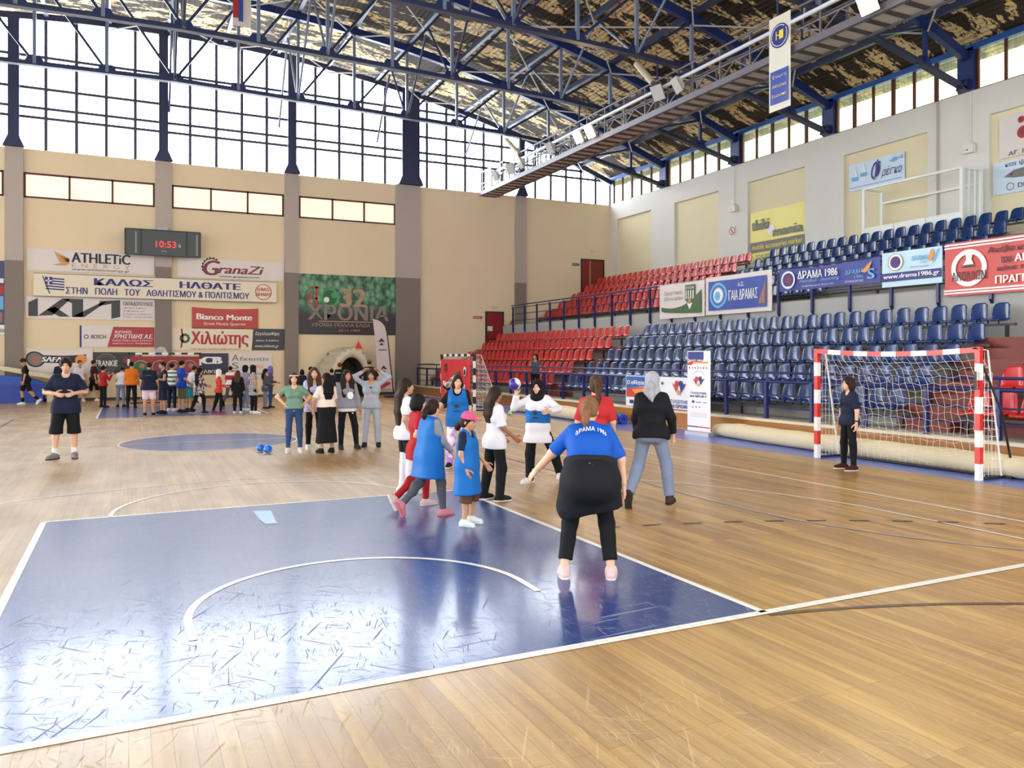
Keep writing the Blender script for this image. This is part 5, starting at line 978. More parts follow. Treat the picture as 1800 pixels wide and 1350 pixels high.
SKINS = {k: mat('skin_' + k, c, .5, var=.05, vs=14) for k, c in {'fair': (222, 172, 142), 'mid': (196, 142, 108), 'tan': (164, 110, 78)}.items()}
HAIRS = {k: mat('hair_' + k, c, .62, spec=.18, var=.25, vs=30, stretch=(1, 1, .25), bump=.5, bs=90) for k, c in {'black': (22, 18, 18), 'dark': (46, 32, 24), 'brown': (78, 52, 36), 'light': (128, 92, 62), 'auburn': (96, 50, 34)}.items()}
EYEW = mat('eye_white', (232, 228, 222), .3); EYED = mat('eye_iris', (40, 28, 22), .2); LIP = mat('lip', (164, 84, 78), .5)
CL = lambda n, c, **k: mat(n, c, k.pop('rough', .8), var=k.pop('var', .06), vs=5, bump=k.pop('bump', .4), bs=k.pop('bs', 9), spec=.25, **k)
def unit(v): v = np.array(v, float); return v / np.linalg.norm(v)
def rotz(a): c, s = math.cos(a), math.sin(a); return np.array([[c, -s, 0], [s, c, 0], [0, 0, 1]])
def frame(up, fwd):
    up = unit(up); x = unit(np.cross(fwd, up)); return np.stack([x, np.cross(up, x), up], 1)   # columns: right, forward, up

def person(label, px, H, face, top=None, bottom=None, shoes=None, hair=None, cover=None, skin='mid', lean=(0, 0, 1), twist=0.0, head=(0, 0), armR=None, armL=None, legR=None, legL=None, g=1.0, bust=0.0, child=False, fine=True, extra=None, curl=.5, group=None, wide=1.0, hands=(None, None), sit=None, up=0.0):
    """px: pixel of the ground between the feet (or a place); H: stature; face: 0 looks away from the camera, 90 towards the picture's right, 180 at the camera.
    limbs: pairs of directions (right, forward, up) of upper and lower segment"""
    G0 = np.array([px[0], px[1], 0]) if len(px) == 3 else fl(*px); v = unit([G0[0] - CX, G0[1] - CY, 0]); r_ = np.array([v[1], -v[0], 0]); a = math.radians(face); f = math.cos(a) * v + math.sin(a) * r_
    yaw = math.atan2(-f[0], f[1]); s = H / 1.70; hs = s * (1.1 if child else 1.0)
    armR = armR or ((.18, 0, -1), (.10, .15, -1)); armL = armL or ((-.18, 0, -1), (-.10, .15, -1)); legR = legR or ((.05, 0, -1), (.03, -.03, -1)); legL = legL or ((-.05, 0, -1), (-.03, -.03, -1))
    T = frame(lean, rotz(math.radians(-twist)) @ np.array([0, 1, 0])); Pv = np.zeros(3); w = wide
    tp = lambda x, y, z: Pv + T @ (np.array([x, y, z]) * s)
    J = {}; hw = .088 * s * w
    for sd, sg, leg, arm in (('R', 1, legR, armR), ('L', -1, legL, armL)):
        J['hip' + sd] = Pv + np.array([sg * hw, 0, -.03 * s]); J['kn' + sd] = J['hip' + sd] + unit(leg[0]) * .425 * s; J['an' + sd] = J['kn' + sd] + unit(leg[1]) * .405 * s
        J['sh' + sd] = tp(sg * .158 * w, -.015, .430); J['el' + sd] = J['sh' + sd] + unit(arm[0]) * .275 * s; J['wr' + sd] = J['el' + sd] + unit(arm[1]) * .235 * s
    feet = {}
    for sd, leg in (('R', legR), ('L', legL)):
        shin = J['an' + sd] - J['kn' + sd]; out = .12 if sd == 'R' else -.12
        fd = leg[2] if len(leg) > 2 else (out, 1, 0); fd = unit(fd); feet[sd] = (J['an' + sd], fd)
    # rest the lower foot on the floor
    def solez(sd):
        an, fd = feet[sd]; return min(an[2] - .075 * s, (an + fd * .14 * s)[2] - .045 * s, (an - fd * .05 * s)[2] - .06 * s)
    z0 = min(solez('R'), solez('L')) - up
    mid = (J['anR'] + J['anL']) / 2
    o = empty('person', (0, 0, 0), 0, label, 'person', group)
    R = rotz(yaw); org = G0 - R @ np.array([mid[0], mid[1], 0]); org[2] = -z0 + 0.0; o.location = tuple(G0)
    M_ = lambda p: R @ np.array(p) + org - G0        # body space to the space of the empty
    K = {k: M_(p) for k, p in J.items()}; TP = lambda x, y, z: M_(tp(x, y, z)); TR = R @ T; d_ = lambda q: R @ np.array(q, float)
    h = .011 if fine else .02
    allp = np.array(list(K.values()) + [TP(0, 0, .85), TP(0, .25, .7), TP(0, -.25, .7)]); lo, hi = allp.min(0) - .22 * s - .05, allp.max(0) + .22 * s + .05; lo[2] = -.02
    gg = g
    def torso(F, e=0.0, k=.05, lo_z=-.1, bu=None, flare=0.0, hem=None):
        F.cap(TP(-.075 * w, 0, -.01), TP(.075 * w, 0, -.01), (.098 * gg + e) * s, None, k * s); F.cap(TP(-.05 * w, .008, .14), TP(.05 * w, .008, .14), (.088 * gg + e) * s, None, k * s); F.cap(TP(-.075 * w, -.005, .30), TP(.075 * w, -.005, .30), (.098 * gg + e) * s, None, k * s)
        F.cap(TP(-.12 * w, -.015, .422), TP(.12 * w, -.015, .422), .050 * s + e * s, None, .06 * s)
        for sg in (-1, 1): F.cap(TP(0, -.025, .485), TP(sg * .13 * w, -.018, .435), .036 * s + e * s * .7, .034 * s + e * s * .7, .04 * s)
        for sg in (-1, 1):
            F.ell(TP(sg * .065 * w, -.05, -.04), np.array([.088, .088, .09]) * s * gg + e * s, TR, k * s)
            if bust: F.ell(TP(sg * .072 * w, .075, .30), np.array([.062, .06, .065]) * s * bust + e * s, TR, .03 * s)
    def leg(F, sd, e0, e1, k=.035, to=1.0):
        th = np.array([.078, .052, .043]) * (.55 + .45 * gg) * s
        a_, b_, c_ = K['hip' + sd], K['kn' + sd], K['an' + sd]; F.cap(a_, b_, th[0] + e0, th[1] + e0 + (e1 - e0) * .5, k)
        if to > .5: q = b_ + (c_ - b_) * min(1, (to - .5) * 2); F.cap(b_, q, th[1] + e0 + (e1 - e0) * .5, (.036 * s + e1 if to >= 1 else th[1] * .9 + e1), k)
        if to > .7: F.ell(b_ + (c_ - b_) * .28 - d_((0, .013 * s, 0)), np.array([.046, .05, .1]) * s * (.6 + .4 * gg) + e0 * .9, None, .03)
    def arm(F, sd, e0, e1, to=1.0, k=.03):
        r0, r1, r2 = (np.array([.046, .037, .027]) * (.5 + .5 * gg) * s); a_, b_, c_ = K['sh' + sd], K['el' + sd], K['wr' + sd]
        if to <= .5: F.cap(a_, a_ + (b_ - a_) * to * 2, r0 + e0, r1 + e1, k, cut1=True)
        else: F.cap(a_, b_, r0 + e0, r1 + e0 + (e1 - e0) * .5, k); F.cap(b_, b_ + (c_ - b_) * (to - .5) * 2, r1 + e0 + (e1 - e0) * .5, r2 + e1, k, cut1=to < 1.02)
    # body, one continuous surface
    Hc = TP(0, .015, .635); hy, hp = math.radians(head[0]), math.radians(head[1]); hf = d_(rotz(-hy) @ (T @ np.array([0, math.cos(hp), math.sin(hp)]) * 1.0)); hu = d_(rotz(-hy) @ (T @ np.array([0, -math.sin(hp), math.cos(hp)])))
    if head == (0, 0): hu = unit(hu * .6 + np.array([0, 0, .4]))
    HR = frame(hu, hf); q = hs
    Hp = lambda x, y, z: Hc + HR @ (np.array([x, y, z]) * q)
    B = Field(lo, hi, h); torso(B, 0)
    B.cap(TP(0, -.02, .46), Hp(0, -.02, -.06), .05 * s, .047 * s, .04)
    for sd in 'RL': leg(B, sd, 0, 0); arm(B, sd, 0, 0)
    def headf(F, k=.02):
        F.ell(Hp(0, -.012, .03), np.array([.072, .092, .088]) * q, HR, k); F.ell(Hp(0, .028, -.04), np.array([.056, .062, .075]) * q, HR, .03 * q); F.ell(Hp(0, .06, -.088), np.array([.026, .024, .022]) * q, HR, .03 * q)
        F.cap(Hp(0, .088, .0), Hp(0, .104, -.034), .009 * q, .0135 * q, .014 * q); F.ell(Hp(0, .088, -.066), np.array([.024, .012, .011]) * q, HR, .012 * q)
        for sg in (-1, 1): F.ell(Hp(sg * .076, -.012, -.012), np.array([.011, .02, .031]) * q, HR, .008 * q); F.ell(Hp(sg * .038, .058, -.03), np.array([.022, .02, .02]) * q, HR, .02 * q); F.ell(Hp(sg * .03, .096, .008), np.array([.019, .018, .012]) * q, HR, 0, True)
    headf(B); parts = [B.skin()]
    if fine:
        F = Field(Hc - .17 * q, Hc + .17 * q, .0055); headf(F); F.cap(TP(0, -.02, .50), Hp(0, -.02, -.06), .05 * s, .047 * s, .03); parts.append(F.skin())
    hk = .0052 if fine else .012
    for sd, sg, spec in (('R', 1, hands[0]), ('L', -1, hands[1])):
        wr = K['wr' + sd]; fd = unit(wr - K['el' + sd]); spec = spec or {}; cu = spec.get('curl', curl)
        if 'dir' in spec: fd = unit(d_(spec['dir']))
        pn = unit(d_(spec.get('palm', (-sg, .25, 0)))); pn = unit(pn - fd * (pn @ fd)); sx = np.cross(fd, pn) * (1 if sd == 'R' else 1)     # palm faces pn
        th_side = sx if (sx @ d_(spec.get('thumb', (0, 1, .35)))) > 0 else -sx; z = s * (1.06 if child else 1.0); F = Field(wr - .2 * z, wr + .2 * z, hk)
        F.cap(wr - fd * .05 * z, wr + fd * .015 * z, .026 * s, .024 * s, .02); pc = wr + fd * .05 * z
        for t in (-1, -.33, .33, 1): F.cap(wr + fd * .012 * z + th_side * t * .014 * z, wr + fd * .085 * z + th_side * t * .026 * z, .0145 * z, .0125 * z, .012)
        for i, (t, L_) in enumerate(((1, .074), (.34, .082), (-.33, .076), (-1, .06))):
            p0 = wr + fd * .085 * z + th_side * t * .027 * z; cc = cu * (1 + .12 * (i - 1)); dd = fd; P_ = [p0]; ang = 0.0
            for m_ in (.44, .32, .24): ang += cc * (.55, .8, .6)[len(P_) - 1]; dd = unit(fd * math.cos(ang) + pn * math.sin(ang) + th_side * t * .05); P_.append(P_[-1] + dd * L_ * m_ * z)
            F.chain(P_, [.0095 * z, .0088 * z, .008 * z, .007 * z], .004)
        tdir = unit(th_side * .8 + fd * .55 + pn * .35); t0 = wr + fd * .022 * z + th_side * .024 * z; t1 = t0 + tdir * .038 * z; t2 = t1 + unit(tdir + fd * .5 + pn * cu * .5) * .032 * z; t3 = t2 + unit(tdir * .4 + fd + pn * cu * .6) * .026 * z; F.chain([t0, t1, t2, t3], [.014 * z, .0115 * z, .0098 * z, .008 * z], .008)
        parts.append(F.skin())
    body = skin_obj('body', parts, SKINS[skin], o)
    if fine or cover is None:
        for sg in (-1, 1):
            m = MB(); c_ = Hp(sg * .03, .079, .005); m.sphere(tuple(c_), (.013 * q, .0115 * q, .0075 * q), 10, 8); m.mi = 1; c_ = Hp(sg * .03, .0865, .005); m.sphere(tuple(c_), .0062 * q, 8, 6); m.build('eye', [EYEW, EYED], o, True)
            m = MB(); m.tube([tuple(Hp(sg * x, y, z_)) for x, y, z_ in ((.014, .097, .023), (.03, .095, .029), (.047, .082, .022))], .0035 * q, 6); m.build('eyebrow', HAIRS['dark'], o, True)
        m = MB(); m.tube([tuple(Hp(x, y, -.066)) for x, y in ((-.024, .088), (-.01, .0985), (.01, .0985), (.024, .088))], [.002 * q, .005 * q, .005 * q, .002 * q], 8); m.build('mouth', LIP, o, True)
    # clothes
    def box(z0_, z1_): return lo, hi
    def garment(name, fn, m, res=h):
        F = Field(lo, hi, res); fn(F); return skin_obj(name, [F.skin()], m, o)
    def upper(F, t):
        e = t.get('e', .014); torso(F, e); hem = t.get('hem', -.06)
        fl0 = t.get('flare', .012); F.cap(TP(-.07 * w, -.005, hem + .03), TP(.07 * w, -.005, hem + .03), (.105 * gg + e + fl0) * s, None, .07 * s)
        if t.get('fall'): F.cap(TP(-.06 * w, .03, hem + .03), TP(-.06 * w, .05, .28), (.09 * gg + e) * s, (.07 * gg) * s, .06 * s); F.cap(TP(.06 * w, .03, hem + .03), TP(.06 * w, .05, .28), (.09 * gg + e) * s, (.07 * gg) * s, .06 * s)
        sl = t.get('sleeve', .38)
        if sl: [arm(F, sd, (e * .55) * s, (t.get('cuff', .020)) * s, sl) for sd in 'RL']
        else:
            for sd, sg in (('R', 1), ('L', -1)): F.capsub(K['sh' + sd] + (TP(sg * .05, 0, .0) - TP(0, 0, 0)) * 1.0, K['sh' + sd] + TR @ np.array([sg * .012, 0, -.10]) * s, .062 * s)
        F.plane(TP(0, 0, hem), -(TR[:, 2])) ; n_ = t.get('neck', .062)
        if n_: F.capsub(TP(0, .01 + t.get('vee', 0), .465 - t.get('drop', 0)), TP(0, .02, .62), n_ * s)
    def lower(F, b):
        kd = b['kind']; e = b.get('e', .012); wz = b.get('waist', .03); F.cap(TP(-.07 * w, 0, .01), TP(.07 * w, 0, .01), (.098 * gg + e * .6) * s, None, .05)
        if wz > .05: F.cap(TP(-.055 * w, 0, .12), TP(.055 * w, 0, .12), (.088 * gg + e) * s, None, .05)
        for sg in (-1, 1): F.ell(TP(sg * .065 * w, -.05, -.04), np.array([.09, .09, .092]) * s * gg + e * s, TR, .05)
        F.ell(TP(0, -.005, -.075), np.array([.075, .075, .06]) * s, TR, .05)
        if kd in ('pants', 'shorts'):
            for sd in 'RL':
                to = b.get('to', 1.0 if kd == 'pants' else .56); leg(F, sd, (e + .0) * s, b.get('cuff', .012 if kd == 'pants' else .04) * s, .04, to)
                if to < 1: a_, b_ = (K['kn' + sd], K['an' + sd]); cp = (K['hip' + sd] + (b_ * 0 + a_ - K['hip' + sd]) * to * 2) if to <= .5 else a_ + (b_ - a_) * (to - .5) * 2; cutd.append((cp, (b_ - a_) if to > .5 else (a_ - K['hip' + sd]), sd))
        if kd == 'skirt':
            zt = b.get('len', .75); m1 = (K['anR'] + K['anL']) / 2; base = (K['knR'] + K['knL']) / 2 * .25 + m1 * .75; base[2] = max(.02, K['hipR'][2] * (1 - zt)); rr = b.get('r', .2) * s
            for t in (-.35, .35): F.cap(TP(t * .16, 0, 0), base + d_((t * .22 * s, 0, 0)), .1 * s * gg, rr * .8, .1)
            F.plane((0, 0, base[2]), (0, 0, -1))
        F.plane(TP(0, 0, wz), TR[:, 2])
    cutd = []
    def cutlegs(F):
        X, Y, Z = F.pts((slice(None),) * 3)
        for cp, dr, sd in cutd:
            dr = unit(dr); other = K['kn' + ('L' if sd == 'R' else 'R')]; own = K['kn' + sd]; nd = (X - cp[0]) * dr[0] + (Y - cp[1]) * dr[1] + (Z - cp[2]) * dr[2]; near = ((X - own[0]) ** 2 + (Y - own[1]) ** 2 + (Z - own[2]) ** 2) < ((X - other[0]) ** 2 + (Y - other[1]) ** 2 + (Z - other[2]) ** 2); F.V = np.where(near, np.maximum(F.V, nd), F.V).astype(np.float32)
    if bottom:
        for i, b in enumerate(bottom if isinstance(bottom, list) else [bottom]):
            cutd.clear(); garment(b.get('name', {'pants': 'trousers', 'shorts': 'shorts', 'skirt': 'skirt'}[b['kind']]), lambda F: (lower(F, b), cutlegs(F)), b['m'])
    for t in ([top] if isinstance(top, dict) else (top or [])): garment(t.get('name', 'shirt'), lambda F: upper(F, t), t['m'])
    # shoes and socks
    if shoes:
        for sd in 'RL':
            an, fd = K['an' + sd], unit(d_(feet[sd][1])); side = unit(np.cross(fd, [0, 0, 1])); upv = np.cross(side, fd); z = s * shoes.get('k', 1.12); F = Field(an - .24 * z, an + .3 * z, h * .75); hl, toe = an - fd * .045 * z - upv * .035 * z, an + fd * .135 * z - upv * .045 * z
            F.cap(hl, hl + fd * .06 * z, .036 * z, .038 * z, .03); F.cap(hl + fd * .05 * z, toe, .039 * z, .034 * z, .03); F.cap(an + upv * shoes.get('high', .01) * z, an - upv * .03 * z + fd * .02 * z, .042 * z, .04 * z, .03); F.cap(an - upv * .01 * z + fd * .01 * z, an + fd * .1 * z - upv * .04 * z, .036 * z, .03 * z, .03); F.plane(an - upv * .062 * z, -upv); F.plane(an + upv * (shoes.get('high', .01) + .02) * z, upv); skin_obj('shoe', [F.skin()], shoes['m'], o)
            F = Field(an - .24 * z, an + .3 * z, h * .75); F.cap(hl - upv * .012 * z, hl + fd * .07 * z - upv * .012 * z, .042 * z, .042 * z, .02); F.cap(hl + fd * .06 * z - upv * .012 * z, toe - upv * .01 * z, .044 * z, .04 * z, .02); F.plane(an - upv * .076 * z, -upv); F.plane(an - upv * .054 * z, upv); skin_obj('sole', [F.skin()], shoes.get('sole', CL('white_rubber', (226, 222, 216), bump=0)), o)
            if shoes.get('sock'): F = Field(an - .2 * z, an + .25 * z, h * .75); kn = K['kn' + sd]; F.cap(an - upv * .02 * z, an + unit(kn - an) * shoes.get('sockh', .07) * z, .043 * z, .045 * z, .01, cut1=True); skin_obj('sock', [F.skin()], shoes['sock'], o)
    # hair, scarves and caps
    if hair:
        hm = HAIRS[hair.get('c', 'dark')]; hb = Hc + np.array([-.5, -.5, -.75]) * s, Hc + np.array([.5, .5, .25]) * s; F = Field(hb[0], hb[1], .009 if fine else .016); st = hair.get('style', 'short'); th = hair.get('thick', .0)
        F.ell(Hp(0, -.02, .036), np.array([.084 + th, .102 + th, .096 + th]) * q, HR, .02)
        if st != 'short' or hair.get('full'): F.ell(Hp(0, -.05, -.02), np.array([.082, .075, .085]) * q, HR, .03)
        F.ell(Hp(0, .098, -.035), np.array([.062, .07, .098]) * q, HR, 0, True)
        if st == 'short': F.ell(Hp(0, .06, -.115), np.array([.14, .115, .1]) * q, HR, 0, True); [F.ell(Hp(sg * .02, .075, .085), np.array([.05, .03, .022]) * q, HR, .02) for sg in (-1, 1) if hair.get('fringe')]
        bk = -HR[:, 1]; dn = np.array([0, 0, -1.0])
        if st == 'pony':
            L_ = hair.get('len', .35) * s; p0 = Hp(0, -.105, hair.get('z', .03)); dr = unit(bk * .55 + dn * .9 + d_(hair.get('swing', (0, 0, 0)))); P_ = [p0, p0 + bk * .035 * s, p0 + bk * .05 * s + dr * L_ * .35, p0 + bk * .03 * s + dr * L_ * .7, p0 + dr * L_]; F.chain(P_, [.022 * q, .032 * q, .038 * q, .03 * q, .01 * q], .03)
        if st == 'long':
            L_ = hair.get('len', .35) * s
            for x in ((-.055, -.028, 0, .028, .055) if not hair.get('front') else (-.075, -.05, 0, .05, .075)):
                fr = hair.get('front', 0) if abs(x) > .04 else 0; p0 = Hp(x * 1.1, -.05 + .04 * fr, .0); p1 = TP(x * 1.5, -.105 + .17 * fr, .50); p2 = TP(x * 1.4, -.115 + .21 * fr, .48 - L_ / s * .55); p3 = TP(x * 1.1, -.11 + .2 * fr, .48 - L_ / s); F.chain([p0, p1, p2, p3], [.04 * q, .04 * q, .036 * q, .018 * q], .03)
        if st == 'bun': F.ell(Hp(0, -.12, .05), np.array([.04, .04, .04]) * q, HR, .02)
        if st == 'bob': [F.chain([Hp(x, y, .0), Hp(x * 1.1, y, -.06), Hp(x, y + .01, -.12)], [.03 * q, .034 * q, .02 * q], .03) for x, y in ((-.07, -.02), (.07, -.02), (-.04, -.08), (.04, -.08), (0, -.095))]
        skin_obj('hair', [F.skin()], hm, o)
        if hair.get('tie'): m = MB(); p0 = Hp(0, -.12, hair.get('z', .03)); m.sphere(tuple(p0), (.036 * q, .036 * q, .03 * q), 12, 8); m.build('hair_tie', hair['tie'], o, True)
    if cover:
        kd = cover['kind']; F = Field(Hc - .42 * s, Hc + .4 * s, .009 if fine else .016)
        if kd == 'hijab':
            F.ell(Hp(0, -.02, .03), np.array([.094, .112, .108]) * q, HR, .02); F.ell(Hp(0, -.02, -.07), np.array([.085, .09, .1]) * q, HR, .04); F.cap(Hp(0, -.01, -.1), TP(0, .0, .47), .085 * q, .105 * s, .05); F.cap(TP(-.07, .0, .45), TP(.07, .0, .45), .07 * s, None, .05)
            if cover.get('tail'): F.chain([Hp(0, -.09, -.08), Hp(0, -.125, -.10), TP(.01, -.125, .43), TP(.03, -.135, .36)], [.035 * q, .045 * q, .035 * q, .012 * q], .04)
            F.ell(Hp(0, .12, -.02), np.array([.056, .075, .088]) * q, HR, 0, True); skin_obj('headscarf', [F.skin()], cover['m'], o)
        if kd == 'cap':
            F.ell(Hp(0, -.018, .045), np.array([.09, .108, .1]) * q, HR, 0); F.plane(Hp(0, 0, .035), -HR[:, 2]); skin_obj('cap', [F.skin()], cover['m'], o); F = Field(Hc - .3 * s, Hc + .3 * s, .008); F.ell(Hp(0, .12, .045), np.array([.068, .075, .03]) * q, HR, 0); F.plane(Hp(0, 0, .058), HR[:, 2]); F.plane(Hp(0, 0, .044), -HR[:, 2]); skin_obj('cap_brim', [F.skin()], cover.get('brim', cover['m']), o)
        if kd == 'band': m = MB(); n = 24; m.tube([tuple(Hp(.086 * math.sin(2 * PI * i / n), -.02 + .104 * math.cos(2 * PI * i / n), .058 + .03 * -math.cos(2 * PI * i / n) * -1 * .4)) for i in range(n + 1)], .016 * q, 8); m.build('headband', cover['m'], o, True)
    ctx = dict(o=o, K=K, TP=TP, TR=TR, Hp=Hp, HR=HR, s=s, q=q, Field=Field, lo=lo, hi=hi, h=h, torso=torso, d=d_, G0=G0, gg=gg, w=w, arm=arm, leg=leg)
    if extra: extra(ctx)
    return ctx
def bib(m, hem=-.32, flare=.06, e=.035):
    """sleeveless training bib worn over the shirt"""
    def fn(c):
        F = Field(c['lo'], c['hi'], c['h']); s, TP, K, TR = c['s'], c['TP'], c['K'], c['TR']; c['torso'](F, e); b = TP(0, 0, hem + .02)
        for t in (-.07, .07): F.cap(TP(t, -.01, .2), TP(t * 1.25, -.01, hem + .02), (.1 * c['gg'] + e * .6) * s, (.11 * c['gg'] + flare) * s, .07)
        for sd, sg in (('R', 1), ('L', -1)): F.capsub(K['sh' + sd] + TR @ np.array([sg * .03, 0, .03]) * s, K['sh' + sd] + TR @ np.array([sg * .03, 0, -.13]) * s, .062 * s)
        F.plane(TP(0, 0, hem), -TR[:, 2]); F.capsub(TP(0, .03, .44), TP(0, .03, .62), .085 * s); skin_obj('training_bib', [F.skin()], m, c['o'])
    return fn
# ---------------------------------------------------------------- the people on the court
def patt(name, c1, c2, kind='check', sc=14, rough=.8):
    m = bpy.data.materials.new(name); m.use_nodes = True; t = m.node_tree; b = t.nodes['Principled BSDF']; b.inputs['Roughness'].default_value = rough; L = t.links.new; tc = N(t, 'ShaderNodeTexCoord'); q = N(t, 'ShaderNodeMix', data_type='RGBA'); q.inputs[6].default_value = lin(*c1); q.inputs[7].default_value = lin(*c2)
    if kind == 'check':
        w1 = N(t, 'ShaderNodeTexWave'); w1.bands_direction = 'X'; w1.inputs['Scale'].default_value = sc; w2 = N(t, 'ShaderNodeTexWave'); w2.bands_direction = 'Z'; w2.inputs['Scale'].default_value = sc; a = N(t, 'ShaderNodeMath', op='MULTIPLY'); L(tc.outputs['Object'], w1.inputs[0]); L(tc.outputs['Object'], w2.inputs[0]); L(w1.outputs[1], a.inputs[0]); L(w2.outputs[1], a.inputs[1]); f = a.outputs[0]; lo, hi = .12, .3
    elif kind == 'stripe':
        w1 = N(t, 'ShaderNodeTexWave'); w1.bands_direction = 'Z'; w1.inputs['Scale'].default_value = sc; L(tc.outputs['Object'], w1.inputs[0]); f = w1.outputs[1]; lo, hi = .45, .55
    else:
        n = N(t, 'ShaderNodeTexNoise'); n.inputs['Scale'].default_value = sc; n.inputs['Detail'].default_value = 3; L(tc.outputs['Object'], n.inputs[0]); f = n.outputs[0]; lo, hi = .46, .56
    r = N(t, 'ShaderNodeMapRange'); r.inputs['From Min'].default_value = lo; r.inputs['From Max'].default_value = hi; L(f, r.inputs[0]); L(r.outputs[0], q.inputs[0]); L(q.outputs[2], b.inputs['Base Color']); return m
C_NAVY = CL('navy_jersey', (28, 34, 58)); C_BLACK = CL('black_jersey', (20, 20, 24)); C_BLACK2 = CL('black_leggings', (17, 17, 20), bump=.2); C_WHITE = CL('white_cotton', (228, 224, 230)); C_BIB = CL('bright_blue_bib', (18, 104, 180), rough=.6, bump=.5); C_RED = CL('red_cotton', (168, 28, 40)); C_RED2 = CL('coral_red_cotton', (190, 46, 48)); C_GREY = CL('grey_marl', (142, 142, 150)); C_DG = CL('charcoal_cotton', (84, 86, 92)); C_JEAN = CL('blue_denim', (52, 74, 116), bump=.3); C_JEAN2 = CL('pale_denim', (124, 134, 158), bump=.35); C_SAGE = CL('sage_green_cotton', (116, 150, 132)); C_LILAC = CL('lilac_cotton', (196, 190, 226)); C_CREAM = CL('cream_cotton', (238, 220, 208)); C_BROWN = CL('brown_cloth', (92, 64, 48)); C_BEIGE = CL('beige_cotton', (206, 186, 164)); C_ROYAL = CL('royal_blue_jersey', (16, 82, 176), rough=.65); C_ORANGE = CL('orange_cotton', (224, 116, 30)); C_PINKW = CL('pale_pink_cloth', (226, 200, 214)); C_OLIVE = CL('olive_cloth', (92, 88, 62)); C_TEAL = CL('teal_cloth', (52, 140, 150)); C_GSUIT = CL('pale_grey_fleece', (168, 172, 182)); C_SCARF = CL('silver_scarf', (166, 168, 172), var=.2); C_PINK = CL('pink_cap_cloth', (232, 84, 132)); C_PURPLE = CL('violet_scarf', (112, 104, 190)); C_MAROON = CL('maroon_jersey', (64, 32, 40)); C_BLUET = CL('deep_blue_tee', (28, 64, 176)); C_CORAL = CL('coral_jacket', (206, 66, 62))
TIE = patt('tie_dye_cloth', (190, 130, 216), (236, 228, 240), 'noise', 7); PLAID = patt('purple_plaid', (86, 66, 112), (206, 196, 206), 'check', 9); PLAIDW = patt('white_plaid', (60, 60, 66), (224, 222, 220), 'check', 8); FLOR = patt('mottled_floral', (62, 50, 58), (206, 186, 180), 'noise', 16); STR = patt('green_white_stripe', (84, 120, 104), (226, 226, 222), 'stripe', 2.2); DIP = patt('white_red_block', (190, 36, 48), (230, 224, 222), 'stripe', .9)
def S_(n, c, sole=(226, 222, 216), **k): return dict(m=CL('shoe_' + n, c, bump=.15), sole=CL('sole_%s' % n, sole, bump=0), **k)
WS = CL('white_sock', (230, 228, 224)); S_GREY = S_('grey', (128, 122, 124), (52, 48, 48), high=.03, sock=WS, sockh=.1); S_WHITE = S_('white', (228, 224, 222)); S_BLACK = S_('black', (28, 26, 28), (34, 32, 32)); S_BW = S_('black_white', (30, 30, 32)); S_PINK = S_('pink', (206, 128, 136), (190, 104, 112)); S_ROSE = S_('rose', (214, 184, 180), (226, 206, 200)); S_RED = S_('dark_red', (64, 28, 32), (222, 214, 210)); S_MAG = S_('magenta', (150, 40, 86), (214, 130, 160)); S_BRN = S_('brown', (64, 48, 40), (52, 40, 34)); S_WG = S_('white_green', (214, 222, 214), (232, 230, 226))
def cyl_text(c, s_, zc, wd, ht, R_, m, name, arc_=0.0, back=True, yoff=0.0):
    """writing that follows a garment's round back"""
    V, F = txt_mesh(s_, wd, ht, .03); sg = -1 if back else 1; P = []
    for x, z_ in V:
        xx = x - wd / 2; zz = z_ + zc - arc_ * (xx / (wd / 2)) ** 2; a = xx / R_; P.append(tuple(c['TP'](R_ * math.sin(a) * (1 if back else -1), yoff + sg * (R_ * math.cos(a)), zz)))
    MB().add(P, F).build(name, m, c['o'])
def patch(c, x, z_, rx, rz_, y, m, name='chest_print'):
    mb = MB(); n = 14; mb.add([tuple(c['TP'](x + rx * math.cos(2 * PI * i / n), y - .35 * (rx * math.cos(2 * PI * i / n)) ** 2 / .1, z_ + rz_ * math.sin(2 * PI * i / n))) for i in range(n)], [tuple(range(n))]); mb.build(name, m, c['o'])
def stripe(c, sd, m, name='side_stripe', e=.014):
    s = c['s']; K = c['K']; a, b, q = K['hip' + sd], K['kn' + sd], K['an' + sd]; out = c['d']((1 if sd == 'R' else -1, 0, 0)); P = [a + out * (.088 * s + e), a * .5 + b * .5 + out * (.072 * s + e), b + out * (.058 * s + e), b * .5 + q * .5 + out * (.05 * s + e), q + out * (.036 * s + e)]; MB().tube([tuple(p) for p in P], .011, 6).build(name, m, c['o'], True)

# the boy with folded hands
person('boy in loose black T-shirt and shorts, hands held before his stomach, standing alone', (114, 806), 1.80, 184, skin='fair', g=1.28, head=(0, -.12 * 60), top=[dict(m=CL('grey_lining', (150, 140, 140)), name='undershirt', sleeve=.49, e=.004, hem=.14, flare=-.06, neck=.05, cuff=.028), dict(m=C_NAVY, sleeve=.455, e=.018, cuff=.034, flare=.005, hem=-.17, neck=.066)], bottom=dict(kind='shorts', m=C_BLACK, to=.57, cuff=.055, e=.02), shoes=S_GREY, hair=dict(style='short', c='dark', thick=.012, fringe=1), armR=((.50, .12, -.85), (-.62, .75, -.08)), armL=((-.50, .12, -.85), (.62, .75, -.08)), legR=((.13, .05, -1), (.04, -.04, -1), (.6, .8, 0)), legL=((-.08, 0, -1), (-.02, -.04, -1)), hands=(dict(dir=(-.8, .5, -.25), palm=(-.3, -.9, .1), thumb=(0, .1, 1), curl=.55), dict(dir=(.8, .5, -.25), palm=(.3, -.9, .1), thumb=(0, .1, 1), curl=.55)))
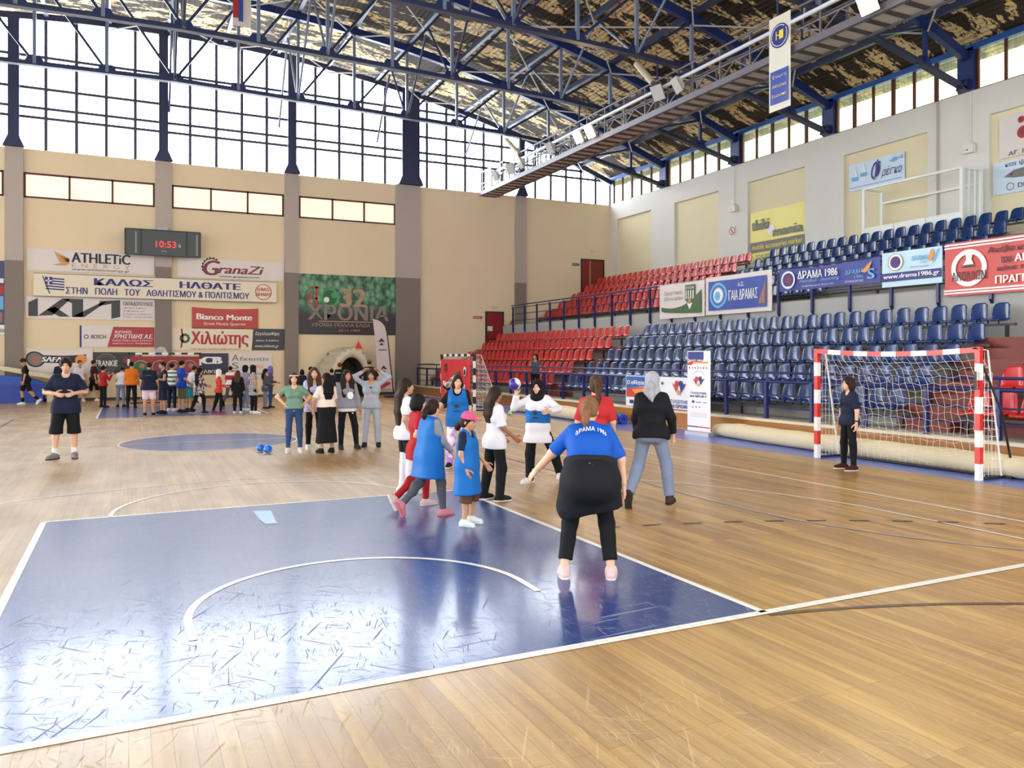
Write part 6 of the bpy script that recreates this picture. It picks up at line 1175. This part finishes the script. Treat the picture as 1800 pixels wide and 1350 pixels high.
# the players in blue bibs and their opponents
def ex2(c): pass
person('girl in white top with long dark hair down her back, beside the red-clad girl', (712, 866), 1.54, 72, skin='mid', top=dict(m=C_WHITE, sleeve=.38, hem=-.14, e=.02), bottom=[dict(kind='pants', m=C_WHITE, name='leggings', e=.006), dict(kind='shorts', m=C_BLACK, to=.36, cuff=.03)], shoes=S_WHITE, hair=dict(style='long', c='dark', len=.40), bust=.8, armR=((.1, -.2, -1), (0, .35, -.9)), legR=((.05, .1, -1), (.03, -.1, -1)), legL=((-.05, .05, -1), (-.03, -.1, -1)))
person('girl all in red T-shirt and red leggings, striding behind the girl in grey sleeves', (722, 893), 1.40, 70, skin='fair', top=dict(m=C_RED, sleeve=.36, hem=-.20, e=.022, flare=.025), bottom=dict(kind='pants', m=C_RED, name='leggings', e=.007), shoes=S_ROSE, hair=dict(style='bob', c='black', thick=.006), head=(-10, -10), armR=((.2, -.35, -1), (-.25, .75, -.55)), armL=((-.1, .3, -1), (.1, .7, -.4)), legL=((-.04, .42, -1), (-.03, .0, -1)), legR=((.06, -.22, -1), (.03, -.85, -.75), (0, .45, -.9)))
def ex4(c): patch(c, .12, -.22, .02, .02, .12, I_WHITE, 'size_tag')
person('girl in long blue bib over grey sleeves and grey leggings, walking in pink shoes', (743, 908), 1.34, 56, skin='fair', child=True, g=1.08, top=dict(m=C_GREY, sleeve=.97, hem=-.10, cuff=.012), bottom=dict(kind='pants', m=C_DG, name='leggings', e=.01), shoes=S_PINK, hair=dict(style='pony', c='dark', len=.17, z=-.045, tie=CL('yellow_tie', (226, 196, 90))), head=(-22, -16), lean=(0, .06, 1), armR=((.12, .32, -1), (.06, .75, -.8)), armL=((-.12, .1, -1), (0, .4, -1)), legR=((.06, .30, -1), (.03, .05, -1)), legL=((-.04, -.26, -1), (-.02, -.85, -.8), (0, .45, -.9)), extra=lambda c: (bib(C_BIB, -.36, .085, .04)(c), ex4(c)))
person('small child in pink cap with navy polo, blue bib and brown shorts', (822, 922), 1.21, 112, skin='mid', child=True, g=1.02, top=[dict(m=C_NAVY, sleeve=.40, hem=-.12, cuff=.026)], bottom=dict(kind='shorts', m=C_BROWN, to=.66, cuff=.05), shoes=S_WG, hair=dict(style='pony', c='dark', len=.12, z=-.05), cover=dict(kind='cap', m=C_PINK), head=(8, -8), armR=((.16, -.05, -1), (.02, .35, -1)), armL=((-.25, .2, -1), (-.2, .5, -.7)), legR=((.06, .05, -1), (.03, -.08, -1)), legL=((-.06, .12, -1), (-.03, -.12, -1)), extra=lambda c: bib(C_BIB, -.46, .075, .036)(c))
person('girl in white T-shirt and black track trousers, wavy brown hair, beyond the pink cap', (864, 879), 1.45, 62, skin='tan', top=dict(m=C_WHITE, sleeve=.47, hem=-.16, e=.026, cuff=.034, flare=.02), bottom=dict(kind='pants', m=C_BLACK, e=.018, cuff=.03), shoes=S_BW, hair=dict(style='long', c='dark', len=.24), bust=.9, armR=((.12, .15, -1), (.05, .75, -.6)), armL=((-.1, .2, -1), (0, .6, -.6)), legR=((.06, .12, -1), (.03, -.1, -1)), legL=((-.05, -.12, -1), (-.03, -.2, -1)), head=(-10, -6))
def ex7(c): bib(C_BIB, -.18, .03, .03)(c); patch(c, 0, .20, .045, .03, .165, I_BLACK); patch(c, 0, .11, .07, .007, .165, I_BLACK)
person('girl facing us in blue bib over black T-shirt, tie-dyed lilac trousers', (806, 821), 1.53, 188, skin='fair', top=dict(m=C_BLACK, sleeve=.42, hem=-.1), bottom=dict(kind='pants', m=TIE, e=.02, cuff=.03), shoes=S_BW, hair=dict(style='bob', c='dark'), bust=.8, head=(-18, -4), armR=((.52, .22, -.75), (.45, .25, -.85)), armL=((-.2, -.1, -1), (-.05, .2, -1)), legR=((.10, .02, -1), (.07, -.12, -1)), legL=((-.12, .05, -1), (-.1, -.1, -1)), extra=ex7)
def ex8(c): bib(C_BIB, .06, .0, .032)(c); patch(c, 0, .22, .035, .03, .165, I_BLACK); patch(c, 0, .15, .05, .012, .165, I_BLACK)
P8 = person('player in black headscarf and short blue bib, arm raised to throw a ball', (958, 848), 1.50, 196, skin='fair', top=dict(m=C_WHITE, sleeve=.97, hem=-.26, e=.036, cuff=.026, flare=.035, drop=-.02), bottom=dict(kind='pants', m=C_BLACK, e=.018, cuff=.034), shoes=S_WHITE, cover=dict(kind='hijab', m=CL('black_scarf', (16, 16, 20))), bust=.8, armR=((.78, .12, -.42), (-.28, .28, 1)), armL=((-.72, .35, -.45), (.35, .85, -.1)), legR=((.10, .02, -1), (.04, -.10, -1), (.5, .8, 0)), legL=((-.42, -.15, -1), (-.15, -.45, -.9)), hands=(dict(dir=(.05, .15, 1), palm=(0, .9, .3), thumb=(-1, 0, .2), curl=.65), None), extra=ex8)
wrp = P8['K']['wrR']; hb = np.array(P8['o'].location) + wrp; d8 = P8['d']((.02, .55, .55)); bl = MB().sphere((0, 0, 0), .088, 24, 16).build('handball', ball_mat('purple_ball_panels', (58, 44, 140), (226, 220, 236), 4), None, True); bl.location = tuple(hb + np.array([0, 0, .075]) + unit(d8) * .105); tag(bl, 'purple and white ball held up in the raised hand of the headscarfed player', 'ball')
person('young woman in coral red T-shirt with a high brown ponytail, behind the coach', (1036, 893), 1.60, -8, skin='fair', top=dict(m=C_RED2, sleeve=.45, hem=-.1, cuff=.028), bottom=dict(kind='pants', m=C_BEIGE, e=.02, cuff=.02), shoes=S_WHITE, hair=dict(style='pony', c='brown', len=.34, z=.05, tie=CL('pink_tie', (206, 120, 130))), bust=.9, armR=((.25, .1, -1), (.1, .4, -.9)), armL=((-.25, .2, -1), (.1, .6, -.7)), legL=((-.5, .15, -1), (-.12, -.25, -1)), legR=((.1, .05, -1), (.05, -.1, -1)))
def ex10(c):
    s, TP, K, d = c['s'], c['TP'], c['K'], c['d']; F = Field(c['lo'], c['hi'], c['h']); gg = c['gg']
    for t in (-.07, .07): F.cap(TP(t, -.01, .10), TP(t, -.01, .0), (.098 * gg + .03) * s, (.105 * gg + .035) * s, .06)
    for sd in 'RL': F.cap(K['hip' + sd], K['hip' + sd] * .42 + K['kn' + sd] * .58, (.098 * gg + .05) * s, (.085 * gg + .055) * s, .08)
    for sg in (-1, 1): F.ell(TP(sg * .07, -.06, -.05), np.array([.1, .1, .11]) * s * gg + .03 * s, c['TR'], .06)
    F.plane(TP(0, 0, .145), c['TR'][:, 2]); zc = (K['hipR'] * .42 + K['knR'] * .58)[2] - .06; F.plane((0, 0, zc), c['d']((.22, 0, -1))); skin_obj('tied_jacket', [F.skin()], CL('black_jacket', (24, 24, 30), bump=.6), c['o'])
    F = Field(c['lo'], c['hi'], c['h']); F.cap(TP(-.08, -.01, .13), TP(.08, -.01, .13), (.098 * gg + .036) * s, None, .02); F.plane(TP(0, 0, .165), c['TR'][:, 2]); F.plane(TP(0, 0, .085), -c['TR'][:, 2]); skin_obj('tied_sleeves', [F.skin()], CL('black_jacket_fold', (30, 30, 38), bump=.5), c['o'])
    cyl_text(c, 'erima', .02, .27, .06, .235, CL('grey_print', (120, 120, 128), bump=0), 'jacket_lettering', 0, True, .035); cyl_text(c, 'ΔΡΑΜΑ 1986', .385, .30, .04, .22, I_WHITE, 'shirt_lettering', .035, True, .055)
person('coach seen from behind in royal blue T-shirt, black jacket tied round her waist', (1033, 1016), 1.58, -4, skin='fair', g=1.28, lean=(.02, .46, 1), head=(14, -10), top=dict(m=C_ROYAL, sleeve=.47, hem=.06, e=.016, cuff=.026), bottom=dict(kind='pants', m=C_BLACK2, name='leggings', e=.008, to=.9, waist=.1), shoes=S_ROSE, hair=dict(style='pony', c='light', len=.20, z=-.04), bust=1.1, armL=((-.62, .25, -.72), (-.62, .30, -.72)), armR=((.46, -.10, -1), (.12, .02, -1)), legL=((-.22, .34, -1), (-.15, -.36, -1)), legR=((.17, .34, -1), (.07, -.36, -1)), extra=ex10)
person('woman in silver grey headscarf, black jumper and pale jeans, striding away from us', (1141, 893), 1.62, 10, skin='fair', g=1.18, lean=(-.02, .20, 1), top=dict(m=C_BLACK, sleeve=.93, hem=-.10, e=.02, cuff=.018, flare=.02), bottom=dict(kind='pants', m=C_JEAN2, e=.016, cuff=.018, to=.97), shoes=S_BRN, cover=dict(kind='hijab', m=C_SCARF, tail=1), head=(0, -12), armR=((.35, .05, -1), (.05, .25, -1)), armL=((-.2, .1, -1), (.05, .35, -1)), legL=((-.20, .05, -1), (-.24, -.55, -.95), (-.05, .35, -.9)), legR=((.22, .22, -1), (.10, -.05, -1)))
def ex12(c): patch(c, .045, .28, .022, .022, .15, I_GREY); m = MB(); k = c['K']; m.tube([tuple(k['wrL'] * .9 + k['elL'] * .1), tuple(k['wrL'] * .8 + k['elL'] * .2)], .03, 10); m.build('wrist_watch', C_BLACK, c['o'], True)
person('goalkeeper girl in navy T-shirt and black leggings in front of the striped goal', (1492, 825), 1.50, 238, skin='fair', top=dict(m=C_NAVY, sleeve=.46, hem=-.12, e=.02, cuff=.03), bottom=dict(kind='pants', m=C_BLACK2, name='leggings', e=.01), shoes=S_RED, hair=dict(style='bob', c='dark', thick=.012), bust=.7, armL=((-.22, -.05, -1), (-.12, .12, -1)), armR=((.15, .05, -1), (.05, .25, -1)), legR=((.10, .03, -1), (.05, -.03, -1)), legL=((-.10, 0, -1), (-.04, -.03, -1)), extra=ex12)
# the girls chatting by the centre circle
person('girl in sage green T-shirt and blue jeans, hands on her hips', (517, 795), 1.52, 182, skin='fair', g=1.08, top=dict(m=C_SAGE, sleeve=.36, hem=.0, e=.01), bottom=dict(kind='pants', m=C_JEAN, e=.008, cuff=.008), shoes=S_WHITE, hair=dict(style='bob', c='dark'), cover=dict(kind='band', m=C_BEIGE), bust=1, armR=((.72, -.2, -.66), (-.62, .45, -.6)), armL=((-.66, -.2, -.7), (.6, .45, -.62)), legR=((.06, 0, -1), (.03, -.02, -1)), legL=((-.06, 0, -1), (-.03, -.02, -1)))
person('girl with long brown hair over a lilac shirt, black leggings and white trainers', (552, 789), 1.62, 172, skin='fair', top=[dict(m=C_LILAC, sleeve=.46, hem=-.16, e=.02)], bottom=dict(kind='pants', m=C_BLACK2, name='leggings', e=.008), shoes=S_WHITE, hair=dict(style='long', c='brown', len=.34, front=1), bust=.9, armR=((.12, .1, -1), (-.35, .55, -.8)), armL=((-.12, .1, -1), (.3, .55, -.8)), head=(6, 0))
person('girl in cream T-shirt and long black skirt, black hair seen from behind', (574, 796), 1.52, -25, skin='mid', g=1.05, top=dict(m=C_CREAM, sleeve=.42, hem=.04, e=.014), bottom=dict(kind='skirt', m=C_BLACK, len=.76, waist=.13, r=.20), shoes=S_BLACK, hair=dict(style='long', c='black', len=.26), bust=.8, armL=((-.5, -.1, -.85), (.1, .4, -.9)), armR=((.2, .1, -1), (-.1, .5, -.8)), head=(-30, 0))
def ex16(c):
    for sd in 'R': stripe(c, sd, C_WHITE)
    patch(c, -.04, .22, .07, .08, .155, I_WHITE); patch(c, -.1, -.16, .022, .012, .115, I_WHITE, 'logo_print')
person('girl in grey hoodie with long dark hair, black trousers with a white side stripe', (613, 789), 1.57, 166, skin='mid', g=1.06, top=[dict(m=C_WHITE, name='undershirt', sleeve=0, hem=-.13, e=.012), dict(m=C_GREY, name='hoodie', sleeve=.96, hem=-.06, e=.022, cuff=.02)], bottom=dict(kind='pants', m=C_BLACK, e=.012, cuff=.014), shoes=S_('dark_grey', (44, 42, 46), (58, 56, 58)), hair=dict(style='long', c='dark', len=.34, front=1), bust=.9, head=(-14, 2), armR=((.2, 0, -1), (.05, .15, -1)), armL=((-.28, 0, -1), (-.2, .15, -1)), legR=((.08, 0, -1), (.0, -.05, -1)), legL=((-.20, .05, -1), (-.10, -.06, -1)), extra=ex16)
person('girl in pale grey tracksuit with both hands clasped behind her head', (653, 785), 1.58, 186, skin='mid', top=dict(m=C_GSUIT, name='track_top', sleeve=.97, hem=-.09, e=.024, cuff=.016, flare=.01), bottom=dict(kind='pants', m=C_GSUIT, e=.02, cuff=.018, to=.97), shoes=S_BLACK, hair=dict(style='bob', c='dark', thick=.006), bust=.8, head=(6, -14), armR=((.80, .1, .55), (-.80, -.25, .48)), armL=((-.80, .1, .55), (.80, -.25, .48)), legR=((.10, 0, -1), (.05, -.03, -1)), legL=((-.10, 0, -1), (-.05, -.03, -1)), extra=lambda c: patch(c, .0, .36, .03, .02, .14, I_BLUE))
# figures further back: coarser, since they show only a few dozen pixels high
def far(label, px, H, face, top, bottom, shoes=None, hair=None, **k): return person(label, px, H, face, top=top, bottom=bottom, shoes=shoes or S_BLACK, hair=hair, fine=False, **k)
TEE = lambda m, **k: dict(m=m, sleeve=k.pop('sleeve', .42), **k); PANT = lambda m, **k: dict(kind='pants', m=m, **k); SHO = lambda m, **k: dict(kind='shorts', m=m, to=k.pop('to', .48), cuff=.05, **k)
SHORT = lambda c='dark': dict(style='short', c=c)
WALK = dict(legR=((.05, .3, -1), (.03, -.1, -1)), legL=((-.05, -.25, -1), (-.03, -.7, -.8), (0, .6, -.7)))
far('man in black kit and white shoes walking past the blue mats, head bowed', (54, 711), 1.80, 262, TEE(C_BLACK), SHO(C_BLACK), S_('white_far', (228, 226, 222), sock=C_BLACK, sockh=.16), SHORT(), head=(0, -30), lean=(0, .12, 1), armL=((-.12, .1, -1), (-.05, .2, -1)), **WALK)
far('person in navy T-shirt standing directly behind the boy in black', (106, 708), 1.72, 10, TEE(C_NAVY), SHO(C_BLACK), S_GREY, SHORT())
far('boy in white T-shirt glimpsed over the shoulder of the boy in black', (140, 706), 1.70, 160, TEE(C_WHITE), SHO(C_BLACK), S_WHITE, SHORT('auburn'))
far('boy in maroon jersey and black shorts stepping out from behind the boy in black', (158, 705), 1.72, 75, TEE(C_MAROON), SHO(C_BLACK, to=.55), S_WHITE, SHORT(), **WALK)
far('boy in red long-sleeved shirt and black trousers, hands raised to his face', (181, 716), 1.50, 58, TEE(C_RED, sleeve=.97), PANT(C_BLACK), S_BLACK, SHORT('black'), armR=((.1, .55, -.8), (-.1, .55, .8)), armL=((-.1, .55, -.8), (.1, .55, .8)))
far('boy in white T-shirt and jeans leaning behind the orange shirt', (212, 715), 1.50, 20, TEE(C_WHITE), PANT(C_JEAN2), S_BLACK, SHORT(), lean=(0, .3, 1))
far('boy in bright orange T-shirt and black trousers seen from behind', (231, 717), 1.66, 5, TEE(C_ORANGE, hem=-.1), PANT(C_BLACK, e=.016), S_BLACK, SHORT('black'), g=1.15, armR=((.2, .2, -1), (.1, .5, -.8)), armL=((-.2, .2, -1), (-.1, .5, -.8)))
far('stocky boy in navy T-shirt and pale pink shorts seen from behind', (262, 731), 1.67, 6, TEE(C_NAVY, hem=-.12, e=.024), SHO(C_PINKW, to=.46), S_BW, SHORT(), g=1.34, armR=((.25, .1, -1), (.1, .5, -.9)), armL=((-.25, .1, -1), (-.1, .3, -.9)), extra=lambda c: cyl_text(c, '~~~~~', .34, .2, .02, .24, I_GREY, 'back_print', .03, True, .06))
far('boy in dark sleeveless kit with crossed arms, next to the pale pink shorts', (287, 727), 1.68, 250, dict(m=C_NAVY, sleeve=.15, hem=-.14), SHO(C_NAVY, to=.55), S_BLACK, SHORT('black'), g=1.1, armR=((.2, .2, -1), (-.6, .7, .1)), armL=((-.2, .2, -1), (.6, .7, .1)))
far('boy in green and white striped shirt and dark trousers, half hidden in the line', (302, 722), 1.62, 40, TEE(STR), PANT(C_NAVY), S_WHITE, SHORT('black'))
far('boy in vivid blue T-shirt and olive shorts bending his arms forward', (319, 725), 1.72, 66, TEE(C_BLUET, hem=-.14), SHO(C_OLIVE, to=.54), S_BLACK, SHORT('black'), armR=((.1, .1, -1), (-.1, .75, -.6)), armL=((-.1, .2, -1), (.1, .75, -.5)))
far('boy in white T-shirt and teal shorts leaning behind the blue shirt', (332, 722), 1.56, 60, TEE(C_WHITE), SHO(C_TEAL, to=.52), S_BLACK, SHORT(), lean=(0, .35, 1))
far('girl in mottled floral blouse with long black hair and black leggings', (347, 727), 1.50, 64, TEE(FLOR, sleeve=.95, hem=-.24, e=.026, flare=.03), PANT(C_BLACK2, name='leggings'), S_BW, dict(style='long', c='black', len=.4), armR=((.1, .15, -1), (-.1, .8, -.3)), legR=((.05, .25, -1), (.03, 0, -1)), legL=((-.05, -.3, -1), (-.03, -.4, -.9)))
far('girl in coral jacket with white head covering, holding her hands forward', (381, 727), 1.44, 84, TEE(C_CORAL, sleeve=.96, hem=-.14), PANT(C_BLACK2, name='leggings'), S_MAG, None, cover=dict(kind='hijab', m=C_WHITE), armR=((.1, .1, -1), (-.05, .9, -.2)), armL=((-.1, .1, -1), (.05, .9, -.2)), legR=((.05, .2, -1), (.03, -.1, -1)), legL=((-.05, -.2, -1), (-.03, -.3, -1)))
far('boy in white and red block T-shirt and grey jeans, next to the coral jacket', (402, 713), 1.50, 30, TEE(DIP), PANT(C_DG), S_BLACK, SHORT('black'), **WALK)
far('girl all in black with loose auburn hair seen from behind', (418, 727), 1.40, 12, TEE(C_BLACK, sleeve=.96, hem=-.26, flare=.03), PANT(C_BLACK2, name='leggings'), S_WHITE, dict(style='long', c='brown', len=.2))
far('girl in purple plaid shirt and light jeans with black curly hair', (431, 722), 1.54, 50, TEE(PLAID, sleeve=.6), PANT(C_JEAN2), S_WHITE, dict(style='bob', c='black', thick=.02))
far('girl in black headscarf with a white plaid shirt over black trousers', (446, 727), 1.57, 76, TEE(PLAIDW, sleeve=.12, hem=-.3, e=.026), PANT(C_BLACK), S_WHITE, None, cover=dict(kind='hijab', m=C_BLACK), armR=((.12, .1, -1), (.0, .3, -1)), legR=((.05, .12, -1), (.03, 0, -1)))
far('girl in charcoal jacket and jeans with black hair, last of the waiting line', (466, 719), 1.42, 78, TEE(C_DG, sleeve=.96, hem=-.2), PANT(C_JEAN2), S_RED, dict(style='long', c='black', len=.16), armR=((.1, .1, -1), (-.05, .8, -.2)), head=(0, -15))
far('girl in violet headscarf and dark jeans at the end of the line', (475, 717), 1.50, 86, TEE(C_DG, sleeve=.96), PANT(C_JEAN), S_RED, None, cover=dict(kind='hijab', m=C_PURPLE), armR=((.1, .1, -1), (-.05, .8, -.2)))
far('child with black hair in dark jacket behind the girl in sage green', (531, 716), 1.38, 30, TEE(C_NAVY, sleeve=.96), PANT(C_BLACK), S_BLACK, dict(style='bob', c='black'))
far('boy in vivid blue shirt behind the girl with long brown hair', (546, 716), 1.48, 120, TEE(C_BLUET), PANT(C_BLACK), S_BLACK, SHORT('black'), extra=lambda c: patch(c, .05, .3, .03, .03, .13, I_WHITE))
far('small boy in navy top in front of the tunnel, behind the black hair', (583, 720), 1.42, 10, TEE(C_NAVY), PANT(C_NAVY), S_BLACK, SHORT('black'))
far('auburn-haired boy in black T-shirt with white chest band by the tunnel mouth', (597, 715), 1.62, 25, TEE(C_BLACK), PANT(C_BLACK), S_BLACK, SHORT('auburn'), extra=lambda c: cyl_text(c, '———', .36, .22, .02, .24, I_WHITE, 'white_band', 0, True, .08))
far('person in black with a pink back stripe and grey cap, standing in the tunnel mouth', (649, 712), 1.72, 5, TEE(C_BLACK, sleeve=.6), PANT(C_BLACK), S_BLACK, SHORT(), cover=dict(kind='cap', m=C_DG), g=1.15, armR=((.5, 0, -.85), (-.4, .3, -.8)), armL=((-.5, 0, -.85), (.4, .3, -.8)), extra=lambda c: cyl_text(c, '▬▬', .36, .26, .05, .26, CL('pink_print', (226, 150, 176), bump=0), 'pink_stripe', 0, True, .085))
c18 = far('girl in grey and white jacket stooping with a blue ball by the red-draped goal', (785, 719), 1.52, 100, TEE(patt('grey_white_block', (120, 118, 122), (222, 216, 210), 'noise', 6), sleeve=.96), PANT(C_BLACK), S_BW, dict(style='bob', c='light'), lean=(0, .75, .8), head=(0, -10), armR=((.1, .55, -.8), (-.1, .6, -.7)), armL=((-.1, .55, -.8), (.1, .6, -.7)), legR=((.06, .45, -1), (.03, -.4, -1)), legL=((-.06, .1, -1), (-.03, -.35, -1)))
bl = MB().sphere((0, 0, 0), .085, 20, 14).build('handball', BB, None, True); bl.location = tuple(np.array(c18['o'].location) + (c18['K']['wrR'] + c18['K']['wrL']) / 2 + c18['d']((0, .12, -.04))); tag(bl, 'blue ball in the hands of the stooping girl', 'ball', 'blue handballs')
wp = onX(941, 690, 11.42); far('girl in dark vest standing behind the lower railing with a hand at her face', (11.42, wp[1], 0), 1.50, 190, dict(m=C_DG, sleeve=.2), PANT(C_BLACK), S_BLACK, dict(style='long', c='black', len=.2), up=.445, armR=((.15, .5, -.8), (-.25, .35, 1)), head=(10, 0))
import numpy as np
q=np.array([1403.2,np.radians(25.711),627.9,-1.62,-4.328,1.8126])
f,yaw,hy,cx,cy,h=q
s,c=np.sin(yaw),np.cos(yaw)
def ray(x,y):
    u=(x-900)/f; v=(hy-y)/f
    return np.array([s+u*c, c-u*s, v])
C=np.array([cx,cy,h])
def fl(x,y,Z=0): r=ray(x,y); t=(Z-h)/r[2]; return np.round(C+r*t,2)
def onX(x,y,X): r=ray(x,y); return np.round(C+r*(X-cx)/r[0],2)
def onY(x,y,Y): r=ray(x,y); return np.round(C+r*(Y-cy)/r[1],2)
def onP(x,y,X,Y):
    r=ray(x,y); t=((X-cx)*s+(Y-cy)*c); return round(h+r[2]*t,2)
def pr(X,Y,Z):
    dx,dy=X-cx,Y-cy; d=dx*s+dy*c; l=dx*c-dy*s
    return np.round([900+f*l/d, hy-f*(Z-h)/d],1)
